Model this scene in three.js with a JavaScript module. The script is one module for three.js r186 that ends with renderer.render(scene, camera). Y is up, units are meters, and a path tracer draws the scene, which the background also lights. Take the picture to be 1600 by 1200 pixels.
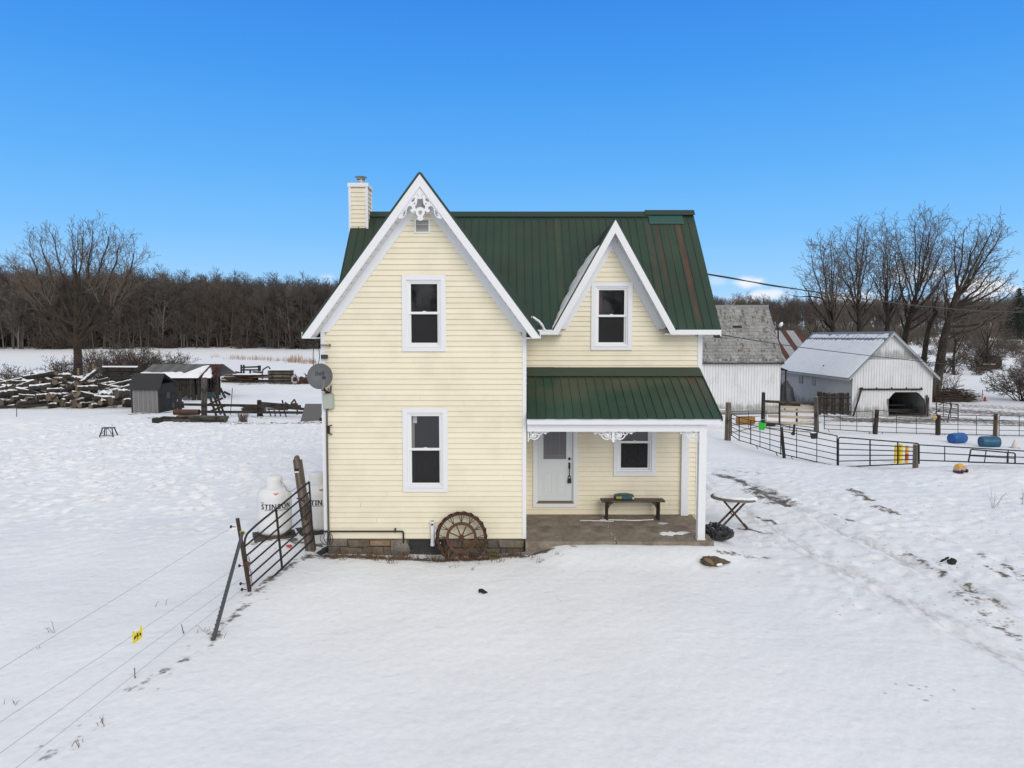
import * as THREE from 'three';
import { mergeGeometries, toCreasedNormals } from 'three/addons/utils/BufferGeometryUtils.js';
import { RoundedBoxGeometry } from 'three/addons/geometries/RoundedBoxGeometry.js';
import { TextGeometry } from 'three/addons/geometries/TextGeometry.js';
import { FontLoader } from 'three/addons/loaders/FontLoader.js';
import { Brush, Evaluator, SUBTRACTION } from 'three-bvh-csg';
import { createNoise2D, createNoise3D } from 'simplex-noise';

// ---------------------------------------------------------------- camera, sky, sun, exposure
const scene = new THREE.Scene();
const EYE = 4.8, CAMZ = 15.5, PITCH = 3.8 * Math.PI / 180, FPX = 1110;   // a drone hovering at eaves height
const camera = new THREE.PerspectiveCamera(2 * Math.atan(600 / FPX) * 180 / Math.PI, 4 / 3, 0.1, 4000);
camera.position.set(0, EYE, CAMZ);
camera.rotation.set(-PITCH, 0, 0);
const renderer = new THREE.WebGLRenderer({ antialias: true });
renderer.toneMapping = THREE.LinearToneMapping;
renderer.toneMappingExposure = 1.05;
renderer.shadowMap.enabled = true;

const V = (x, y, z) => new THREE.Vector3(x, y, z);
const { lerp, clamp, smoothstep } = THREE.MathUtils;
function rng(seed) { let s = seed | 0; return () => { s = (s + 0x6d2b79f5) | 0; let t = Math.imul(s ^ (s >>> 15), 1 | s); t = (t + Math.imul(t ^ (t >>> 7), 61 | t)) ^ t; return ((t ^ (t >>> 14)) >>> 0) / 4294967296; }; }
const n2 = createNoise2D(rng(11)), n3 = createNoise3D(rng(12)), R = rng(77);
const fbm2 = (x, y, o = 4) => { let s = 0, a = 0.5; for (let i = 0; i < o; i++) { s += a * n2(x, y); x *= 2.03; y *= 2.03; a *= 0.5; } return s; };
const fbm3 = (x, y, z, o = 4) => { let s = 0, a = 0.5; for (let i = 0; i < o; i++) { s += a * n3(x, y, z); x *= 2.03; y *= 2.03; z *= 2.03; a *= 0.5; } return s; };

{ // clear blue to the north, the even cloud deck that lights the yard overhead and behind
  const W = 2048, H = 1024, data = new Float32Array(W * H * 4);
  const stops = [[-90, .50, .52, .56], [0, .56, .76, .96], [2, .44, .69, .96], [4, .335, .63, .96], [8, .20, .52, .95], [13, .115, .42, .91], [19, .066, .325, .85], [25, .042, .25, .79], [40, .022, .16, .62], [90, .025, .12, .45]];
  const clouds = [[18.3, 4.1, 1.1, .42, .9], [19.6, 3.15, 1.9, .5, .75], [18.2, 2.55, 1.7, .55, .95], [16.0, 4.3, .9, .5, .3], [-14.4, 4.55, .55, .28, .4], [33.4, 3.2, 2.2, 1.0, .9], [29.5, 4.4, 2.4, .9, .5], [25.3, 2.6, 2.8, .8, .75], [31, 2.0, 4, .8, .8]];
  for (let j = 0; j < H; j++) {
    const el = ((j + .5) / H - .5) * 180, e = el * Math.PI / 180;
    let k = 0; while (k < stops.length - 2 && el > stops[k + 1][0]) k++;
    const a = stops[k], b = stops[k + 1], t = clamp((el - a[0]) / (b[0] - a[0]), 0, 1);
    for (let i = 0; i < W; i++) {
      const az = ((i + .5) / W - .5) * 2 * Math.PI, dx = Math.cos(az) * Math.cos(e), dy = Math.sin(e), dz = Math.sin(az) * Math.cos(e);
      let c = [lerp(a[1], b[1], t), lerp(a[2], b[2], t), lerp(a[3], b[3], t)];
      if (el > 0) {
        const yy = Math.max(dy, .02), px = dx / yy, pz = dz / yy;
        // small fair-weather clouds low over the trees
        const ah = Math.atan2(dx, -dz) * 180 / Math.PI;
        let m = 0;
        for (const [ca, ce, rw, rh, s] of clouds) {
          const q = ((ah - ca) / rw) ** 2 + ((el - ce) / rh) ** 2;
          if (q < 6) m = Math.max(m, s * smoothstep(Math.exp(-q) + .42 * fbm3(dx * 42, dy * 75, dz * 42, 4), .28, .85));
        }
        const white = [.93, .93, .96];
        c = c.map((v, n) => lerp(v, white[n], m));
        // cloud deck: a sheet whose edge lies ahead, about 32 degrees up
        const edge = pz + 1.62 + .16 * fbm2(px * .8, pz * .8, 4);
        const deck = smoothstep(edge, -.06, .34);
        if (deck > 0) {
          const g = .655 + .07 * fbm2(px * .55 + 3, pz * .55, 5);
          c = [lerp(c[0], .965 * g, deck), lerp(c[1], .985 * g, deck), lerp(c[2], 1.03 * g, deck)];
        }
      }
      const o = (j * W + i) * 4; data[o] = c[0]; data[o + 1] = c[1]; data[o + 2] = c[2]; data[o + 3] = 1;
    }
  }
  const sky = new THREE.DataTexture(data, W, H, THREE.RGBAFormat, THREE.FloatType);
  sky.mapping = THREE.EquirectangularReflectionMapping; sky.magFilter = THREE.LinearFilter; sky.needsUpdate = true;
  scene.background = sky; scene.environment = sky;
}
const sun = new THREE.DirectionalLight(new THREE.Color().setRGB(1, .955, .89), 1.35);   // the sun, soft through the cloud deck behind the camera
sun.position.set(20, 27, 42); sun.target.position.set(0, 0, -8); sun.shadow.radius = 70;
sun.castShadow = true; Object.assign(sun.shadow.camera, { left: -45, right: 45, top: 45, bottom: -45, near: 1, far: 160 }); sun.shadow.mapSize.set(4096, 4096);
scene.add(sun, sun.target);

// ---------------------------------------------------------------- helpers
const RC = Math.cos(PITCH), RS = Math.sin(PITCH);
function at(px, py, d) {                    // a point of the place, from where it stands in the 1600 x 1200 photograph and its distance ahead
  const dy = (600 - py) * RC - FPX * RS, dz = FPX * RC + (600 - py) * RS, k = d / dz;
  return V((px - 800) * k, EYE + dy * k, CAMZ - d);
}
function knots(list, x) {
  let i = 1; while (i < list.length - 1 && x > list[i][0]) i++;
  const p = (n) => list[clamp(n, 0, list.length - 1)], a = p(i - 1), b = p(i), t = clamp((x - a[0]) / (b[0] - a[0]), 0, 1);
  const m = (q, r, s) => (s[0] === q[0] ? 0 : (s[1] - q[1]) / (s[0] - q[0])) * (b[0] - a[0]);
  const m0 = m(p(i - 2), a, b), m1 = m(a, b, p(i + 1)), t2 = t * t, t3 = t2 * t;
  return (2 * t3 - 3 * t2 + 1) * a[1] + (t3 - 2 * t2 + t) * m0 + (-2 * t3 + 3 * t2) * b[1] + (t3 - t2) * m1;
}
const LEFT = [[-200, 0], [0, 0], [30, .04], [49, 0], [62, .35], [75, .8], [110, 1.5], [150, 2.2], [220, 7.5], [300, 12], [420, 13], [2500, 14]];
const RIGHT = [[-200, 0], [10, 0], [17, .03], [22, -.02], [28, -.42], [36, -.75], [50, -.8], [62, -.6], [75, -.2], [110, 1.4], [150, 4.2], [220, 7.5], [320, 11], [2500, 12]];
const trackX = (d) => knots([[6, 8.2], [9, 7.7], [12, 7.15], [15, 6.75], [19, 6.4], [24, 6.3], [30, 7]], d);
const bell = (x, c, w) => Math.exp(-(((x - c) / w) ** 2));
function baseHeight(x, z) {
  const d = CAMZ - z, r = smoothstep(x, 3, 12);
  let h = lerp(knots(LEFT, d), knots(RIGHT, d), r);
  h += .20 * smoothstep(x, .2, 1.2) * (1 - smoothstep(x, 4.3, 5.6)) * (1 - smoothstep(z, .2, 1.35)) * smoothstep(z, -4, -1);   // drift along the porch slab
  h += .14 * bell(x, -5.4, 1.6) * bell(z, -1.6, 1.8);                                                                          // under the gas tanks
  h -= .06 * smoothstep(x, -4.6, -4.0) * (1 - smoothstep(x, -.6, .2)) * bell(z, .1, .5);                                        // scoured strip along the foundation
  h += .42 * bell(x, 17.5, 3.6) * bell(d, 25.4, 1.9);                                                                          // bank ploughed up before the paddock rails
  return h;
}
const hash = (i, j, k) => { let t = Math.imul(i * 374761393 + j * 668265263 + k * 974634777, 1274126177); t = Math.imul(t ^ (t >>> 13), 1103515245); return ((t ^ (t >>> 16)) >>> 0) / 4294967296; };
function prints(x, z, cell, share, deep) {   // hoof and foot prints: shallow pits with a pushed-up rim
  let s = 0; const ci = Math.floor(x / cell), cj = Math.floor(z / cell);
  for (let i = ci - 1; i <= ci + 1; i++) for (let j = cj - 1; j <= cj + 1; j++) {
    if (hash(i, j, 1) > share) continue;
    const px = (i + hash(i, j, 2)) * cell, pz = (j + hash(i, j, 3)) * cell, r = .085 + .06 * hash(i, j, 4), q = ((x - px) ** 2 + ((z - pz) * .8) ** 2) / (r * r);
    if (q < 7) s += deep * (.6 + .8 * hash(i, j, 5)) * (Math.exp(-q) * 1.25 - .55 * Math.exp(-((Math.sqrt(q) - 1.55) ** 2) * 2.2));
  }
  return s;
}
function height(x, z) {
  const d = CAMZ - z; let h = baseHeight(x, z);
  const near = 1 - smoothstep(d, 60, 140);
  h += near * (.05 * n2(x * .16, z * .16) + .010 * n2(x * .7 + 9, z * .5) + .004 * n2(x * 3.1, z * 2.6 + 5) + .003 * n2(x * 6.3, z * 4.1 + 5));
  const tramp = smoothstep(-x + 1.2 * n2(x * .3, z * .3), 2.5, 7) * smoothstep(d + 1.5 * n2(x * .25, z * .25 + 7), 13.5, 24) * (1 - smoothstep(d, 38, 46));
  if (tramp > .01) h += tramp * (.03 * Math.abs(n2(x * 1.3, z * .8)) + .02 * n2(x * 2.6, z * 1.6) - prints(x, z, .40, .62, .085));
  const yard = smoothstep(x, 4.6, 6.5) * smoothstep(d, 9, 13) * (1 - smoothstep(d, 26, 32));
  if (yard > .01) h += yard * (.025 * n2(x * 1.6 + 40, z * 1.6) + .02 * Math.abs(n2(x * 3.4, z * 3.4)) - prints(x, z, .46, .30, .035));
  const ruts = smoothstep(x, 6, 8) * smoothstep(d, 7, 10) * (1 - smoothstep(d, 22, 26));
  if (ruts > 0) for (const o of [0, 1.6]) { const u = x - (trackX(d) + o) + .12 * n2(d * .4, o); h += ruts * .075 * (.6 * (bell(u, .34, .16) + bell(u, -.34, .16)) - bell(u, 0, .22)) * (.6 + .4 * n2(d * .7, o + 5)); }
  if (d > 110) h += smoothstep(d, 110, 200) * .5 * n2(x * .02, z * .02);
  return h;
}
function ground(px, py) {                   // the point of the ground that the photograph shows there
  let lo = 2, hi = 400;
  for (let d = 2; d < 400; d *= 1.02) { const p = at(px, py, d); if (p.y < baseHeight(p.x, p.z)) { hi = d; break; } lo = d; }
  for (let i = 0; i < 24; i++) { const m = (lo + hi) / 2, p = at(px, py, m); if (p.y < baseHeight(p.x, p.z)) hi = m; else lo = m; }
  const p = at(px, py, hi); p.y = height(p.x, p.z); return p;
}
const onGround = (px, d) => { const p = at(px, 600, d); p.y = height(p.x, p.z); return p; };

// names, labels
const used = {};
const numbered = (n) => { const k = used[n] = (used[n] ?? -1) + 1; return k ? n + '_' + String(k).padStart(3, '0') : n; };
function tag(o, label, category, group, kind) { Object.assign(o.userData, label && { label }, category && { category }, group && { group }, kind && { kind }); return o; }
function thing(name, label, category, p = V(0, 0, 0), turn = 0, group) {
  const o = new THREE.Group(); o.name = numbered(name); o.position.copy(p); o.rotation.y = turn; scene.add(o); return tag(o, label, category, group);
}
function copy(src, label, p, turn, group) {
  const o = src.clone(); o.name = numbered(src.userData.base ?? src.name.replace(/_\d+$/, '')); o.userData = { ...src.userData }; scene.add(o);
  if (p) o.position.copy(p); if (turn !== undefined) o.rotation.y = turn; return tag(o, label, null, group);
}
// geometry -> one named mesh; uv in metres by the way each face points
function boxUV(g) {
  const p = g.attributes.position, n = g.attributes.normal, uv = new Float32Array(p.count * 2);
  for (let i = 0; i < p.count; i++) {
    const ax = Math.abs(n.getX(i)), ay = Math.abs(n.getY(i)), az = Math.abs(n.getZ(i));
    const a = az >= ax && az >= ay ? [p.getX(i), p.getY(i)] : ax >= ay ? [p.getZ(i), p.getY(i)] : [p.getX(i), p.getZ(i)];
    uv[2 * i] = a[0]; uv[2 * i + 1] = a[1];
  }
  g.setAttribute('uv', new THREE.BufferAttribute(uv, 2));
}
function clean(g) {
  const keep = g.userData.keepUV;
  if (g.index) g = g.toNonIndexed();
  for (const k of Object.keys(g.attributes)) if (!['position', 'normal', 'uv'].includes(k)) g.deleteAttribute(k);
  if (!keep || !g.attributes.uv) boxUV(g);
  g.morphAttributes = {}; g.groups = [];
  return g;
}
const join = (geos) => { const l = [].concat(geos).map(clean); return l.length > 1 ? mergeGeometries(l) : l[0]; };
function mesh(name, geos, material, parent = scene) {
  const m = new THREE.Mesh(join(geos), material); m.name = parent === scene ? numbered(name) : name;
  m.castShadow = m.receiveShadow = true; parent.add(m); return m;
}
const struct = (name, geos, material) => tag(mesh(name, geos, material), null, null, null, 'structure');
const bx = (w, h, d, x = 0, y = 0, z = 0) => new THREE.BoxGeometry(w, h, d).translate(x, y, z);
const rbx = (w, h, d, r, x = 0, y = 0, z = 0, s = 2) => new RoundedBoxGeometry(w, h, d, s, r).translate(x, y, z);
const span = (x0, x1, y0, y1, z0, z1) => bx(x1 - x0, y1 - y0, z1 - z0, (x0 + x1) / 2, (y0 + y1) / 2, (z0 + z1) / 2);
function between(g, a, b) { const d = b.clone().sub(a), l = d.length(); g.applyMatrix4(new THREE.Matrix4().makeRotationFromQuaternion(new THREE.Quaternion().setFromUnitVectors(V(0, 1, 0), d.divideScalar(l)))); return g.translate((a.x + b.x) / 2, (a.y + b.y) / 2, (a.z + b.z) / 2); }
const rod = (a, b, r0, r1 = r0, n = 8) => between(new THREE.CylinderGeometry(r1, r0, a.distanceTo(b), n), a, b);
const bar = (a, b, w, h) => between(new THREE.BoxGeometry(w, a.distanceTo(b), h), a, b);
const pipe = (pts, r, n = 8, seg = 0) => new THREE.TubeGeometry(new THREE.CatmullRomCurve3(pts, false, 'centripetal'), seg || pts.length * 6, r, n);
function poly(points, depth, bevel = 0) {
  const s = points instanceof THREE.Shape ? points : new THREE.Shape(points.map(([x, y]) => new THREE.Vector2(x, y)));
  return new THREE.ExtrudeGeometry(s, { depth, bevelEnabled: bevel > 0, bevelSize: bevel, bevelThickness: bevel, bevelOffset: -bevel, bevelSegments: 2, curveSegments: 12 });
}
// a solid with eight corners: four below/near (a) and four above/far (b), each list running round
function hexa(a, b) {
  const c = [...a, ...b], q = [[3, 2, 1, 0], [4, 5, 6, 7], [0, 1, 5, 4], [1, 2, 6, 5], [2, 3, 7, 6], [3, 0, 4, 7]], pos = [];
  for (const [i, j, k, l] of q) for (const n of [i, j, k, i, k, l]) pos.push(...(c[n].isVector3 ? c[n].toArray() : c[n]));
  const g = new THREE.BufferGeometry(); g.setAttribute('position', new THREE.Float32BufferAttribute(pos, 3)); g.computeVertexNormals(); return g;
}
function rough(g, amount, scale, seed = 0) {   // uneven surface: push every vertex along noise, seams kept closed
  const p = g.attributes.position;
  for (let i = 0; i < p.count; i++) {
    const x = p.getX(i), y = p.getY(i), z = p.getZ(i), s = scale;
    p.setXYZ(i, x + amount * fbm3(x * s + seed, y * s, z * s, 2), y + amount * fbm3(x * s, y * s + 31 + seed, z * s, 2), z + amount * fbm3(x * s, y * s, z * s + 57 + seed, 2));
  }
  g.computeVertexNormals(); return g;
}

// textures: tints around white that a material's colour multiplies
function lattice(seed, per) { const r = rng(seed), a = new Float32Array(per * per); for (let i = 0; i < a.length; i++) a[i] = r(); return a; }
function tiled(seed, per, octaves = 4) {       // tileable noise over 0..1
  const ls = []; for (let o = 0; o < octaves; o++) ls.push(lattice(seed + o * 17, per << o));
  return (u, v) => {
    let s = 0, a = .5, tot = 0;
    for (let o = 0; o < octaves; o++) {
      const p = per << o, l = ls[o], x = u * p, y = v * p, i = Math.floor(x), j = Math.floor(y), f = x - i, g = y - j, sf = f * f * (3 - 2 * f), sg = g * g * (3 - 2 * g);
      const A = (ii, jj) => l[((jj % p + p) % p) * p + ((ii % p + p) % p)];
      s += a * lerp(lerp(A(i, j), A(i + 1, j), sf), lerp(A(i, j + 1), A(i + 1, j + 1), sf), sg); tot += a; a *= .5;
    }
    return s / tot;
  };
}
function tex(w, h, fn, repU = 1, repV = 1, srgb = true) {
  const d = new Uint8Array(w * h * 4);
  for (let j = 0; j < h; j++) for (let i = 0; i < w; i++) {
    let c = fn((i + .5) / w, (j + .5) / h); if (typeof c === 'number') c = [c, c, c];
    const o = (j * w + i) * 4; d[o] = clamp(c[0], 0, 1) * 255; d[o + 1] = clamp(c[1], 0, 1) * 255; d[o + 2] = clamp(c[2], 0, 1) * 255; d[o + 3] = 255;
  }
  const t = new THREE.DataTexture(d, w, h); t.wrapS = t.wrapT = THREE.RepeatWrapping; t.magFilter = THREE.LinearFilter; t.colorSpace = srgb ? THREE.SRGBColorSpace : THREE.NoColorSpace;
  t.repeat.set(repU, repV); t.needsUpdate = true; return t;
}
const again = (t, u, v) => { const c = t.clone(); c.repeat.set(u, v); c.needsUpdate = true; return c; };
const T = {};
{ const a = tiled(1, 6, 5), b = tiled(2, 3, 4); T.grime = tex(512, 512, (u, v) => .965 + .035 * smoothstep(a(u, v) * .6 + b(u, v) * .4, .25, .62), .45, .45); }
{ const a = tiled(3, 4, 5), b = tiled(4, 40, 2), c = tiled(6, 6, 3);
  const wood = (u, v) => { const s = a(u * 5, v * .35), k = b(u, v * .05 + .3), w = c(u, v); return .45 + .5 * s + .28 * (k - .5) - .22 * smoothstep(w, .6, .75); };
  T.woodV = tex(512, 512, wood, 1.1, .55); T.woodU = tex(512, 512, (u, v) => wood(v, u), .55, 1.1); }
{ const a = tiled(8, 12, 4), b = tiled(9, 3, 4); T.bark = tex(256, 256, (u, v) => { const r = Math.abs(a(u * 2, v * .5) - .5) * 2; return .45 + .55 * r + .3 * (b(u, v) - .5); }, 1.2, .6); }
{ const a = tiled(14, 5, 6), b = tiled(15, 30, 2); T.stone = tex(512, 512, (u, v) => .62 + .42 * a(u, v) + .16 * (b(u, v) - .5), .8, .8); T.stoneBump = tex(512, 512, (u, v) => .6 * a(u, v) + .4 * b(u, v), .8, .8, false); }
{ const a = tiled(21, 4, 6), b = tiled(22, 9, 5); T.rust = tex(512, 512, (u, v) => { const r = a(u, v), k = b(u, v); return [.70 + .34 * r, .60 + .36 * r * (.5 + k), .54 + .36 * (.4 + k) * r]; }, .7, .7); }
{ const a = tiled(31, 8, 5), b = tiled(32, 24, 4); T.snowBump = tex(512, 512, (u, v) => .65 * a(u, v) + .35 * b(u, v), .36, .36, false); }

const mat = (r, g, b, rough = .8, more = {}) => new THREE.MeshStandardMaterial({ color: new THREE.Color().setRGB(r, g, b), roughness: rough, ...more });
const M = {
  core: mat(.60, .53, .38, .8),
  siding: [mat(.83, .765, .595, .62, { map: T.grime }), mat(.815, .748, .575, .62, { map: T.grime }), mat(.845, .782, .615, .62, { map: T.grime }), mat(.82, .757, .59, .62, { map: T.grime })],
  white: mat(.76, .775, .80, .5), vinyl: mat(.80, .81, .83, .4), soffit: mat(.66, .68, .71, .6), hole: mat(.06, .06, .065, .9),
  glass: new THREE.MeshPhysicalMaterial({ color: 0xffffff, roughness: .03, transmission: 1, thickness: 0, ior: 1.5 }),
  screen: mat(.035, .035, .037, .9), interior: mat(.028, .026, .025, .9), curtain: mat(.42, .42, .38, .95),
  roofGreen: mat(.013, .036, .023, .5), greenEdge: mat(.016, .034, .024, .5), steel: mat(.55, .56, .57, .32, { metalness: .9 }), galvanised: mat(.30, .31, .32, .5, { metalness: .55, map: T.grime }),
  darkSteel: mat(.022, .022, .024, .55, { metalness: .3 }), black: mat(.014, .014, .015, .55), blackMatte: mat(.02, .02, .021, .9),
  rusty: mat(.13, .082, .06, .85, { map: T.rust }), rustDark: mat(.075, .045, .033, .85, { map: T.rust }),
  post: mat(.30, .245, .195, .9, { map: T.woodV }), greyWood: mat(.20, .18, .16, .92, { map: T.woodV }), greyWoodU: mat(.22, .195, .17, .92, { map: T.woodU }), darkWood: mat(.075, .062, .052, .92, { map: T.woodV }), darkWoodU: mat(.085, .07, .058, .92, { map: T.woodU }),
  tanWood: mat(.46, .36, .25, .9, { map: T.woodU }), benchWood: mat(.28, .215, .17, .85, { map: T.woodU }),
  concrete: mat(.33, .275, .215, .92, { map: T.stone, bumpMap: T.stoneBump, bumpScale: .006 }), concretePale: mat(.34, .325, .30, .92, { map: T.stone, bumpMap: T.stoneBump, bumpScale: .006 }),
  snow: mat(.83, .845, .875, .75, { bumpMap: T.snowBump, bumpScale: .02 }),
  snowSoft: mat(.83, .845, .875, .8, { bumpMap: T.snowBump, bumpScale: .006 }),
  bark: mat(.085, .066, .05, .95, { map: T.bark }), barkGrey: mat(.17, .14, .112, .95, { map: T.bark }), twig: mat(.145, .115, .092, .95), twigDark: mat(.085, .066, .054, .95),
  barnWhite: mat(.70, .71, .72, .75, { map: again(T.woodV, .35, .12) }),
};

// ---------------------------------------------------------------- the ground: one sheet of snow to the horizon
{
  const axis = (lo, hi, rules, far) => {       // denser where the photograph looks closely
    const out = []; let v = lo;
    const step = (x) => { for (const [a, b, s] of rules) if (x >= a && x < b) return s; const d = x < lo ? lo - x : x - hi; return d; };
    const list = []; for (v = rules[0][0]; v < rules[rules.length - 1][1]; v += step(v)) list.push(v);
    const end = list[list.length - 1]; let s = rules[rules.length - 1][2];
    const up = []; for (v = end; v < far[1];) { s *= 1.13; v += s; up.push(v); }
    s = rules[0][2]; const dn = []; for (v = list[0]; v > far[0];) { s *= 1.13; v -= s; dn.unshift(v); }
    return [...dn, ...list, ...up];
  };
  const xs = axis(0, 0, [[-48, -24, .4], [-24, -11, .12], [-11, 11, .09], [11, 20, .14], [20, 52, .35]], [-2200, 2200]);
  const zs = axis(0, 0, [[-75, -42, .4], [-42, -24, .2], [-24, -6, .105], [-6, 9.5, .09]], [-2200, 400]);
  const nx = xs.length, nz = zs.length, pos = new Float32Array(nx * nz * 3), uv = new Float32Array(nx * nz * 2), idx = [];
  for (let j = 0; j < nz; j++) for (let i = 0; i < nx; i++) {
    const k = j * nx + i, x = xs[i], z = zs[j];
    pos[3 * k] = x; pos[3 * k + 1] = height(x, z); pos[3 * k + 2] = z; uv[2 * k] = x; uv[2 * k + 1] = -z;
    if (i < nx - 1 && j < nz - 1) idx.push(k, k + nx, k + 1, k + 1, k + nx, k + nx + 1);
  }
  const g = new THREE.BufferGeometry();
  g.setAttribute('position', new THREE.BufferAttribute(pos, 3)); g.setAttribute('uv', new THREE.BufferAttribute(uv, 2)); g.setIndex(idx); g.computeVertexNormals();

  // earth, trodden dirt and thin snow where the photograph shows them
  const S = 2048, X0 = -26, Z1 = 16, L = 70, soil = new Float32Array(S * S);
  const scuff = (pts, width, strength, stretch = 0) => {
    const w = pts.map(([x, y]) => ground(x, y));
    const x0 = Math.min(...w.map((p) => p.x)) - width * 2, x1 = Math.max(...w.map((p) => p.x)) + width * 2, z0 = Math.min(...w.map((p) => p.z)) - width * 2, z1 = Math.max(...w.map((p) => p.z)) + width * 2;
    for (let j = Math.max(0, Math.floor((Z1 - z1) / L * S)); j < Math.min(S, (Z1 - z0) / L * S); j++) for (let i = Math.max(0, Math.floor((x0 - X0) / L * S)); i < Math.min(S, (x1 - X0) / L * S); i++) {
      const x = X0 + (i + .5) / S * L, z = Z1 - (j + .5) / S * L; let d = 1e9;
      for (let k = 0; k + 1 < w.length; k++) {
        const ax = w[k].x, az = w[k].z, bx_ = w[k + 1].x - ax, bz = w[k + 1].z - az, t = clamp(((x - ax) * bx_ + (z - az) * bz) / (bx_ * bx_ + bz * bz + 1e-9), 0, 1);
        d = Math.min(d, Math.hypot(x - ax - bx_ * t, z - az - bz * t));
      }
      const m = strength * clamp(1.25 - d / width, 0, 1) + .75 * fbm2(x * 2.2, z * 2.2, 5) + .25 * n2(x * 9, z * 9);
      const v = smoothstep(m + .22 * n2(x * 17, z * 17), .42, .95); soil[j * S + i] = Math.max(soil[j * S + i], v);
    }
  };
  for (const [p, w, s] of [
    [[[1122, 742], [1150, 750], [1180, 762]], .36, .95], [[[1185, 766], [1220, 784]], .55, 1.0], [[[1125, 735], [1200, 742]], .25, .42],
    [[[1330, 768], [1357, 783]], .22, .85], [[[1373, 795], [1394, 803]], .24, .85], [[[1184, 808], [1213, 817]], .13, .8], [[[1310, 808], [1330, 814]], .16, .62],
    [[[1408, 860], [1445, 878], [1512, 917], [1563, 946]], .15, .60], [[[1532, 868], [1562, 878], [1610, 912]], .14, .62], [[[1540, 884], [1570, 900]], .1, .7], [[[1455, 835], [1475, 845]], .2, .55],
    [[[1500, 925], [1540, 965], [1600, 1000]], .3, .42], [[[1160, 825], [1200, 832]], .16, .75], [[[1120, 862], [1200, 872]], .12, .6],
    [[[512, 869], [600, 872], [700, 874], [790, 868], [850, 862]], .20, 1.05], [[[500, 862], [520, 872]], .26, .8], [[[840, 858], [900, 856]], .07, .6],
    [[[392, 934], [415, 912], [460, 880], [492, 866]], .15, .72], [[[330, 1007], [345, 985], [385, 948]], .11, .58], [[[205, 1078], [270, 1045], [330, 1012]], .09, .44], [[[70, 1180], [110, 1163], [165, 1132]], .10, .5], [[[405, 845], [425, 838], [460, 842]], .22, .8], [[[470, 845], [500, 850]], .2, .8],
    [[[1330, 656], [1450, 658]], 1.9, .98], [[[1458, 640], [1600, 648]], 2.8, .84], [[[1470, 655], [1610, 662]], 2.2, .84], [[[1480, 632], [1600, 640]], 2.4, .6], [[[1290, 650], [1330, 655]], .9, .9], [[[1195, 662], [1275, 660]], 1.1, .55],
    [[[0, 637], [100, 640], [200, 634]], .8, .62], [[[235, 652], [360, 662], [500, 662]], .55, .62], [[[205, 648], [265, 645]], .5, .7], [[[380, 600], [500, 600]], .7, .7],
    [[[1470, 600], [1600, 604]], 1.2, .35], [[[1500, 575], [1600, 590]], 1.5, .32]]) scuff(p, w, s);
  const data = new Uint8Array(S * S * 4);
  for (let j = 0; j < S; j++) for (let i = 0; i < S; i++) {
    const x = X0 + (i + .5) / S * L, z = Z1 - (j + .5) / S * L, k = j * S + i, a = n2(x * .35 + 7, z * .35), b = n2(x * 6, z * 6), edge = i < 2 || j < 2 || i > S - 3 || j > S - 3;
    const yard = smoothstep(x, 4.5, 7.5) * smoothstep(CAMZ - z, 8, 12) * (1 - smoothstep(CAMZ - z, 25, 29));
    let s = edge ? 0 : soil[k];
    let rut = 0; const dd = CAMZ - z; if (!edge && x > 4 && dd > 5 && dd < 30) for (const o of [0, 1.6]) { const u = x - (trackX(dd) + o) + .12 * n2(dd * .4, o); rut = Math.max(rut, bell(u, 0, .30) * smoothstep(n2(x * 3.2, dd * .9 + o) * .6 + .4 * n2(x * 11, dd * 5), -.25, .75)); }
    s = Math.max(s * .88, rut * .26 * (1 - smoothstep(dd, 22, 29)));
    const gray = edge ? 0 : .012 * a + .010 * b - yard * .02 * Math.max(0, n2(x * 1.3, z * 2.2)) ;
    const c = [.922 + gray, .930 + gray, .944 + gray], e = .5 + .5 * n2(x * 14, z * 14), d = [.24 + .12 * e, .215 + .10 * e, .195 + .085 * e];
    if (!edge && s < .02 && x > 5 && z > -16 && n2(x * 6.1 + 60, z * 8.1) > .86 && n2(x * .4, z * .4) > .25) s = .45;     // a few crumbs of dirt
    for (let n = 0; n < 3; n++) data[4 * k + n] = 255 * clamp(lerp(c[n], d[n], s), 0, 1);
    data[4 * k + 3] = 255;
  }
  const t = new THREE.DataTexture(data, S, S); t.colorSpace = THREE.SRGBColorSpace; t.magFilter = THREE.LinearFilter; t.wrapS = t.wrapT = THREE.ClampToEdgeWrapping;
  t.repeat.set(1 / L, 1 / L); t.offset.set(-X0 / L, Z1 / L); t.needsUpdate = true;
  const snow = new THREE.MeshStandardMaterial({ color: 0xffffff, roughness: .8, map: t, bumpMap: T.snowBump, bumpScale: .035 });
  const m = new THREE.Mesh(g, snow); m.name = 'snow_ground'; m.receiveShadow = m.castShadow = true; scene.add(m); tag(m, null, null, null, 'structure');
}

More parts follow.
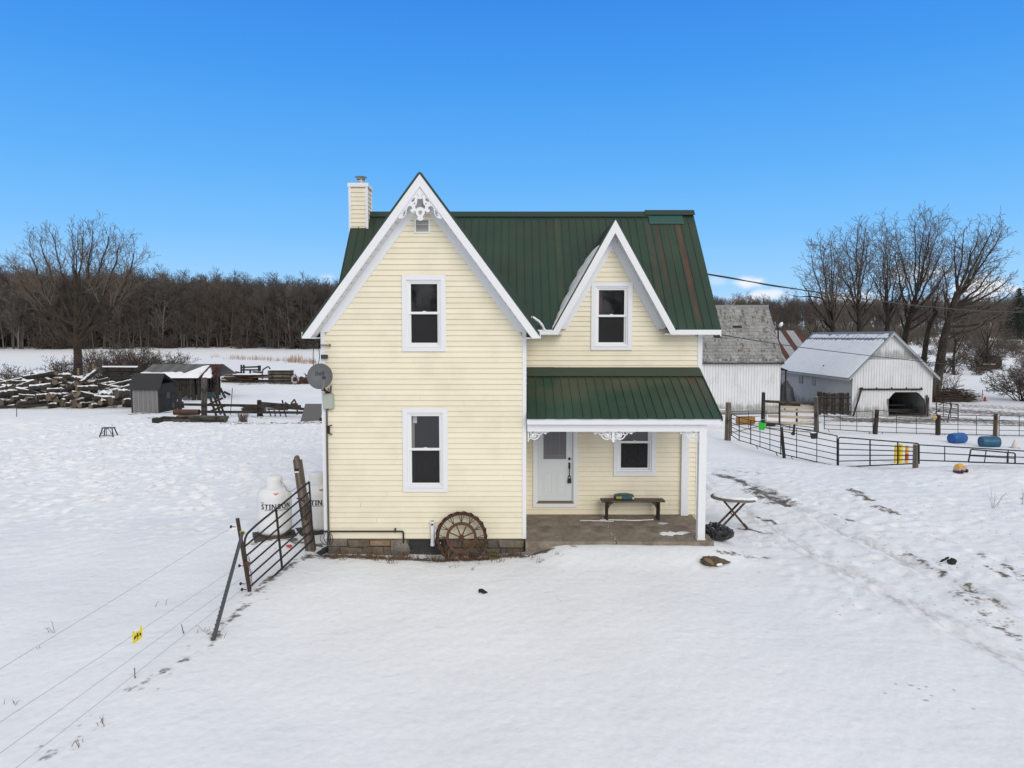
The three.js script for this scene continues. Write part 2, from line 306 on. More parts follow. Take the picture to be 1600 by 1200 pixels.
// ---------------------------------------------------------------- the farmhouse
const house = thing('farmhouse', 'cream clapboard farmhouse with steep gables, green metal roof and covered porch', 'house');
const group = (name, parent, p = V(0, 0, 0)) => { const o = new THREE.Group(); o.name = name; o.position.copy(p); parent.add(o); return o; };
const font = await new FontLoader().loadAsync('fonts/droid/droid_sans_bold.typeface.json');
const fontPlain = await new FontLoader().loadAsync('fonts/droid/droid_sans_regular.typeface.json');
const word = (s, size, depth, f = font) => { const g = new TextGeometry(s, { font: f, size, depth, curveSegments: 4, bevelEnabled: false }); g.computeBoundingBox(); const b = g.boundingBox; return g.translate(-(b.min.x + b.max.x) / 2, -(b.min.y + b.max.y) / 2, 0); };
const WX0 = -4.15, WX1 = .30, MX1 = 4.577, MZ = -1.7, BACK = -6.4, SILL = .345, GX = -1.925, DX = 2.41;
const PITCHB = .118;

// clapboards: each board a bevelled slat of its own, cut where a window or door interrupts it
function clapboards(parent, y0, y1, xl, xr, holes = [], pitch = PITCHB, lip = .021, joined = false) {
  const all = [];
  for (let i = 0, y = y0; y < y1 - .02; i++, y += pitch) {
    const t = Math.min(y + pitch - .010, y1), cuts = holes.filter((o) => o[3] > y + .01 && o[2] < t - .01).sort((a, b) => a[0] - b[0]);
    let segs = [[xl(y), xr(y), xl(t), xr(t)]];
    for (const [hx0, hx1] of cuts) segs = segs.flatMap(([a, b, c, d]) => [[a, Math.min(b, hx0), c, Math.min(d, hx0)], [Math.max(a, hx1), b, Math.max(c, hx1), d]]).filter(([a, b]) => b - a > .01);
    if (!joined) segs = segs.flatMap((q) => { const [a, b, c, d] = q; if (b - a < 1.9 || R() > .34) return [q]; const m = lerp(Math.max(a, c) + .5, Math.min(b, d) - .5, R()); return [[a, m - .0025, c, m - .0025], [m + .0025, b, m + .0025, d]]; });
    for (const [a, b, c, d] of segs) {
      if (b - a < .03) continue;
      const c2 = Math.min(c, d - .005), l = lip + .0015 * n2(i * 3.1, a);
      const g = hexa([V(a, y, 0), V(b, y, 0), V(d, t, 0), V(c2, t, 0)], [V(a, y, l), V(b, y, l), V(d, t, .005), V(c2, t, .005)]);
      if (joined) { all.push(g); continue; }
      mesh('siding_board', g, M.siding[(i * 7 + (a > 0 ? 1 : 0) + Math.floor(R() * 2)) % 4], parent);
    }
  }
  if (joined) tag(mesh('siding', all, M.siding[0], parent), null, null, null, 'stuff');
}
function wallCore(name, outline, holes, p, turn = 0) {
  const s = new THREE.Shape(outline.map(([x, y]) => new THREE.Vector2(x, y)));
  for (const [x0, x1, y0, y1] of holes) s.holes.push(new THREE.Path([[x0, y0], [x0, y1], [x1, y1], [x1, y0]].map(([x, y]) => new THREE.Vector2(x, y))));
  const m = mesh(name, new THREE.ExtrudeGeometry(s, { depth: .15, bevelEnabled: false }).translate(0, 0, -.15), M.core, house); m.position.copy(p); m.rotation.y = turn; return m;
}
const inset = ([x0, x1, y0, y1], t) => [x0 + t, x1 - t, y0 + t, y1 - t];
const TRIM = .105;
const wins = { upper: [-2.383, -1.437, 4.484, 6.131], lower: [-2.398, -1.414, 1.39, 3.25], dormer: [1.907, 2.895, 4.48, 6.11], porch: [2.48, 3.51, 1.41, 3.04] };
const DOOR = [.514, 1.60, .633, 2.80];
const wallEave = 4.93;
{ // front of the gable wing
  const h = [wins.upper, wins.lower].map((w) => inset(w, TRIM - .01));
  const wall = wallCore('gable_wall', [[WX0, SILL - .02], [WX1, SILL - .02], [WX1, 4.9], [GX, 7.9], [WX0, 4.9]], h, V(0, 0, 0));
  const edge = (y) => Math.min(2.17, (7.70 - y) / 1.345);
  clapboards(wall, SILL, 7.6, (y) => Math.max(WX0 + .05, GX - edge(y)), (y) => Math.min(WX1 - .05, GX + edge(y)), h);
}
{ // front of the main block, with its wall dormer
  const h = [inset(wins.dormer, TRIM - .01), inset(wins.porch, TRIM - .01), inset(DOOR, .08)];
  const wall = wallCore('main_wall', [[WX1 - .02, .3], [MX1, .3], [MX1, wallEave + .05], [DX + 1.33, wallEave + .05], [DX, 7.25], [DX - 1.33, wallEave + .05], [WX1 - .02, wallEave + .05]], h, V(0, 0, MZ));
  const top = (y) => (y < 4.90 ? 99 : Math.max(.01, (7.0 - y) / 1.78));
  clapboards(wall, .455, 6.95, (y) => Math.max(WX1, DX - top(y)), (y) => Math.min(MX1 - .05, DX + top(y)), h);
}
{ // side walls
  const gable = (z0, z1, peak) => [[z0, SILL - .02], [z1, SILL - .02], [z1, 4.9], [(z0 + z1) / 2, peak], [z0, 4.9]];
  const right = wallCore('side_wall', gable(0, MZ - BACK, 7.95), [], V(MX1, 0, MZ), Math.PI / 2);
  clapboards(right, SILL, 7.8, (y) => .02 + Math.max(0, (y - 4.9) / 1.3), (y) => MZ - BACK - .02 - Math.max(0, (y - 4.9) / 1.3), [], PITCHB, .021, true);
  const left = wallCore('side_wall', [[BACK, SILL - .02], [-.01, SILL - .02], [-.01, 4.9], [MZ, 4.9], [(MZ + BACK) / 2, 7.95], [BACK, 4.9]], [], V(WX0, 0, 0), -Math.PI / 2);
  clapboards(left, SILL, 7.8, (y) => BACK + .02 + Math.max(0, (y - 4.9) / 1.3), (y) => (y < 4.9 ? -.03 : MZ - (y - 4.9) / 1.3), [], PITCHB, .021, true);
  const wing = wallCore('side_wall', [[.01, SILL - .02], [-MZ - .15, SILL - .02], [-MZ - .15, 4.9], [.01, 4.9]], [], V(WX1, 0, -.01), Math.PI / 2);
  clapboards(wing, SILL, 4.85, () => .03, () => -MZ - .02, [], PITCHB, .021, true);
  mesh('back_wall', span(WX0 + .16, MX1 - .16, .3, 4.95, BACK, BACK + .15), M.core, house);
  mesh('interior_wall', [span(-3.2, -.6, .5, 5.9, -1.9, -1.8), span(WX1, MX1 - .2, .5, 6.4, -3.2, -3.1), span(WX0 + .2, WX1 - .2, .40, .50, BACK + .2, -.16), span(WX1 - .2, MX1 - .2, .40, .50, BACK + .2, MZ - .16), span(WX0 + .2, MX1 - .2, 3.55, 3.7, BACK + .2, -.16 + MZ), span(WX0 + .2, WX1 - .2, 3.55, 3.7, MZ, -.16)], M.interior, house);
}
function windowUnit([x0, x1, y0, y1], z, opts = {}) {
  const w = group('window', house), t = TRIM, F = z + .048;
  const frame = (a, b, c, d, wd, z0, z1) => [span(a, b, d - wd, d, z0, z1), span(a, b, c, c + wd, z0, z1), span(a, a + wd, c + wd, d - wd, z0, z1), span(b - wd, b, c + wd, d - wd, z0, z1)];
  for (const g of frame(x0, x1, y0, y1, t, z + .004, F)) mesh('trim_board', g, M.white, w);
  mesh('frame', frame(x0 + t - .002, x1 - t + .002, y0 + t - .002, y1 - t + .002, .042, z - .10, z + .012), M.vinyl, w);
  const a = x0 + t + .036, b = x1 - t - .036, c = y0 + t + .036, d = y1 - t - .036, mid = (c + d) / 2 + .01;
  for (const [lo, hi, zz] of [[mid - .02, d, z - .035], [c, mid + .02, z - .07]]) {
    mesh('sash', frame(a, b, lo, hi, .045, zz - .025, zz + (zz < z - .05 ? .028 : .02)), M.vinyl, w);
    mesh('pane', span(a + .04, b - .04, lo + .04, hi - .04, zz - .004, zz + .002), M.glass, w);
  }
  mesh('meeting_rail', span(a + .002, b - .002, mid - .026, mid + .026, z - .066, z - .008), M.vinyl, w);
  mesh('latch', rbx(.07, .018, .03, .006, (a + b) / 2, mid + .034, z - .03), M.vinyl, w);
  // insect screen over the lower half, in its thin frame
  mesh('screen', span(a + .046, b - .046, c + .046, mid - .024, z - .055, z - .0535), M.screenMesh, w);
  mesh('sill', span(x0 + t - .03, x1 - t + .03, y0 + t - .022, y0 + t + .004, z - .02, F + .012), M.white, w);
  return w;
}
M.screenMesh = mat(.03, .03, .032, .95, { transparent: true, opacity: .55 });
windowUnit(wins.upper, 0);
{ const w = windowUnit(wins.lower, 0), [x0, x1, y0, y1] = wins.lower, fold = (x, wd) => { const pts = []; for (let i = 0; i <= 14; i++) pts.push([x + wd * i / 14, .012 * Math.sin(i * 2.2)]); for (let i = 14; i >= 0; i--) pts.push([x + wd * i / 14, .012 * Math.sin(i * 2.2) + .006]); return poly(pts, y1 - y0 - .3).rotateX(-Math.PI / 2).translate(0, y0 + .15, -.2); };
  mesh('curtain', [fold(x0 + .14, .09), fold(x1 - .2, .06)], M.curtain, w);
  mesh('paper', span(x0 + .2, x0 + .29, y1 - .36, y1 - .16, -.16, -.157), mat(.55, .56, .58, .9), w);
  const leaf = []; for (let i = 0; i < 16; i++) { const g = new THREE.SphereGeometry(1, 6, 4).scale(.085, .012, .03); g.rotateZ(-.2 + R() * 1.4 - .5).rotateY(R() * 6).translate(-1.82 + (R() - .5) * .32, 1.72 + R() * .3, -.24 - R() * .12); leaf.push(g); }
  mesh('house_plant', leaf, mat(.16, .17, .15, .8), w); }
{ const w = windowUnit(wins.dormer, MZ); const x = wins.dormer[0] + .16; const pts = []; for (let i = 0; i <= 10; i++) pts.push([x + .012 * i, .012 * Math.sin(i * 2)]); for (let i = 10; i >= 0; i--) pts.push([x + .012 * i, .012 * Math.sin(i * 2) + .006]);
  tag(mesh('curtain', poly(pts, .62).rotateX(-Math.PI / 2).translate(0, 5.3, MZ - .2), mat(.10, .018, .02, .95), w), 'dark red curtain'); }
windowUnit(wins.porch, MZ);

{ // front door under the porch
  const d = group('door', house, V(0, 0, MZ)), [x0, x1, y0, y1] = DOOR, t = .09;
  for (const g of [span(x0, x0 + t, y0 + t, y1 - t, .004, .045), span(x1 - t, x1, y0 + t, y1 - t, .004, .045), span(x0, x1, y1 - t, y1, .004, .045), span(x0, x1, y0, y0 + t, .004, .045)]) mesh('trim_board', g, M.white, d);
  const a = x0 + t, b = x1 - t, c = y0 + t, e = y1 - t, W = b - a, cx = (a + b) / 2;
  mesh('door_frame', [span(a - .004, a + .028, c, e, -.10, .014), span(b - .028, b + .004, c, e, -.10, .014), span(a + .028, b - .028, e - .028, e, -.10, .014)], M.vinyl, d);
  mesh('threshold', [span(a, b, c - .004, c + .035, -.11, .03), span(a + .03, b - .03, c + .035, c + .055, -.09, -.018)], mat(.20, .16, .12, .5, { metalness: .4 }), d);
  const L = a + .034, Rr = b - .034, B = c + .058, Tp = e - .034, gl = [L + .13, Rr - .15, B + (Tp - B) * .545, Tp - .13];
  const s = new THREE.Shape([[L, B], [Rr, B], [Rr, Tp], [L, Tp]].map(([x, y]) => new THREE.Vector2(x, y)));
  s.holes.push(new THREE.Path([[gl[0], gl[2]], [gl[0], gl[3]], [gl[1], gl[3]], [gl[1], gl[2]]].map(([x, y]) => new THREE.Vector2(x, y))));
  mesh('leaf', new THREE.ExtrudeGeometry(s, { depth: .045, bevelEnabled: false }).translate(0, 0, -.075), mat(.66, .71, .73, .45), d);
  const fr = (q, wd, z0, z1) => [span(q[0] - wd, q[1] + wd, q[3], q[3] + wd, z0, z1), span(q[0] - wd, q[1] + wd, q[2] - wd, q[2], z0, z1), span(q[0] - wd, q[0], q[2], q[3], z0, z1), span(q[1], q[1] + wd, q[2], q[3], z0, z1)];
  mesh('light_frame', fr(gl, .022, -.031, -.018), mat(.68, .72, .74, .45), d);
  mesh('pane', span(gl[0], gl[1], gl[2], gl[3], -.056, -.05), new THREE.MeshPhysicalMaterial({ color: new THREE.Color().setRGB(.62, .63, .68), roughness: .45, transmission: .85, thickness: 0 }), d);
  const came = mat(.34, .32, .29, .4, { metalness: .7 }); const q = inset(gl, .05);
  mesh('glass_caming', [...fr(q, .006, -.05, -.044), span(gl[0], gl[1], gl[2] + .085, gl[2] + .093, -.05, -.044), span(gl[0], gl[1], gl[2] + .02, gl[2] + .028, -.05, -.044), span(cx - .11, cx - .104, gl[2], gl[3], -.05, -.044), span(cx + .10, cx + .106, gl[2], gl[3], -.05, -.044)], came, d);
  for (const px of [L + .12, L + .12 + .27 + .06]) {
    const p = [px, px + .23, B + .16, B + .16 + .56];
    mesh('panel', [...fr(inset(p, .012), .012, -.030, -.021), rbx(.15, .46, .016, .006, (p[0] + p[1]) / 2, (p[2] + p[3]) / 2, -.030)], mat(.66, .71, .73, .45), d);
  }
  const hx = Rr - .07, hy = B + .90;
  mesh('deadbolt', [new THREE.CylinderGeometry(.034, .034, .02, 20).rotateX(Math.PI / 2).translate(hx, hy + .14, -.02), rbx(.012, .034, .02, .004, hx, hy + .14, -.004)], M.black, d);
  mesh('handle', [rbx(.05, .16, .018, .008, hx, hy - .03, -.021), rbx(.03, .02, .05, .006, hx, hy - .02, -.0), pipe([V(hx, hy - .04, -.012), V(hx, hy - .07, .035), V(hx, hy - .17, .04), V(hx, hy - .27, .02), V(hx, hy - .30, -.018)], .011, 8)], M.black, d);
  mesh('lock_box', [rbx(.085, .115, .05, .01, hx, hy - .40, .0), pipe([V(hx - .028, hy - .35, 0), V(hx - .026, hy - .29, 0), V(hx, hy - .265, 0), V(hx + .026, hy - .29, 0), V(hx + .028, hy - .35, 0)], .008, 6), span(hx - .02, hx + .02, hy - .42, hy - .38, .024, .028)], M.black, d);
}

// corner boards
for (const [x, z, y1, w] of [[WX0 - .012, 0, 4.93, .085], [WX1 - .072, 0, 4.93, .085]]) mesh('corner_board', span(x, x + w, SILL - .01, y1, z - .09, z + .028), M.white, house);
mesh('corner_board', span(MX1 - .085, MX1 + .022, .43, 4.9, MZ - .09, MZ + .026), M.white, house);
mesh('corner_board', span(WX1 + .002, WX1 + .024, 3.98, 4.86, MZ + .02, MZ + .045), M.white, house);
mesh('pilaster', span(4.125, 4.30, .44, 2.92, MZ + .012, MZ + .10), M.white, house);

// ------------------------------------------------ roofs
const RIDGE = 8.13, RZ = -4.05, SL = 1.129, EZ = -1.25, RX0 = -4.31, RX1 = 4.92;
const mainY = (z) => RIDGE - SL * Math.abs(z - RZ);
const wingY = (x) => 8.234 - 1.345 * Math.abs(x - GX), dormY = (x) => 7.55 - 1.78 * Math.abs(x - DX);
function roofTexture(w, h, base, marks) {
  const a = tiled(51, 5, 5), b = tiled(52, 14, 4), c = tiled(55, 3, 3);
  return tex(w, h, (u, v) => { let k = base(u, v, a, b, c); for (const m of marks) k = m(u, v, k, a, b); return k; }, 1, 1);
}
const mixc = (a, b, t) => a.map((v, i) => lerp(v, b[i], t));
const streak = (u0, w, v0, v1, col, s) => (u, v, k, a, b) => {
  if (v < v0 - .03 || v > v1 + .1) return k;
  const e = Math.abs(u - u0) / w; if (e > 1.4) return k;
  return mixc(k, [col[0] * (.7 + .6 * b(u * 3, v * .4)), col[1] * (.7 + .6 * b(u * 3, v * .4)), col[2]], clamp(s * (1.25 - e) * smoothstep(v, v0 - .02, v0 + .02) * (1 - smoothstep(v, v1 - .12, v1 + .08)) * (.35 + 1.1 * a(u * 9, v * .5)), 0, .95));
};
const UL = RX1 - RX0;
const uOf = (x) => (x - RX0) / UL;
const RoofMain = new THREE.MeshStandardMaterial({ color: 0xffffff, roughness: .52, metalness: 0, map: roofTexture(1024, 512, (u, v, a, b, c) => {
  const k = .85 + .30 * a(u * 2, v * .6) + .14 * (b(u * 2, v) - .5), g = smoothstep(c(u * 2, v), .46, .66); return mixc([.118 * k, .228 * k, .165 * k], [.185 * k, .235 * k, .16 * k], g * .55); },
  [streak(uOf(3.86), .0085, .06, .66, [.30, .21, .155], .8), streak(uOf(4.43), .0085, .06, .95, [.34, .205, .14], .95), streak(uOf(4.30), .006, .06, .3, [.28, .215, .16], .5), streak(uOf(4.12), .006, .1, .5, [.30, .24, .17], .6), streak(uOf(3.62), .012, .1, .8, [.27, .26, .19], .7), streak(uOf(1.2), .01, .05, .8, [.25, .26, .19], .6)]) });
RoofMain.map.wrapS = RoofMain.map.wrapT = THREE.ClampToEdgeWrapping;
const PX0 = .335, PX1 = 4.53, PEZ = .26, PEY = 3.045, PTY = 4.02;
const RoofPorch = new THREE.MeshStandardMaterial({ color: 0xffffff, roughness: .5, metalness: .1, map: roofTexture(1024, 512, (u, v, a, b, c) => {
  const k = .85 + .3 * a(u, v * .7) + .12 * (b(u * 2, v) - .5), g = smoothstep(c(u * 1.3, v * .8 + .2) * .6 + .4 * v, .36, .62); return mixc([.245 * k, .275 * k, .205 * k], [.12 * k, .245 * k, .18 * k], g); },
  [(u, v, k, a) => { const e = Math.hypot((u - .93) / .045, (v - .2) / .16); return e < 1.3 ? mixc(k, [.29, .22, .165], clamp((1.2 - e) * .9 * (.3 + a(u * 6, v)), 0, .85)) : k; },
   (u, v, k, a) => { const e = Math.hypot((u - .12) / .06, (v - .28) / .12); return e < 1.3 ? mixc(k, [.07, .24, .19], clamp((1.2 - e) * 1.2 * (.4 + a(u * 4, v)), 0, .8)) : k; }, streak(.955, .01, .15, .9, [.27, .235, .17], .5)]) });
RoofPorch.map.wrapS = RoofPorch.map.wrapT = THREE.ClampToEdgeWrapping;
// one sheet of ribbed steel between x0 and x1: pan plus the rib on its left edge; f(x, z) gives the slope, uv run over the whole roof
function ribbedSheet(x0, x1, za, zb, zTop, f, uvOf) {
  const th = .018, pan = hexa([V(x0, f(za) - th, za), V(x1, f(zb) - th, zb), V(x1, f(zTop) - th, zTop), V(x0, f(zTop) - th, zTop)], [V(x0, f(za), za), V(x1, f(zb), zb), V(x1, f(zTop), zTop), V(x0, f(zTop), zTop)]);
  const r0 = x0 + .004, r1 = x0 + .03, h = .024;
  const rib = hexa([V(r0, f(za), za), V(r1, f(za), za), V(r1, f(zTop), zTop), V(r0, f(zTop), zTop)], [V(r0 + .005, f(za) + h, za), V(r1 - .005, f(za) + h, za), V(r1 - .005, f(zTop) + h, zTop), V(r0 + .005, f(zTop) + h, zTop)]);
  const g = mergeGeometries([pan, rib]), p = g.attributes.position, uv = new Float32Array(p.count * 2);
  for (let i = 0; i < p.count; i++) { const [u, v] = uvOf(p.getX(i), p.getZ(i)); uv[2 * i] = u; uv[2 * i + 1] = v; }
  g.setAttribute('uv', new THREE.BufferAttribute(uv, 2)); g.userData.keepUV = true; return g;
}
{
  const roof = group('roof', house);
  const front = (x) => {                        // where the main slope ends: at the eave, or in a valley against the wing or the dormer
    const dw = Math.abs(x - GX), dd = Math.abs(x - DX); let z = EZ;
    if (dw < 2.5) z = Math.min(z, RZ + (RIDGE - wingY(x)) / SL + .06); if (dd < 1.449) z = Math.min(z, RZ + (RIDGE - dormY(x)) / SL + .02);
    return Math.max(RZ + .02, z);
  };
  const n = 46, dx = UL / n, uv = (x, z) => [uOf(x), clamp((z - RZ) / (EZ - RZ), 0, 1)];
  for (let i = 0; i < n; i++) {
    const a = RX0 + i * dx, b = a + dx; if (front(a) < RZ + .05 && front(b) < RZ + .05) continue;
    mesh('roof_panel', ribbedSheet(a, b, front(a), front(b), RZ, mainY, uv), RoofMain, roof);
  }
  const back = []; for (let i = 0; i < n; i++) back.push(ribbedSheet(RX0 + i * dx, RX0 + (i + 1) * dx, -6.75, -6.75, RZ, mainY, (x, z) => [uOf(x), clamp((RZ - z) / 2.8, 0, 1)]));
  tag(mesh('back_slope', back, RoofMain, roof), null, null, null);
  const cap = (x0, x1, w, y) => [hexa([V(x0, y - SL * w, RZ + w), V(x1, y - SL * w, RZ + w), V(x1, y, RZ), V(x0, y, RZ)], [V(x0, y - SL * w + .02, RZ + w + .005), V(x1, y - SL * w + .02, RZ + w + .005), V(x1, y + .03, RZ), V(x0, y + .03, RZ)]), hexa([V(x0, y, RZ), V(x1, y, RZ), V(x1, y - SL * w, RZ - w), V(x0, y - SL * w, RZ - w)], [V(x0, y + .03, RZ), V(x1, y + .03, RZ), V(x1, y - SL * w + .02, RZ - w - .005), V(x0, y - SL * w + .02, RZ - w - .005)])];
  mesh('ridge_cap', cap(RX0 - .01, 3.72, .12, RIDGE + .035), M.roofGreen, roof);
  mesh('ridge_cap', cap(3.60, RX1 + .02, .11, RIDGE + .075), M.roofGreen, roof);
  const ps = (z, o) => mainY(z) + o;
  tag(mesh('patch_sheet', hexa([V(3.68, ps(RZ + .30, .03), RZ + .30), V(4.60, ps(RZ + .30, .03), RZ + .30), V(4.60, ps(RZ + .10, .03), RZ + .10), V(3.68, ps(RZ + .10, .03), RZ + .10)], [V(3.68, ps(RZ + .30, .05), RZ + .30), V(4.60, ps(RZ + .30, .05), RZ + .30), V(4.60, ps(RZ + .10, .05), RZ + .10), V(3.68, ps(RZ + .10, .05), RZ + .10)]), mat(.012, .075, .062, .4), roof), 'teal green patch sheet');
  // valley flashing beside the wing, and the wing's own slopes
  const vz = (x) => RZ + (RIDGE - wingY(x)) / SL;
  const va = V(GX + .15, mainY(vz(GX + .15)) + .008, vz(GX + .15)), vb = V(.52, mainY(vz(.52)) + .008, vz(.52)), off = V(.15, 0, -.10);
  const v2 = (p, k) => { const q = p.clone().addScaledVector(off, k); q.y = mainY(q.z) + .008; return q; };
  mesh('valley_flashing', hexa([v2(va, 0), v2(vb, 0), v2(vb, 1), v2(va, 1)], [v2(va, 0), v2(vb, 0), v2(vb, 1), v2(va, 1)].map((p) => p.clone().add(V(0, .022, .01)))), M.roofGreen, roof);
  for (const s of [-1, 1]) {
    const X = (d) => GX + s * d, y = (d, o) => 8.234 - 1.345 * d + o, zv = (d) => Math.max(RZ, Math.min(EZ, vz(X(d)))) - .05;
    const lo = (o) => [V(X(0), y(0, o), .45), V(X(2.511), y(2.511, o), .45), V(X(2.511), y(2.511, o), zv(2.511)), V(X(0), y(0, o), RZ)];
    mesh('wing_slope', s < 0 ? hexa(lo(-.05).reverse(), lo(0).reverse()) : hexa(lo(-.05), lo(0)), M.roofGreen, roof);
    const ribs = []; for (let z = .42; z > -1.2; z -= .2) ribs.push(bar(V(X(.02), y(.02, .01), z), V(X(2.50), y(2.50, .01), z), .025, .03));
    mesh('rib', ribs, M.roofGreen, roof);
  }
  // the dormer's two slopes
  for (const s of [-1, 1]) {
    const X = (d) => DX + s * d, y = (d, o) => 7.55 - 1.78 * d + o, zv = (d) => Math.max(RZ, RZ + (RIDGE - y(d, 0)) / SL) - .04;
    const lo = (o) => [V(X(0), y(0, o), EZ), V(X(1.45), y(1.45, o), EZ), V(X(1.45), y(1.45, o), Math.min(EZ - .02, zv(1.45))), V(X(0), y(0, o), zv(0))];
    mesh('dormer_slope', s < 0 ? hexa(lo(-.05).reverse(), lo(0).reverse()) : hexa(lo(-.05), lo(0)), M.roofGreen, roof);
    const ribs = []; for (let z = EZ - .02; z > -3.3; z -= .2) { const dm = clamp((7.55 - (RIDGE - SL * (z - RZ))) / 1.78, .02, 1.44); ribs.push(bar(V(X(.02), y(.02, .01), z), V(X(dm), y(dm, .01), z), .022, .03)); }
    mesh('rib', ribs, M.roofGreen, roof);
  }
  // snow left lying against the dormer and in the foot of the valley
  const snowAlong = (name, s, rows) => {
    const pos = [], idx = []; rows.forEach((r) => r.forEach((p) => pos.push(p.x, p.y, p.z)));
    const nr = rows.length, nc = rows[0].length; for (let i = 0; i < nr - 1; i++) for (let j = 0; j < nc - 1; j++) { const k = i * nc + j; idx.push(k, k + nc, k + 1, k + 1, k + nc, k + nc + 1); }
    const g = new THREE.BufferGeometry(); g.setAttribute('position', new THREE.Float32BufferAttribute(pos, 3)); g.setIndex(idx); g.computeVertexNormals(); return mesh(name, g, M.snowSoft, roof);
  };
  const rows = [], vzd = (d) => RZ + (RIDGE - (7.55 - 1.78 * d)) / SL;
  for (let i = 0; i <= 70; i++) {                // drifted into the angle between the dormer and the main slope
    const t = i / 70, d = lerp(.34, 1.43, t), e = Math.sin(Math.PI * clamp(.03 + t * .95, 0, 1)) ** .6, w = (.20 * e * (1 - .45 * t) + .012) * (1 + .20 * n2(t * 7, 3) + .10 * n2(t * 22, 8)), za = EZ - .012, zv = Math.min(za - .01, vzd(d)), row = [];
    const A = V(DX - d, 7.55 - 1.78 * d, za), C = V(DX - d - w, mainY(zv + .12 * e) , Math.min(za, zv + .12 * e));
    for (let j = 0; j <= 10; j++) { const q = j / 10, p = A.clone().lerp(C, q); const l = (.02 + .06 * e) * Math.sin(Math.PI * q) ** .5 * (1 + .12 * n2(t * 9, q * 2)); p.x -= l * .35; p.y += l * .9 + (j === 0 ? .004 : 0) + (j === 10 ? -.01 : 0); row.push(p); }
    rows.push(row);
  }
  tag(snowAlong('snow_strip', 1, rows), 'snow clinging along the dormer edge');
  const a = at(831, 495, 15.55), b = at(851, 516, 15.9), pts = []; for (let i = 0; i <= 8; i++) { const p = a.clone().lerp(b, i / 8); p.y += .03 * Math.sin(i * .4); p.x += .03 * Math.sin(i / 8 * Math.PI); pts.push(p); }
  mesh('snow_ridge', rough(pipe(pts, .028, 8, 20), .014, 9), M.snowSoft, roof);
  rows.length = 0;
}

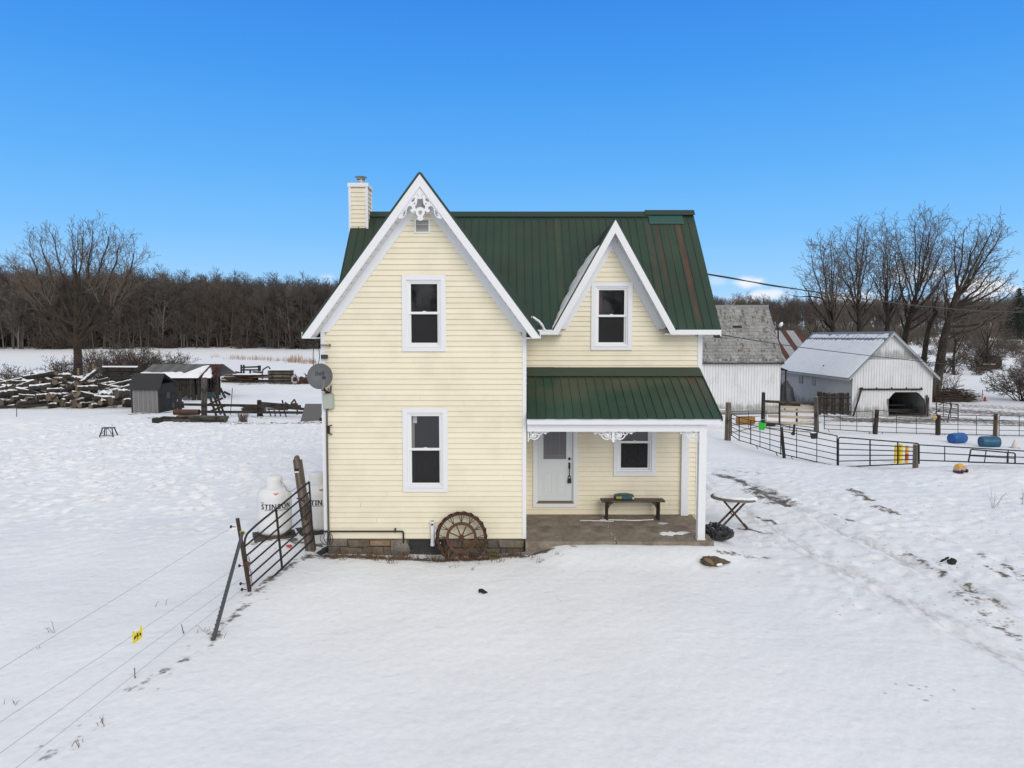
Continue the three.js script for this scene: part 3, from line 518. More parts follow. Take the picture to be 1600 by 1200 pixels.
// ------------------------------------------------ bargeboards, soffits, friezes, gable ornament
{
  const rake = (name, gx, apex, slope, d1, drop, z0, z1, tailY, m, parent = house) => {   // two boards meeting at the peak
    for (const s of [-1, 1]) {
      const f = (d) => apex - slope * d, dl = Math.min(d1, (apex - drop - tailY) / slope);
      const pts = [[0, apex], [d1, f(d1)], [d1, tailY], [dl, tailY], [0, apex - drop]].map(([d, y]) => [gx + s * d, y]);
      mesh(name, poly(s > 0 ? pts : pts.reverse(), z1 - z0).translate(0, 0, z0), m, parent);
    }
  };
  rake('bargeboard', GX, 8.205, 1.345, 2.511, .275, .41, .445, 4.765, M.white);
  rake('bargeboard', DX, 7.515, 1.78, 1.452, .30, -1.275, -1.24, 4.85, M.white);
  // eave fascia of the main slope either side of the dormer, running into its bargeboards
  mesh('fascia', span(.585, DX - 1.452, 4.85, 4.965, -1.275, -1.24), M.white, house);
  mesh('fascia', span(DX + 1.452, RX1, 4.85, 4.965, -1.275, -1.24), M.white, house);
  // rake boards of the main gable ends
  for (const x of [RX0 - .005, RX1 - .025]) mesh('rake_board', [hexa([V(x, mainY(EZ) - .15, EZ), V(x + .03, mainY(EZ) - .15, EZ), V(x + .03, RIDGE - .18, RZ), V(x, RIDGE - .18, RZ)], [V(x, mainY(EZ) - .022, EZ), V(x + .03, mainY(EZ) - .022, EZ), V(x + .03, RIDGE - .022, RZ), V(x, RIDGE - .022, RZ)]), hexa([V(x, RIDGE - .18, RZ), V(x + .03, RIDGE - .18, RZ), V(x + .03, mainY(-6.75) - .15, -6.75), V(x, mainY(-6.75) - .15, -6.75)], [V(x, RIDGE - .022, RZ), V(x + .03, RIDGE - .022, RZ), V(x + .03, mainY(-6.75) - .022, -6.75), V(x, mainY(-6.75) - .022, -6.75)])], M.white, house);
  // soffits under the rakes: vented vinyl strips, every joint a small gap
  const sloped = (gx, y0, slope, d0, d1, za, zb, s) => { const X = (d) => gx + s * d, Y = (d) => y0 - slope * d; const q = [V(X(d0), Y(d0), zb), V(X(d1), Y(d1), zb), V(X(d1), Y(d1), za), V(X(d0), Y(d0), za)], up = q.map((p) => p.clone().add(V(0, .03, 0))); return s > 0 ? hexa(q, up) : hexa(q.reverse(), up.reverse()); };
  for (const s of [-1, 1]) {
    for (let d = .0; d < 2.35; d += .105) mesh('soffit_strip', sloped(GX, 7.925, 1.345, d + .003, Math.min(d + .102, 2.335), .0, .409, s), M.soffit, house);
    for (let d = .0; d < 1.2; d += .105) mesh('soffit_strip', sloped(DX, 7.26, 1.78, d + .003, Math.min(d + .102, 1.30), MZ, -1.276, s), M.soffit, house);
    const dots = [], dd = []; for (let d = .12; d < 2.2; d += .105) dots.push(rod(V(GX + s * d, 7.925 - 1.345 * d - .001, .33), V(GX + s * d, 7.925 - 1.345 * d + .01, .33), .017, .017, 6));
    for (let d = .12; d < 1.2; d += .085) dd.push(rod(V(DX + s * d, 7.26 - 1.78 * d - .001, -1.36), V(DX + s * d, 7.26 - 1.78 * d + .01, -1.36), .015, .015, 6));
    mesh('vent_holes', dots, M.hole, house); mesh('vent_holes', dd, M.hole, house);
  }
  mesh('soffit', [span(WX0 - .285, WX0, 4.762, 4.785, -1.2, .408), span(WX1, WX1 + .285, 4.762, 4.785, MZ, .408)], M.soffit, house);
  mesh('soffit', [span(.585, DX - 1.2, 4.855, 4.875, MZ, -1.276), span(DX + 1.2, RX1, 4.855, 4.875, MZ, -1.276)], M.soffit, house);
  mesh('fascia', [span(WX0 - .31, WX0 - .286, 4.765, 4.90, -1.2, .41), span(WX1 + .286, WX1 + .31, 4.765, 4.90, EZ, .41)], M.white, house);
  // friezes along the top of the boards
  const frieze = (gx, yo, slope, w, d1, z, foot) => { for (const s of [-1, 1]) { const pts = [[0, yo], [d1, yo - slope * d1], [d1, foot], [(yo - w - foot) / slope, foot], [0, yo - w]].map(([d, y]) => [gx + s * d, y]); mesh('frieze_board', poly(s > 0 ? pts : pts.reverse(), .03).translate(0, 0, z), M.white, house); } };
  frieze(GX, 7.925, 1.345, .27, 2.235, .008, 4.90);
  frieze(DX, 7.26, 1.78, .335, 1.27, MZ + .008, 4.985);

  // pierced ornament in the big gable, drawn from the peak (0, 0) downward; one unit is a tenth of a photograph pixel
  const U = .00136, P2 = (x, y) => new THREE.Vector2((x - 540) * U, (290 - y) * U);
  const curve = (pts, Kind) => new THREE.SplineCurve(pts).getPoints(pts.length * 5);
  const half = curve([P2(893, 758), P2(862, 775), P2(815, 768), P2(772, 735), P2(752, 680), P2(742, 622), P2(715, 588), P2(680, 590), P2(662, 615), P2(672, 632), P2(692, 645), P2(684, 668), P2(652, 682), P2(622, 660), P2(612, 668), P2(604, 705), P2(578, 748), P2(588, 778), P2(566, 800), P2(540, 806)]);
  const mirrored = half.map((p) => new THREE.Vector2(-p.x, p.y));
  const s = new THREE.Shape([P2(540, 285), ...mirrored, ...half.slice().reverse().slice(1)]);
  const hole = (pts) => s.holes.push(new THREE.Path(curve([...pts.map(([x, y]) => P2(x, y)), P2(...pts[0])])));
  const both = (pts) => { hole(pts); hole(pts.map(([x, y]) => [1080 - x, y]).reverse()); };
  hole([[503, 470], [540, 478], [577, 470], [586, 520], [596, 560], [618, 590], [606, 626], [572, 606], [540, 600], [508, 606], [474, 626], [462, 590], [484, 560], [494, 520]]);
  both([[622, 458], [650, 478], [676, 508], [664, 520], [640, 512], [624, 488]]);
  both([[616, 535], [640, 545], [632, 562], [618, 552]]);
  both([[582, 400], [591, 406], [582, 413], [573, 406]]); both([[565, 424], [573, 430], [565, 437], [557, 430]]);
  hole([[514, 664], [540, 652], [566, 664], [566, 690], [540, 722], [514, 690]]);
  both([[766, 642], [790, 668], [812, 700], [800, 712], [816, 738], [796, 742], [776, 715], [768, 680]]);
  const g = new THREE.ExtrudeGeometry(s, { depth: .03, bevelEnabled: true, bevelSize: .004, bevelThickness: .004, bevelOffset: -.004, bevelSegments: 1 });
  mesh('gable_ornament', g.translate(GX, 7.935, .372), M.white, house);

  // louvred gable vent
  const v = group('gable_vent', house, V(-1.93, 7.19, 0)), w = .17, h = .165;
  mesh('frame', [span(-w, w, h - .035, h, 0, .04), span(-w, w, -h, -h + .035, 0, .04), span(-w, -w + .035, -h + .035, h - .035, 0, .04), span(w - .035, w, -h + .035, h - .035, 0, .04)], M.white, v);
  for (let i = 0; i < 8; i++) mesh('louver', bx(2 * w - .07, .03, .006).rotateX(-.85).translate(0, -h + .055 + i * .031, .022), mat(.36, .375, .40, .5), v);
  mesh('back', span(-w + .02, w - .02, -h + .02, h - .02, .002, .006), M.hole, v);
}

// ------------------------------------------------ chimney chase with steel flue
{
  const c = group('chimney', house), x0 = -4.33, x1 = -3.84, z1 = -3.66, z0 = -4.22, top = 8.86, mid = (x0 + x1) / 2, mz = (z0 + z1) / 2;
  mesh('core', span(x0 + .02, x1 - .02, 7.2, top - .03, z0 + .02, z1 - .02), M.core, c);
  for (let i = 0, y = 7.62; y < top - .13; i++, y += .112) {
    const t = y + .104, l = .016;
    mesh('siding_board', hexa([V(x0 + .05, y, z1 - .02), V(x1 - .05, y, z1 - .02), V(x1 - .05, t, z1 - .02), V(x0 + .05, t, z1 - .02)], [V(x0 + .05, y, z1 + l - .01), V(x1 - .05, y, z1 + l - .01), V(x1 - .05, t, z1 - .008), V(x0 + .05, t, z1 - .008)]), M.siding[i % 4], c);
    mesh('siding_board', hexa([V(x1 - .02, y, z1 - .05), V(x1 - .02, y, z0 + .05), V(x1 - .02, t, z0 + .05), V(x1 - .02, t, z1 - .05)], [V(x1 + l - .01, y, z1 - .05), V(x1 + l - .01, y, z0 + .05), V(x1 - .008, t, z0 + .05), V(x1 - .008, t, z1 - .05)]), M.siding[(i + 1) % 4], c);
  }
  for (const [x, z] of [[x0, z1], [x1, z1], [x1, z0], [x0, z0]]) mesh('corner_trim', span(x - .032 + (x < mid ? .02 : -.02), x + .032 + (x < mid ? .02 : -.02), 7.0, top - .09, z - .032 + (z < mz ? .02 : -.02), z + .032 + (z < mz ? .02 : -.02)), M.white, c);
  mesh('cap', [span(x0 - .03, x1 + .03, top - .09, top, z0 - .03, z1 + .03), span(x0 - .02, x1 + .02, top, top + .012, z0 - .02, z1 + .02)], M.white, c);
  const lathe = (pts) => new THREE.LatheGeometry(pts.map(([r, y]) => new THREE.Vector2(r, y)), 24).translate(mid + .02, top + .01, mz);
  mesh('flue', lathe([[.085, 0], [.085, .10], [.10, .105], [.10, .125], [.088, .128], [.088, .14]]), M.steel, c);
  mesh('flue_cap', [lathe([[.11, .15], [.115, .20], [.165, .205], [.168, .215], [.02, .245], [0, .245]]), lathe([[.07, .13], [.07, .16]])], M.galvanised, c);
}

// ------------------------------------------------ porch
{
  const f = (x, z) => lerp(PEY, PTY, clamp((PEZ - z) / (PEZ - MZ), 0, 1)), fz = (z) => f(0, z);
  const p = group('porch_roof', house), n = 21, dx = (PX1 - PX0) / n, uv = (x, z) => [(x - PX0) / (PX1 - PX0), clamp((MZ - z) / (MZ - PEZ), 0, 1)];
  for (let i = 0; i < n; i++) mesh('roof_panel', ribbedSheet(PX0 + i * dx, PX0 + (i + 1) * dx, PEZ + .006 * Math.sin(i * 2.3), PEZ + .006 * Math.sin(i * 2.3 + 1), MZ + .03, fz, uv), RoofPorch, p);
  const flash = (x0, x1, o) => hexa([V(x0, fz(MZ + .36) + .028, MZ + .36), V(x1, fz(MZ + .36) + .028, MZ + .36), V(x1, fz(MZ + .03) + .03, MZ + .03), V(x0, fz(MZ + .03) + .03, MZ + .03)], [V(x0, fz(MZ + .36) + .036 + o, MZ + .36), V(x1, fz(MZ + .36) + .036 + o, MZ + .36), V(x1, fz(MZ + .03) + .06 + o, MZ + .022), V(x0, fz(MZ + .03) + .06 + o, MZ + .022)]);
  const fl = mat(.030, .052, .036, .5, { map: T.grime });
  mesh('flashing', flash(PX0, 1.02, .004), fl, p); mesh('flashing', flash(1.0, PX1, 0), fl, p);
  mesh('rake_trim', hexa([V(PX1 - .004, fz(PEZ) - .06, PEZ), V(PX1 + .02, fz(PEZ) - .06, PEZ), V(PX1 + .02, fz(MZ) - .06, MZ), V(PX1 - .004, fz(MZ) - .06, MZ)], [V(PX1 - .004, fz(PEZ) + .025, PEZ), V(PX1 + .02, fz(PEZ) + .025, PEZ), V(PX1 + .02, fz(MZ) + .025, MZ), V(PX1 - .004, fz(MZ) + .025, MZ)]), M.roofGreen, p);
  mesh('porch_fascia', span(PX0 - .01, PX1, 2.905, 3.028, PEZ - .065, PEZ - .035), M.white, house);
  mesh('porch_ceiling', span(PX0, PX1 - .05, 2.90, 2.92, MZ + .02, PEZ - .066), mat(.60, .61, .62, .6), house);
  mesh('porch_beam', span(PX0 + .0, 4.09, 2.735, 2.898, -.03, .105), M.white, house);
  mesh('porch_beam', span(4.10, 4.245, 2.735, 2.898, MZ + .10, -.03), M.white, house);
  // slab in two pours with the crack between
  const slab = (x0, x1, a, b) => hexa([V(x0, .02, .215), V(x1 + b, .02, .215), V(x1 + a, .02, MZ), V(x0, .02, MZ)], [V(x0, .325, .205), V(x1 + b, .325, .205), V(x1 + a, .44, MZ), V(x0, .44, MZ)]);
  mesh('porch_slab', slab(WX1, 2.20, -.02, .08), M.concrete, house);
  mesh('porch_slab', hexa([V(2.29, .02, .225), V(4.43, .02, .225), V(4.43, .02, MZ), V(2.19, .02, MZ)], [V(2.295, .323, .215), V(4.42, .323, .215), V(4.42, .438, MZ), V(2.195, .438, MZ)]), M.concrete, house);
  mesh('porch_post', [span(4.09, 4.25, .33, 2.90, -.05, .11), span(4.08, 4.26, .33, .36, -.06, .12)], M.white, house);
  // scrollwork brackets under the beam
  const stroke = (pts, w0, w1 = w0) => { const L = [], Q = [], c = new THREE.SplineCurve(pts.map(([x, y]) => new THREE.Vector2(x, y))), n = pts.length * 6; for (let i = 0; i <= n; i++) { const q = c.getPoint(i / n), t = c.getTangent(i / n), w = lerp(w0, w1, i / n) / 2; L.push([q.x - t.y * w, q.y + t.x * w]); Q.push([q.x + t.y * w, q.y - t.x * w]); } return poly([...L, ...Q.reverse()], .022, 0); };
  const spiral = (cx, cy, r0, r1, a0, turns) => { const o = []; for (let i = 0; i <= 22; i++) { const t = i / 22, a = a0 + t * turns * 2 * Math.PI, r = lerp(r0, r1, t); o.push([cx + r * Math.cos(a), cy + r * Math.sin(a)]); } return o; };
  const bracket = () => [   // runs from the post (x = 0) along the beam (y = 0)
    stroke([[.0, -.012], [.24, -.012], [.47, -.012]], .026), stroke([[.012, 0], [.012, -.10], [.012, -.23]], .026),
    stroke(spiral(.125, -.085, .072, .012, Math.PI * .9, -1.55), .024, .026), stroke([[.05, -.09], [.08, -.155], [.15, -.178], [.215, -.150], [.25, -.10], [.29, -.05], [.34, -.03]], .026, .022),
    stroke([[.012, -.175], [.05, -.165], [.085, -.16]], .022), stroke([[.20, -.055], [.235, -.075], [.262, -.098]], .03, .012), stroke([[.20, -.02], [.225, -.045], [.20, -.075]], .02, .012),
    stroke([[.30, -.085], [.285, -.055], [.315, -.02]], .02, .026), stroke([[.35, -.02], [.37, -.05], [.40, -.055], [.43, -.02]], .024, .014), poly([[.34, -.02], [.47, -.02], [.43, -.035], [.39, -.058]], .022),
    new THREE.CylinderGeometry(.028, .028, .024, 12).rotateX(Math.PI / 2).translate(.118, -.083, .011)];
  const put = (x, z, flip, turn = 0) => { const m = mesh('scroll_bracket', bracket(), M.white, house); m.position.set(x, 2.737, z); m.scale.x = flip; m.rotation.y = turn; };
  put(.345, .03, 1); put(2.215, .03, -1); put(2.225, .03, 1); put(4.088, .03, -1);
  const side = mesh('scroll_bracket', bracket(), M.white, house); side.position.set(4.16, 2.737, -.052); side.rotation.y = Math.PI / 2;
  mesh('finial', [poly([[-.03, 0], [.03, 0], [.03, -.19], [.012, -.215], [.018, -.235], [0, -.255], [-.018, -.235], [-.012, -.215], [-.03, -.19]], .03)].map((g) => g.translate(2.22, 2.737, .026)), M.white, house);
  // snow left on the slab
  const patch = (pts, h, seed) => { const s = new THREE.Shape(new THREE.SplineCurve([...pts, pts[0]].map(([x, z]) => new THREE.Vector2(x, -z))).getPoints(60).map((q, i) => q.multiplyScalar(1).add(new THREE.Vector2(.02 * n2(i * .7, seed), .014 * n2(i * .9, seed + 4))))); const g = new THREE.ExtrudeGeometry(s, { depth: h, bevelEnabled: true, bevelSize: .02, bevelThickness: .01, bevelOffset: -.02, bevelSegments: 2 }); g.rotateX(-Math.PI / 2 + .0603); return g; };
  const lay = (g, x, z) => g.translate(x, lerp(.327, .442, (.2 - z) / 1.9), z);
  mesh('slab_snow', [lay(patch([[-.34, .0], [-.24, -.12], [-.12, -.10], [-.05, -.16], [.06, -.08], [.22, -.15], [.38, -.09], [.24, -.02], [.16, .05], [.02, .02], [-.08, .13], [-.2, .06], [-.27, .10]], .006, 2), 3.66, -.28), lay(patch([[-.62, -.0], [-.2, -.012], [.2, .02], [.62, -.03], [.58, .0], [.2, .05], [-.2, .02], [-.6, .015]], .004, 5), 2.75, -1.28), lay(patch([[-.3, -.005], [0, -.012], [.42, .03], [.40, .05], [0, .01], [-.3, .008]], .003, 6), 1.95, -1.22), lay(patch([[-.1, 0], [0, -.04], [.1, 0], [0, .04]], .004, 8), 3.55, -1.0)], M.snowSoft, house);
  const crumbs = []; for (let i = 0; i < 16; i++) { const t = i / 16; crumbs.push(rough(new THREE.IcosahedronGeometry(.007 + .012 * R(), 1).scale(1, .4, 1), .006, 30, i).translate(2.20 + .085 * t + (R() - .5) * .03, lerp(.44, .328, t), lerp(-1.6, .17, t))); }
  mesh('slab_snow', crumbs, M.snowSoft, house);
}

// ------------------------------------------------ stone foundation
{
  const f = group('foundation', house);
  mesh('mortar', [span(WX0 + .03, -2.30, -.5, SILL - .02, -.2, -.03), span(-1.45, WX1, -.5, SILL - .02, -.2, -.03), span(WX0 + .03, WX0 + .2, -.5, SILL - .02, BACK, -.2), span(MX1 - .2, MX1 - .02, -.5, SILL + .1, BACK, MZ - .04)], mat(.16, .145, .125, .95, { map: T.stone }), f);
  tag(mesh('hatch', [span(-2.30, -1.45, -.4, SILL - .03, -.14, -.09), bar(V(-2.28, .10, -.085), V(-1.55, .22, -.085), .03, .02), bar(V(-2.1, -.1, -.085), V(-2.0, .3, -.085), .02, .02)], mat(.035, .037, .04, .7), f), 'dark sheeting over the crawlspace opening');
  const tones = [[.25, .21, .165], [.34, .25, .15], [.19, .17, .15], [.29, .26, .225], [.22, .175, .125], [.15, .14, .13]].map((c) => mat(...c, .95, { map: T.stone, bumpMap: T.stoneBump, bumpScale: .02 }));
  const course = (x, xEnd, y0, y1, seed) => { const r = rng(seed); while (x < xEnd - .05) { const w = Math.min(xEnd - x, .24 + r() * .34); const g = rbx(w - .016, (y1 - y0) * (.9 + r() * .08), .10 + r() * .04, .028, x + w / 2, (y0 + y1) / 2 + (r() - .5) * .02, -.045 + r() * .022, 3); mesh('stone', rough(g, .035, 5, seed + x * 9), tones[Math.floor(r() * 6)], f); x += w; } };
  course(WX0 + .03, -2.32, .155, SILL - .03, 5); course(WX0 + .03, -2.32, -.06, .15, 8); course(WX0 + .03, -2.32, -.3, -.065, 9);
  course(-1.43, WX1, .12, SILL - .03, 15); course(-1.43, WX1, -.12, .115, 18);
  mesh('stone', rough(new THREE.IcosahedronGeometry(.20, 3).scale(1.05, 1.1, .55), .05, 5).translate(-2.48, .11, .0), tones[3], f);
}

// ------------------------------------------------ fixed to the corner of the house
{
  const dish = thing('satellite_dish', 'round grey satellite dish on the corner of the cream house', 'satellite dish', V(WX0 + .05, 3.96, .36));
  const bowl = new THREE.LatheGeometry([[0, -.075], [.08, -.07], [.16, -.048], [.235, -.012], [.262, .006], [.266, .002], [.24, -.022], [.16, -.06], [0, -.09]].map(([r, y]) => new THREE.Vector2(r, y)), 48).rotateX(Math.PI / 2).scale(1, 1.06, 1);
  const tilt = (g) => g.rotateX(-.28).rotateY(.16);
  mesh('reflector', tilt(bowl.clone()), mat(.115, .12, .13, .55, { map: T.grime }), dish);
  const bend = (g) => { const p = g.attributes.position; for (let i = 0; i < p.count; i++) { const x = p.getX(i), y = p.getY(i), r2 = x * x + y * y; p.setZ(i, p.getZ(i) - .0735 + r2 * 1.12 + .002); } g.computeVertexNormals(); return g; };
  mesh('lettering', tilt(bend(word('Bell', .085, .003, fontPlain).rotateZ(.03).translate(-.01, .075, 0))), mat(.008, .008, .01, .6), dish);
  const lnb = [V(.0, -.30, .0), V(.05, -.36, .14), V(.10, -.30, .36)];
  mesh('feed_arm', tilt(pipe([V(.02, -.26, -.03), V(.07, -.30, .10), V(.12, -.17, .40)], .013, 8)), M.galvanised, dish);
  mesh('feed_horn', tilt(rbx(.075, .05, .05, .012, .125, -.12, .40)), M.black, dish);
  mesh('mount', [pipe([V(0, -.05, -.10), V(.04, -.28, -.16), V(.10, -.42, -.30)], .026, 10), rbx(.10, .13, .04, .01, .10, -.42, -.32), rod(V(.02, -.30, -.02), V(.11, -.34, -.22), .01), rod(V(.16, -.26, -.05), V(.10, -.40, -.28), .01)], M.rustDark, dish);

  const m = thing('electric_meter', 'pale grey green electric meter box below the satellite dish', 'meter box', V(-3.99, 3.40, .03));
  mesh('box', rbx(.22, .34, .11, .02, 0, 0, .055), mat(.37, .40, .36, .6, { map: T.grime }), m);
  mesh('cover', [rbx(.19, .30, .012, .005, -.005, 0, .115), new THREE.CylinderGeometry(.012, .012, .02, 8).rotateX(Math.PI / 2).translate(0, -.14, .12)], mat(.40, .43, .39, .6, { map: T.grime }), m);
  mesh('conduit', [pipe([V(-.05, -.16, .05), V(-.055, -.5, .04), V(-.06, -1.3, .035), V(-.06, -3.1, .03)], .022, 8), rod(V(.04, .17, .05), V(.05, .34, .04), .02)], mat(.10, .095, .09, .7), m);
  mesh('bracket', [bx(.06, .17, .03, -.02, -.62, .05), bar(V(-.02, -.55, .05), V(.06, -.52, .05), .02, .03), bar(V(-.02, -.70, .05), V(.06, -.73, .05), .02, .03)], M.darkWood, m);
  mesh('knockout', new THREE.CylinderGeometry(.018, .018, .02, 10).translate(-.02, -.178, .055), M.black, m);

  const y = thing('security_camera', 'small black camera on an arm under the left eave', 'camera', V(WX0 - .02, 4.62, .10));
  mesh('housing', [rbx(.20, .12, .12, .03, -.12, 0, .04), new THREE.CylinderGeometry(.05, .045, .06, 16).rotateX(Math.PI / 2).translate(-.15, -.02, .12)], M.black, y);
  mesh('arm', [rbx(.20, .03, .03, .008, .13, .0, .0), rbx(.03, .06, .04, .008, .22, 0, -.03)], mat(.20, .15, .10, .7), y);
  mesh('cable', [pipe([V(-.12, -.05, .03), V(-.13, -.3, .03), V(-.10, -.62, .06), V(-.02, -.75, .10)], .008, 6), pipe([V(-.02, -.05, .0), V(.0, -.25, .0), V(-.03, -.45, .02), V(-.01, -.6, .05)], .008, 6)], M.black, y);
  const f = thing('floodlight', 'flat black floodlight just above the satellite dish', 'floodlight', V(WX0 + .08, 4.37, .05));
  mesh('head', [rbx(.145, .085, .05, .01, 0, 0, .03)], M.black, f); mesh('lens', rbx(.12, .06, .008, .003, 0, 0, .058), mat(.05, .05, .055, .15), f); mesh('bracket', bx(.04, .05, .04, 0, 0, -.01), M.black, f);
}
{ // pipes low on the gable wall
  const g = thing('gas_pipe', 'thin black gas pipe running along the bottom boards of the gable wall', 'pipe');
  const y = .51, z = .055;
  mesh('pipe', [rod(V(-4.55, .36, -.12), V(-4.16, y - .02, z), .018), rod(V(-4.16, y, z), V(-2.44, y, z), .019), rod(V(-2.40, y - .04, z), V(-2.40, -.12, z), .019), new THREE.TorusGeometry(.04, .021, 8, 8, Math.PI / 2).translate(-2.44, y - .04, z)], M.black, g);
  for (const x of [-4.06, -2.58]) mesh('clip', [bx(.03, .10, .02, x, y + .02, .03), new THREE.TorusGeometry(.024, .007, 6, 12).rotateY(Math.PI / 2).translate(x, y, z)], M.black, g);
  const loops = []; for (let i = 0; i < 3; i++) loops.push(pipe([V(-4.16 + .05 * i, y, .07), V(-4.22 + .08 * i, y - .15, .13), V(-4.10 + .06 * i, y - .28, .12), V(-4.04 + .04 * i, y - .1, .1), V(-4.10 + .02 * i, y + .02, .06)], .007, 6));
  mesh('cable_loop', loops, M.black, g);
  const v = thing('vent_pipe', 'short white plastic vent pipe beside the iron wheel', 'pipe', V(-1.755, .46, .07));
  mesh('pipe', [new THREE.CylinderGeometry(.043, .043, .52, 16)], M.vinyl, v); mesh('collar', [new THREE.CylinderGeometry(.05, .05, .07, 16).translate(0, .25, 0), new THREE.CylinderGeometry(.05, .05, .05, 16).translate(0, -.24, 0)], M.vinyl, v);
  mesh('opening', [new THREE.CylinderGeometry(.036, .036, .004, 16).translate(0, .286, 0), new THREE.CylinderGeometry(.025, .025, .01, 12).rotateX(Math.PI / 2).translate(0, .22, .048)], M.hole, v);
  mesh('elbow', [pipe([V(.07, .12, .02), V(.085, .0, .02), V(.09, -.12, .02), V(.17, -.22, .03)], .028, 10)], M.vinyl, v);
}
{ // old tractor wheel leaning on the wall
  const w = thing('wheel_ornament', 'rusty iron tractor wheel with lugged rim leaning on the gable wall', 'wheel', V(-1.105, .425, .24)), r = .545;
  const ring = (R0, R1, d, seg = 64) => { const s = new THREE.Shape().absarc(0, 0, R1, 0, Math.PI * 2); s.holes.push(new THREE.Path().absarc(0, 0, R0, 0, Math.PI * 2, true)); return new THREE.ExtrudeGeometry(s, { depth: d, bevelEnabled: false, curveSegments: seg }).translate(0, 0, -d / 2); };
  const lean = (g) => g.rotateX(-.13);
  mesh('rim', lean(ring(r - .055, r - .02, .13)), M.rustDark, w);
  const lugs = []; for (let i = 0; i < 22; i++) { const a = i / 22 * Math.PI * 2; lugs.push(rbx(.105, .06, .055, .018, 0, 0, .04).rotateZ(.25).translate(0, r - .012, 0).rotateZ(a), rbx(.105, .06, .055, .018, 0, 0, -.04).rotateZ(-.25).translate(0, r - .012, 0).rotateZ(a + .14)); }
  mesh('lugs', lugs.map(lean), M.rustDark, w);
  mesh('inner_ring', lean(ring(.275, .335, .07)), M.rusty, w);
  mesh('hub', lean(new THREE.CylinderGeometry(.05, .055, .16, 16).rotateX(Math.PI / 2)), M.rusty, w); mesh('hub_cap', lean(new THREE.CylinderGeometry(.022, .026, .22, 12).rotateX(Math.PI / 2)), M.rustDark, w);
  for (let i = 0; i < 8; i++) { const a = (i + .5) / 8 * Math.PI * 2; mesh('spoke', lean(rod(V(Math.cos(a) * .03, Math.sin(a) * .03, 0), V(Math.cos(a) * .285, Math.sin(a) * .285, 0), .015, .012, 8)), M.rusty, w); }
  const ties = []; for (let i = 0; i < 12; i++) { const a = i / 12 * Math.PI * 2, q = (t, R0) => V(Math.cos(t) * R0, Math.sin(t) * R0, .02); ties.push(rod(q(a, .33), q(a - .13, r - .045), .007, .007, 5), rod(q(a, .33), q(a + .13, r - .045), .007, .007, 5), rod(q(a, .33), q(a, r - .045), .009, .009, 5)); }
  mesh('tie_rods', ties.map(lean), M.rustDark, w);
}

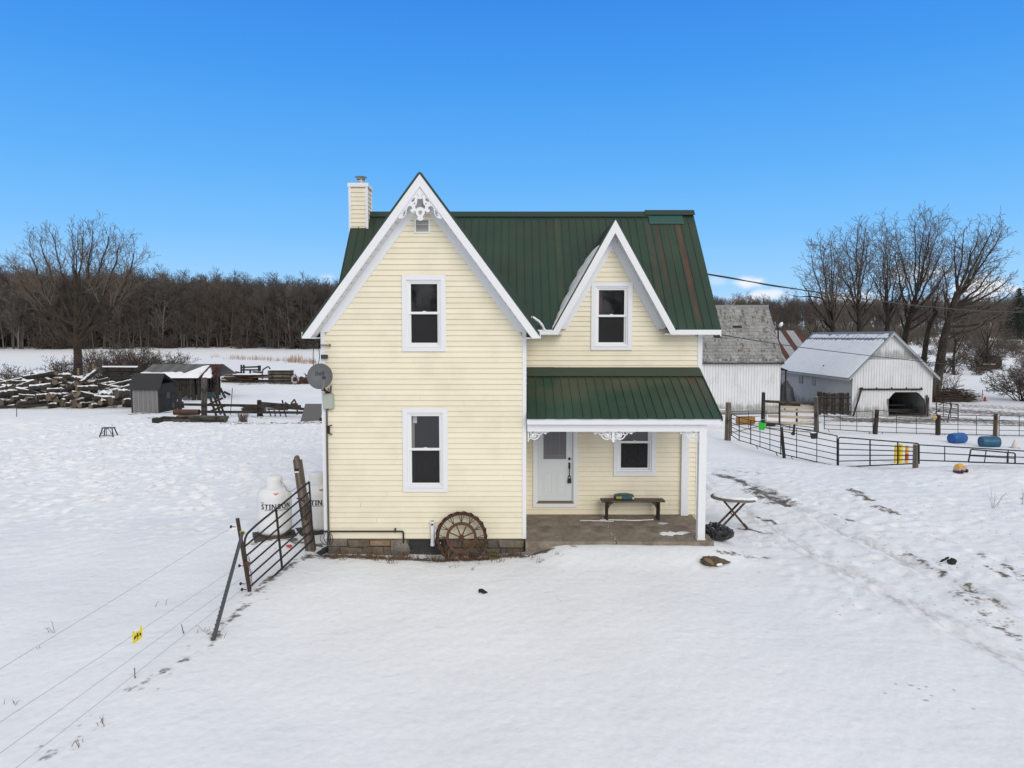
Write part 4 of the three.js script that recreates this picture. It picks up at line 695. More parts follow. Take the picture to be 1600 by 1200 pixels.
// ------------------------------------------------ gas tanks by the corner
{
  const body = new THREE.LatheGeometry([[.0, .06], [.30, .06], [.345, .075], [.38, .12], [.392, .18], [.392, .90], [.385, .98], [.36, 1.06], [.31, 1.12], [.24, 1.15], [0, 1.165]].map(([r, y]) => new THREE.Vector2(r, y)), 56);
  const ev = new Evaluator(); ev.attributes = ['position', 'normal', 'uv'];
  const tube = new Brush(new THREE.LatheGeometry([[.185, 1.10], [.195, 1.34], [.17, 1.40], [.10, 1.425], [.0, 1.43], [.0, 1.41], [.16, 1.385], [.18, 1.33], [.17, 1.10], [.185, 1.10]].map(([r, y]) => new THREE.Vector2(r, y)), 40)); tube.updateMatrixWorld();
  const slot = new Brush(poly(new THREE.Shape(new THREE.EllipseCurve(0, 0, .095, .045, 0, 7).getPoints(24)), .5).translate(0, 1.265, 0)); slot.updateMatrixWorld();
  const collar = ev.evaluate(tube, slot, SUBTRACTION).geometry;
  const wrap = (g, y, R0) => { const p = g.attributes.position; for (let i = 0; i < p.count; i++) { const a = p.getX(i) / R0, r = R0 + p.getZ(i); p.setXYZ(i, r * Math.sin(a), p.getY(i) + y, r * Math.cos(a)); } g.computeVertexNormals(); return g; };
  const white = mat(.80, .81, .82, .42, { map: T.grime });
  const t = thing('propane_tank', 'white upright propane tank standing wholly in view behind the steel gate', 'gas tank', V(0, 0, 0), 0, 'white propane tanks beside the house');
  mesh('body', body, white, t); mesh('foot_ring', new THREE.CylinderGeometry(.30, .31, .09, 40, 1, true).translate(0, .045, 0), mat(.4, .36, .32, .7, { map: T.rust }), t);
  mesh('collar', collar, white, t); mesh('valve', [new THREE.CylinderGeometry(.04, .05, .12, 14).translate(-.04, 1.23, .02), rbx(.05, .05, .06, .01, .05, 1.25, .05)], mat(.16, .13, .08, .4, { metalness: .7 }), t);
  mesh('weld_band', new THREE.TorusGeometry(.392, .006, 6, 56).rotateX(Math.PI / 2).translate(0, .52, 0), white, t);
  const ink = mat(.012, .013, .02, .5);
  const sub = (s, size, x, y) => wrap(word(s, size, .004, fontPlain).translate(x, 0, 0), y, .391);
  mesh('lettering', [...[...'STINSON'].map((c, i) => wrap(word(c, .122, .005).translate([-.325, -.225, -.145, -.055, .06, .175, .30][i] + .005, 0, 0), .755, .392)), sub('R.H.', .036, -.32, .85), sub('& SON LIMITED', .032, .17, .665)], ink, t);
  mesh('printed_rule', [wrap(span(-.26, .03, 0, .014, 0, .004).toNonIndexed(), .655, .391), ...[0, 1, 2, 3, 4, 5, 6, 7].map((i) => wrap(span(-.26 + i * .0375, -.26 + i * .0375 + .03, 0, .013, 0, .003).toNonIndexed(), .668, .391))], ink, t);
  mesh('warning_diamond', wrap(poly([[-.07, .03], [.07, .03], [0, -.015]], .003).translate(0, 0, 0), 1.035, .376), mat(.62, .16, .12, .5), t);
  const g0 = V(at(430, 835, 16.6).x, 0, CAMZ - 16.6); g0.y = height(g0.x, g0.z) - .01; t.position.copy(g0); t.rotation.y = .42;
  tag(mesh('hose', pipe([V(.10, 1.33, .14), V(.22, 1.2, .2), V(.27, 1.08, .22), V(.36, 1.06, .26), V(.48, 1.14, .28), V(.62, 1.10, .2), V(.70, 1.0, .1)], .008, 6), mat(.25, .25, .24, .5), t));
  mesh('base_board', rough(rbx(.95, .09, .7, .02, -.02, -.01, .05), .02, 4), mat(.16, .13, .10, .9, { map: T.woodU }), t);
  const t2 = copy(t, 'white propane tank half hidden between leaning post and house corner', V(at(498, 838, 17).x, 0, CAMZ - 17.0)); t2.position.y = height(t2.position.x, t2.position.z) - .01; t2.rotation.y = .50;
}

// ------------------------------------------------ field gate and electric fence
{
  const P0 = at(488, 863, 15.6), P1 = at(465, 714, 15.35); P0.y = height(P0.x, P0.z) - .25;
  const p = thing('gate_post', 'weathered leaning wooden gate post in front of the gas tanks', 'post', P0);
  const d = P1.clone().sub(P0), L = d.length() + .02, q = new THREE.Quaternion().setFromUnitVectors(V(0, 1, 0), d.normalize());
  const timber = (w, dp) => { const s = new THREE.Shape([[-w / 2, 0], [w / 2, 0], [w / 2 - .008, L * .62], [w / 2 - .03, L * .635], [w / 2 - .035, L - .10], [.02, L - .10], [.015, L - .03], [-.01, L], [-w / 2 + .045, L], [-w / 2 + .045, L - .05], [-w / 2 + .012, L - .06], [-w / 2 + .004, L * .5]].map(([x, y]) => new THREE.Vector2(x, y))); return new THREE.ExtrudeGeometry(s, { depth: dp, bevelEnabled: true, bevelSize: .01, bevelThickness: .01, bevelOffset: -.01, bevelSegments: 2 }).translate(0, 0, -dp / 2); };
  const body = mesh('timber', timber(.20, .16), M.post, p); body.quaternion.copy(q);
  const top = mesh('notch', [span(-.085, .015, L - .31, L - .25, .082, .094)], M.black, p); top.quaternion.copy(q);
  const sn = mesh('snow', rough(rbx(.09, .03, .02, .008, -.035, L - .335, .09), .01, 20), M.snow, p); sn.quaternion.copy(q);
  const hw = mesh('hinge', [rod(V(-.12, L * .62, .09), V(.06, L * .585, .10), .014), rod(V(-.12, L * .28, .09), V(.08, L * .27, .10), .014), new THREE.CylinderGeometry(.03, .03, .02, 10).rotateX(Math.PI / 2).translate(.02, L * .42, .10)], M.rustDark, p); hw.quaternion.copy(q);
  const kn = mesh('knot', [rough(new THREE.SphereGeometry(.035, 10, 8).scale(1, 1.6, .5).translate(.02, L * .44, .085), .01, 20)], M.rusty, p); kn.quaternion.copy(q);

  const B0 = at(392, 936, 13.0), B1 = at(371, 810, 12.85); B0.y = height(B0.x, B0.z) - .15;
  const s = thing('steel_gate_post', 'thin dark steel post at the free end of the field gate', 'post', B0); const rel = (v) => v.clone().sub(B0);
  mesh('post', rod(V(0, 0, 0), rel(B1), .034, .034, 10), mat(.06, .048, .042, .75, { map: T.rust }), s);
  for (const [px, py] of [[363, 823], [376, 884], [378, 912], [380, 921]].slice(0, 4)) { const a = at(px - 2, py, 12.95); mesh('insulator', [new THREE.SphereGeometry(.030, 12, 8).scale(.8, 1, 1).translate(...rel(a).toArray()), rod(rel(a), rel(a).add(V(.09, -.005, 0)), .008, .008, 6)], M.black, s); }
  mesh('hook', [rbx(.06, .10, .06, .01, ...rel(at(386, 882, 12.9)).toArray()), rough(new THREE.SphereGeometry(.045, 8, 6).translate(...rel(at(387, 881, 12.86)).toArray()), .02, 15)], M.rusty, s);

  const b0 = ground(330, 1008), b1 = at(379, 832, 12.7);
  const br = thing('steel_brace', 'dark perforated steel bar leaning diagonally against the gate end post', 'brace', b0);
  mesh('bar', [rod(V(0, -.08, 0), b1.clone().sub(b0), .032, .030, 6)], M.darkSteelGrey ?? mat(.10, .105, .115, .5, { metalness: .6 }), br);
  const holes = []; for (let i = 1; i < 26; i++) { const a = b1.clone().sub(b0).multiplyScalar(i / 27); holes.push(new THREE.CylinderGeometry(.010, .010, .008, 6).rotateX(Math.PI / 2).translate(a.x - .004, a.y + .0, a.z + .034)); }
  mesh('bar_holes', holes, mat(.03, .03, .032, .8), br);
  mesh('tie', [new THREE.TorusGeometry(.04, .012, 6, 14).rotateX(.6).translate(...b1.clone().sub(b0).toArray())], mat(.45, .42, .08, .6), br);

  // seven-rail tube gate between the two posts
  const h0 = at(483, 753, 15.35), h1 = at(489, 843, 15.35), l0 = at(380, 838, 13.12), l1 = at(393, 932, 13.12);
  const o = thing('field_gate', 'black tubular steel field gate standing ajar between wooden and steel posts', 'gate', l1.clone()), q2 = (u, v) => l0.clone().lerp(h0, u).lerp(l1.clone().lerp(h1, u), v).sub(l1);
  const rr = .021;
  mesh('frame', [pipe([q2(1, 0), q2(.6, 0), q2(.12, 0), q2(.035, .03), q2(0, .15), q2(0, .5), q2(0, .86), q2(.03, .975), q2(.12, 1), q2(.6, 1), q2(1, 1)], rr, 8, 90), rod(q2(1, 0), q2(1, 1), rr)], M.darkSteel, o);
  for (const v of [.17, .33, .50, .67, .835]) mesh('rail', rod(q2(0, v), q2(1, v), .018), M.darkSteel, o);
  mesh('upright', bar(q2(.46, 0), q2(.46, 1), .04, .025), M.darkSteel, o);
  const ch = []; for (let i = 0; i < 14; i++) { const a = q2(.02, .36 + i * .035); ch.push(new THREE.TorusGeometry(.016, .005, 5, 8).rotateY(i % 2 ? 1.2 : 0).translate(a.x + .03 + .012 * Math.sin(i), a.y, a.z + .04)); }
  mesh('chain', ch, M.rusty, o);

  // four fence wires, the yellow warning plate hung on the second
  const end = (y) => V(-5.66, y, CAMZ - 2.4), ys = [[1.345, 363, 823, 1.30], [.985, 374, 884, .95], [.60, 376, 905, .57], [.21, 378, 921, .22]];
  ys.forEach(([y, px, py, ye], i) => {
    const a = at(px, py, 12.95), b = end(ye), mid = a.clone().lerp(b, .5); mid.y -= .015;
    const w = thing('fence_wire', 'thin grey electric fence wire, ' + ['topmost of the four', 'second from the top, carrying the yellow plate', 'third from the top', 'lowest, close above the snow'][i], 'wire');
    mesh('wire', pipe([a, mid, b], .0028, 6, 20), mat(.34, .34, .35, .5, { metalness: .3 }), w);
  });
  const t0 = at(374, 884, 12.95), t1 = end(.95), u = (9.7 - 12.95) / (2.4 - 12.95), c = t0.clone().lerp(t1, u);
  const sign = thing('warning_sign', 'small yellow electric fence warning plate hanging on the wire', 'sign', c, Math.atan2(-(t1.z - t0.z), t1.x - t0.x) + Math.PI);
  const plate = [[-.115, -.13], [.115, -.13], [.115, .045], [.075, .045], [.05, .0], [-.05, .0], [-.075, .045], [-.115, .045]];
  mesh('plate', poly(plate, .006).translate(0, 0, -.003), mat(.86, .70, .02, .5), sign);
  const bolt = [[-.015, -.015], [.02, -.015], [.005, -.05], [.03, -.05], [-.02, -.115], [-.003, -.065], [-.03, -.065]];
  for (const z of [.0035, -.0055]) mesh('lightning_mark', [poly(bolt, .002).translate(0, 0, z), poly([[-.09, -.045], [-.045, -.03], [-.05, -.07], [-.085, -.08]], .002).translate(.005, 0, z), poly([[.045, -.035], [.08, -.045], [.085, -.09], [.05, -.075]], .002).translate(0, 0, z), poly(new THREE.Shape().absarc(-.09, -.112, .008, 0, 7), .002).translate(0, 0, z)], M.blackMatte, sign);
  mesh('lightning_mark', poly(new THREE.Shape().absarc(.08, -.112, .008, 0, 7), .002).translate(0, 0, .0035), mat(.5, .05, .03, .6), sign);
  [[287, 994, 'nearer the brace'], [211, 1064, 'farther out from the brace']].forEach(([px, py, w]) => { const g = ground(px, py); const st = thing('fence_tie', 'short grey stay twisted on the lowest wire, ' + w, 'wire tie', g); mesh('stay', [rod(V(.0, .0, 0), V(-.03 * (px > 250), .15, 0), .006, .006, 6), rod(V(0, .005, 0), V(.012, .03, .01), .007)], mat(.06, .06, .06, .6), st); });
}

// ------------------------------------------------ on and around the porch
{
  const b = thing('porch_bench', 'long dark wooden bench against the porch wall', 'bench', V(2.90, .425, -1.38)), w = .76;
  mesh('seat', rbx(2 * w, .04, .30, .008, 0, .45, 0), M.benchWood, b);
  for (const s of [-1, 1]) { mesh('leg', [rbx(.045, .44, .26, .008, s * (w - .14), .215, 0), rbx(.05, .04, .29, .006, s * (w - .14), .02, 0)], mat(.11, .08, .062, .85, { map: T.woodV }), b); mesh('brace', poly([[0, 0], [.19, 0], [.15, -.03], [.05, -.11], [.03, -.17], [0, -.19]].map(([x, y]) => [s > 0 ? -x : x, y]), .035).translate(s * (w - .165), .428, -.02), M.benchWood, b); }
  mesh('apron', rbx(2 * w - .3, .06, .03, .006, 0, .40, -.10), M.benchWood, b);
  const g = thing('feed_bag', 'green plastic feed bag lying on the bench', 'bag', V(2.69, .425 + .47, -1.37));
  const bag = (sx) => { const q = new THREE.SphereGeometry(1, 36, 22); const p = q.attributes.position; for (let i = 0; i < p.count; i++) { let x = p.getX(i), y = p.getY(i), z = p.getZ(i); const sq = (v, k) => Math.sign(v) * Math.pow(Math.abs(v), k); x = sq(x, .55); z = sq(z, .6); y = sq(y, .75); p.setXYZ(i, x * .245, y * .072 + .07 + .012 * fbm3(x * 3, y * 3, z * 3), z * .14 + .01 * fbm3(x * 4, y * 2 + 8, z * 4)); } q.computeVertexNormals(); return q; };
  mesh('sack', bag(), mat(.035, .085, .07, .4), g);
  mesh('yellow_panel', rough(rbx(.13, .06, .004, .002, -.14, .075, .142), .004, 20), mat(.30, .28, .05, .45), g); mesh('label_panel', rough(rbx(.17, .07, .004, .002, .045, .075, .146), .004, 20), mat(.02, .075, .10, .45), g); mesh('corner_patch', rough(rbx(.04, .05, .004, .002, .205, .06, .125), .003, 20), mat(.55, .57, .57, .5), g);

  // folding tray table with snow on it
  const F = ground(1166, 823), t = thing('tray_table', 'folding table with crossed wooden legs and snow on its oval top', 'table', V(at(1146, 800, 17.6).x, height(5.5, -2), CAMZ - 17.6), -.12);
  const sp = (s, y, ins) => { const sh = new THREE.Shape(new THREE.EllipseCurve(0, 0, .54 - ins, .40 - ins, 0, Math.PI * 2).getPoints(40).map((q, i) => new THREE.Vector2(q.x * (1 + .02 * n2(i * .3, s)), q.y * (1 + .05 * n2(i * .3, s + 2))))); return sh; };
  mesh('top', new THREE.ExtrudeGeometry(sp(1, 0, 0), { depth: .03, bevelEnabled: true, bevelSize: .02, bevelThickness: .015, bevelSegments: 3 }).rotateX(-Math.PI / 2).rotateZ(-.04).translate(0, .74, 0), mat(.16, .15, .14, .9, { map: T.grime }), t);
  mesh('rim', new THREE.TorusGeometry(1, .035, 8, 48).scale(.54, .40, .6).rotateX(Math.PI / 2).rotateZ(-.04).translate(0, .775, 0), mat(.13, .12, .11, .8), t);
  const sn = new THREE.ExtrudeGeometry(sp(7, 0, .06), { depth: .02, bevelEnabled: true, bevelSize: .05, bevelThickness: .04, bevelSegments: 4 }).rotateX(-Math.PI / 2).rotateZ(-.04).translate(.03, .765, .01);
  mesh('snow', rough(sn, .035, 6), M.snow, t);
  const leg = (x0, z, x1) => bar(V(x0, -.04, z), V(x1, .745, z), .045, .03);
  const lw = mat(.15, .095, .065, .85, { map: T.woodV });
  mesh('leg', leg(-.38, .16, .30), lw, t); mesh('leg', leg(.36, .20, -.30), lw, t); mesh('leg', leg(-.40, -.17, .30), lw, t); mesh('leg', leg(.36, -.20, -.30), lw, t);
  mesh('stretcher', [rod(V(-.04, .34, -.2), V(-.04, .34, .2), .014), rod(V(-.30, .06, -.17), V(-.30, .06, .16), .014), rod(V(.31, .06, -.2), V(.31, .06, .2), .014)], lw, t);

  const bagAt = at(1122, 840, 15.95); bagAt.y = height(bagAt.x, bagAt.z);
  const gb = thing('garbage_bag', 'shiny black garbage bag slumped beside the porch post', 'bag', bagAt);
  const ico = new THREE.IcosahedronGeometry(1, 24); { const p = ico.attributes.position; for (let i = 0; i < p.count; i++) { const x = p.getX(i), y = p.getY(i), z = p.getZ(i), a = Math.atan2(z, x), k = 1 + .16 * fbm3(x * 1.4, y * 1.4, z * 1.4, 3) - .07 * Math.abs(Math.sin(a * 6 + 3 * y + 2 * n3(x * 2, y * 2, z * 2))) * (y > -.4 ? 1 : .3), sh = y > .3 ? 1 - .5 * (y - .3) : 1; p.setXYZ(i, (x * .28 * sh - .09 * Math.max(0, y)) * k, Math.max(-.02, (y * .7 + .62) * .23 * k), z * .24 * sh * k); } }
  mesh('bag', toCreasedNormals(ico, .5), mat(.012, .012, .014, .22), gb);
  gb.scale.setScalar(1.3);

  const sk = ground(1113, 880), sack = thing('burlap_sack', 'crumpled brown sack lying on the snow before the porch', 'sack', sk);
  const cl = new THREE.SphereGeometry(1, 48, 28); { const p = cl.attributes.position; for (let i = 0; i < p.count; i++) { const x = p.getX(i), y = p.getY(i), z = p.getZ(i), tail = x > .45 ? (x - .45) : 0, k = 1 + .25 * fbm3(x * 2, y * 2, z * 2, 4); p.setXYZ(i, (x * .24 + tail * .28) * (tail ? 1 : k), Math.max(-.03, (y * .6 + .32) * .165 * k * (1 - tail * 1.25) + tail * .03), (z * .17) * k * (1 - tail * 1.2)); } cl.computeVertexNormals(); }
  mesh('cloth', cl, mat(.165, .12, .07, .95, { map: T.stone, bumpMap: T.stoneBump, bumpScale: .01 }), sack);
  mesh('fold', rough(new THREE.SphereGeometry(.1, 16, 10).scale(1.3, .5, .8).rotateZ(-.5).translate(-.08, .08, .1), .03, 8), mat(.2, .14, .085, .95), sack);
  mesh('snow', rough(new THREE.SphereGeometry(.06, 10, 8).scale(1.2, .5, .5).translate(.10, .03, .15), .015, 15), M.snow, sack);

  const gl = ground(753, 925), glove = thing('black_glove', 'small black glove dropped on the open snow before the house', 'glove', gl, .5);
  mesh('palm', rough(rbx(.09, .045, .13, .02, 0, .02, 0), .01, 15), M.blackMatte, glove);
  for (let i = 0; i < 4; i++) mesh('finger', pipe([V(-.033 + i * .022, .02, .06), V(-.036 + i * .024, .03, .10), V(-.036 + i * .025, .018, .13 + .01 * (i % 2))], .0105, 7), M.blackMatte, glove);
  mesh('thumb', pipe([V(-.045, .02, .0), V(-.075, .028, .03), V(-.08, .018, .06)], .011, 7), M.blackMatte, glove);

  const cr = ground(1483, 880), bird = thing('black_tarp_scrap', 'small black scrap of tarpaulin lying on the rutted snow', 'tarpaulin scrap', cr);
  mesh('scrap', [rough(new THREE.SphereGeometry(.09, 16, 10).scale(1.1, .7, .6).translate(.06, .06, 0), .04, 12), rough(new THREE.SphereGeometry(.05, 12, 8).scale(2.2, .5, .5).rotateZ(.5).translate(-.10, .10, 0), .02, 12)], M.blackMatte, bird);

  const ol = thing('rubber_boot_tray', 'black rubber tub lying by the foot of the wooden gate post', 'tub', (() => { const p = at(508, 868, 15.25); p.y = height(p.x, p.z); return p; })());
  mesh('tub', rough(new THREE.LatheGeometry([[0, .02], [.10, .02], [.13, .10], [.145, .105], [.145, .12], [.12, .118], [.09, .04], [0, .035]].map(([r, y]) => new THREE.Vector2(r, y)), 24).rotateZ(.5).translate(0, .06, 0), .012, 9), M.black, ol);
  const rd = ground(452, 855), red = thing('red_scrap', 'small red plastic scrap on the snow behind the field gate', 'plastic scrap', rd);
  mesh('scrap', rough(new THREE.IcosahedronGeometry(.06, 2).scale(1.2, .6, .5).translate(0, .05, 0), .03, 14), mat(.50, .06, .05, .6), red);
  const yb = at(770, 851, 15.25), yel = thing('wooden_crate', 'small yellowish wooden crate half hidden beside the iron wheel', 'crate', V(yb.x, height(yb.x, yb.z) , yb.z), .3);
  for (const [x0, x1, y0, y1, z] of [[-.09, .09, .1, .13, .06], [-.09, .09, .02, .05, .06], [-.09, .09, .1, .13, -.06], [-.09, .09, .02, .05, -.06]]) mesh('slat', span(x0, x1, y0, y1, z - .006, z + .006), mat(.33, .27, .08, .85, { map: T.woodU }), yel);
  for (const x of [-.085, .085]) mesh('end_board', span(x - .008, x + .008, 0, .14, -.054, .054), mat(.28, .24, .09, .85, { map: T.woodV }), yel);
}
// dead grass and weeds along the foundation and poking through the snow: nobody could count it
{
  const blades = [[], []], r = rng(5);
  const tuft = (x, z, n, h, spread) => { const y0 = height(x, z) - .01; for (let i = 0; i < n; i++) { const a = r() * 6.3, l = h * (.5 + r() * .8), sx = x + (r() - .5) * spread, sz = z + (r() - .5) * spread * .6, lean = .2 + r() * .9; const p0 = V(sx, y0, sz), p1 = V(sx + Math.cos(a) * l * lean * .5, y0 + l * .7, sz + Math.sin(a) * l * lean * .4), p2 = V(sx + Math.cos(a) * l * lean, y0 + l * (1 - .35 * lean * r()), sz + Math.sin(a) * l * lean * .8); blades[r() > .5 ? 1 : 0].push(rod(p0, p1, .0045, .0035, 3), rod(p1, p2, .0035, .001, 3)); } };
  for (let i = 0; i < 85; i++) { const x = lerp(-4.05, .2, r()); tuft(x, .12 + r() * .30, 4 + r() * 6, .07 + r() * .13, .12); }
  for (let i = 0; i < 8; i++) tuft(lerp(-1.7, -.55, r()), .34 + r() * .25, 3, .14 + r() * .22, .2);
  tuft(-2.55, .75, 14, .16, .25); tuft(-2.9, .5, 10, .14, .2); tuft(-3.6, .5, 12, .15, .25); tuft(-.3, .55, 14, .2, .3); tuft(-1.4, .45, 8, .6, .12); tuft(-.55, .35, 8, .4, .15);
  for (const [px, py, n, h] of [[316, 992, 6, .12], [345, 1000, 5, .1], [80, 990, 3, .22], [62, 1016, 2, .1], [250, 948, 2, .14], [1555, 795, 6, .6], [1598, 788, 5, .5], [735, 890, 4, .1], [708, 885, 5, .1], [745, 880, 3, .08], [845, 880, 8, .12], [830, 872, 6, .1], [870, 870, 4, .1], [15, 1098, 4, .12], [165, 1132, 5, .1], [120, 1165, 5, .08], [420, 905, 4, .08], [880, 940, 2, .05]]) { const p = ground(px, py); tuft(p.x, p.z, n, h, .18); }
  tag(mesh('dead_grass', blades[0], mat(.30, .19, .10, .95)), 'dry tan grass and weed stalks along the foundation', 'grass', null, 'stuff');
  tag(mesh('dead_weeds', blades[1], mat(.14, .085, .055, .95)), 'dark brown dead weeds poking through the snow by the house', 'weeds', null, 'stuff');
}

// ---------------------------------------------------------------- the two white barns and what stands between them
// vertical boards over a wall face: outline in the wall's own plane (x along, y up), boards proud of the core with open joints
function boardWall(parent, name, outline, holes, p, turn, wd, m, coreM, topAt, botAt = () => 0, x0, x1) {
  const w = wallShape(name, outline, holes, coreM, parent, p, turn), list = []; const r = rng(Math.floor(x1 * 100) + outline.length);
  for (let x = x0; x < x1 - .02; x += wd) {
    const a = x + .006, b = Math.min(x + wd - .012, x1), ya = topAt(a), yb = topAt(b); let segs = [[botAt(a), botAt(b), ya, yb]];
    for (const h of holes) { const hx0 = Math.min(...h.map((q) => q[0])), hx1 = Math.max(...h.map((q) => q[0])); if (b < hx0 + .01 || a > hx1 - .01) continue; const ys = (x_) => { let lo = 1e9, hi = -1e9; for (let i = 0; i < h.length; i++) { const [ax, ay] = h[i], [bx_, by] = h[(i + 1) % h.length]; if (Math.abs(ax - bx_) < 1e-6) continue; const t = (x_ - ax) / (bx_ - ax); if (t >= -.001 && t <= 1.001) { const y = lerp(ay, by, t); lo = Math.min(lo, y); hi = Math.max(hi, y); } } return [lo, hi]; };
      const [l1, h1] = ys(clamp(a, hx0 + .01, hx1 - .01)), [l2, h2] = ys(clamp(b, hx0 + .01, hx1 - .01)); segs = segs.flatMap(([s0, s1, e0, e1]) => [[s0, s1, Math.min(e0, l1), Math.min(e1, l2)], [Math.max(s0, h1), Math.max(s1, h2), e0, e1]]).filter(([s0, , e0]) => e0 - s0 > .02); }
    for (const [s0, s1, e0, e1] of segs) { const z = .018 + .008 * r(); list.push(hexa([V(a, s0 + .04 * r(), 0), V(b, s1 + .04 * r(), 0), V(b, e1, 0), V(a, e0, 0)], [V(a, s0 + .02, z), V(b, s1 + .02, z), V(b, e1, z), V(a, e0, z)])); }
  }
  tag(mesh('board_cladding', list, m, w), null, null, null, 'stuff'); return w;
}
function wallShape(name, outline, holes, m, parent, p, turn) {
  const s = new THREE.Shape(outline.map(([x, y]) => new THREE.Vector2(x, y))); for (const h of holes) s.holes.push(new THREE.Path(h.map(([x, y]) => new THREE.Vector2(x, y))));
  const o = mesh(name, new THREE.ExtrudeGeometry(s, { depth: .12, bevelEnabled: false }).translate(0, 0, -.12), m, parent); o.position.copy(p); o.rotation.y = turn; return o;
}
// weathered white paint: bare and dirty toward the sill where splashed earth clings in spots
const limed = (seed) => { const a = tiled(seed, 8, 5), b = tiled(seed + 3, 5, 4), c = tiled(seed + 5, 60, 2); return tex(512, 512, (u, v) => { const n = a(u * 3, v * .6), k = .94 + .07 * n - .07 * smoothstep(b(u, v), .55, .75) * c(u, v), splash = smoothstep(n * .75 + .25 * b(u, v) - v * 2.6, .02, .34) * (.5 + .5 * c(u, v)); return mixc([k, k, k * 1.005], [.50, .49, .48], splash * .7); }, .25, .25); };
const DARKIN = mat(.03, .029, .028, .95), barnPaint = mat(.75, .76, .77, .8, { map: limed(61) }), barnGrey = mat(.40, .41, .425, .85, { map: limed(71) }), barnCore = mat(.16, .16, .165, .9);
{ // barn with the open bay: gable toward us
  const D = 50, A = at(1330, 650, D), B = at(1455, 650, D), apex = at(1394, 520.5, D), eave = at(1330, 584, D), W = B.x - A.x, H = eave.y - A.y, PK = apex.y - A.y, LEN = 13;
  const b = thing('open_barn', 'white board barn with snowy roof and dark open bay, right of the two barns', 'barn', V(A.x, A.y, A.z));
  const o = (px, py) => { const q = at(px, py, D); return [q.x - A.x, q.y - A.y]; };
  const bay = [o(1388.5, 651), o(1388.5, 624), o(1397, 613), o(1434, 613), o(1445, 625), o(1445, 651)]; bay[0][1] = .03; bay[5][1] = .03;
  const mid = apex.x - A.x, topAt = (x) => (x < mid ? lerp(H, PK, x / mid) : lerp(PK, H, (x - mid) / (W - mid)));
  boardWall(b, 'gable_wall', [[0, -.6], [W, -.6], [W, H], [mid, PK], [0, H]], [bay], V(0, 0, 0), 0, .19, barnPaint, barnCore, topAt, () => .0, 0, W);
  const win = [[5.6, .70], [7.9, .70]].map(([x]) => x);
  const wins = [[3.85, 4.45], [6.45, 7.0]].map(([x0, x1], i) => [[x0, 1.72 - i * .02], [x0, 2.36], [x1, 2.36], [x1, 1.72 - i * .02]]);
  boardWall(b, 'side_wall', [[0, -.6], [LEN, -.6], [LEN, H], [0, H]], wins, V(0, 0, -LEN), -Math.PI / 2, .22, barnGrey, barnCore, () => H, () => 0, 0, LEN);  // weathered side boards made greyer: shade against the white front put into their colour
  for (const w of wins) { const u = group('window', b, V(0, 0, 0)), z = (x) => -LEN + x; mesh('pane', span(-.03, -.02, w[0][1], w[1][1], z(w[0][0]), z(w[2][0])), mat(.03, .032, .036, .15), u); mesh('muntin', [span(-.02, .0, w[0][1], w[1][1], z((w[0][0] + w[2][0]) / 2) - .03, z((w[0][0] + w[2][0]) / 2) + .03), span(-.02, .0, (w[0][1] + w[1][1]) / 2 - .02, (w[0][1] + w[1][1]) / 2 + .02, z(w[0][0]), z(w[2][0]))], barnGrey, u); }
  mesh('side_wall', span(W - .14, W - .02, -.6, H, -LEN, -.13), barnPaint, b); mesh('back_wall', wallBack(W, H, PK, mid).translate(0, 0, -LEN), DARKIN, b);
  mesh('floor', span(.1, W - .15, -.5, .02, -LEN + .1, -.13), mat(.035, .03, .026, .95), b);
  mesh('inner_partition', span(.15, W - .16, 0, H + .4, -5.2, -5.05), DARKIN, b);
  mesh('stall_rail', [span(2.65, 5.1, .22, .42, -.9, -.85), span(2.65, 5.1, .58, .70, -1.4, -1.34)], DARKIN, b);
  // roof: boards and sheet underneath, snow lying on the left slope
  const ov = .36, sl = (x, k) => (x < mid ? lerp(H, PK, x / mid) : lerp(PK, H, (x - mid) / (W - mid))) + k, rf = group('roof', b), zf = .30, zb = -LEN - .2;
  const edgeL = -ov, edgeR = W + ov, yL = H - (PK - H) / mid * ov, yR = H - (PK - H) / (W - mid) * ov, th = .07;
  const slope = (x0, y0, x1, y1, k0, k1, za, zz) => hexa([V(x0, y0 + k0, za), V(x1, y1 + k0, za), V(x1, y1 + k0, zz), V(x0, y0 + k0, zz)], [V(x0, y0 + k1, za), V(x1, y1 + k1, za), V(x1, y1 + k1, zz), V(x0, y0 + k1, zz)]);
  const sheet = mat(.22, .235, .25, .5, { metalness: .5, map: T.grime });
  mesh('slope', slope(edgeL, yL, mid, PK, .02, .02 + th, zf, zb), sheet, rf); mesh('slope', slope(mid, PK, edgeR, yR, .02, .02 + th, zf, zb), sheet, rf);
  mesh('ridge_cap', [slope(mid - .28, PK - .28 * (PK - H) / mid, mid, PK, .10, .13, zf + .02, zb), slope(mid, PK, mid + .28, PK - .28 * (PK - H) / (W - mid), .10, .13, zf + .02, zb)], sheet, rf);
  mesh('rake_board', [hexa([V(edgeL, yL - .12, zf - .04), V(mid, PK - .14, zf - .04), V(mid, PK + .02, zf - .04), V(edgeL, yL + .02, zf - .04)], [V(edgeL, yL - .12, zf), V(mid, PK - .14, zf), V(mid, PK + .02, zf), V(edgeL, yL + .02, zf)]), hexa([V(mid, PK - .14, zf - .04), V(edgeR, yR - .12, zf - .04), V(edgeR, yR + .02, zf - .04), V(mid, PK + .02, zf - .04)], [V(mid, PK - .14, zf), V(edgeR, yR - .12, zf), V(edgeR, yR + .02, zf), V(mid, PK + .02, zf)])], barnGrey, rf);
  mesh('eave_board', span(edgeL - .02, edgeL + .02, yL - .12, yL + .02, zb, zf), mat(.30, .31, .32, .8), rf);
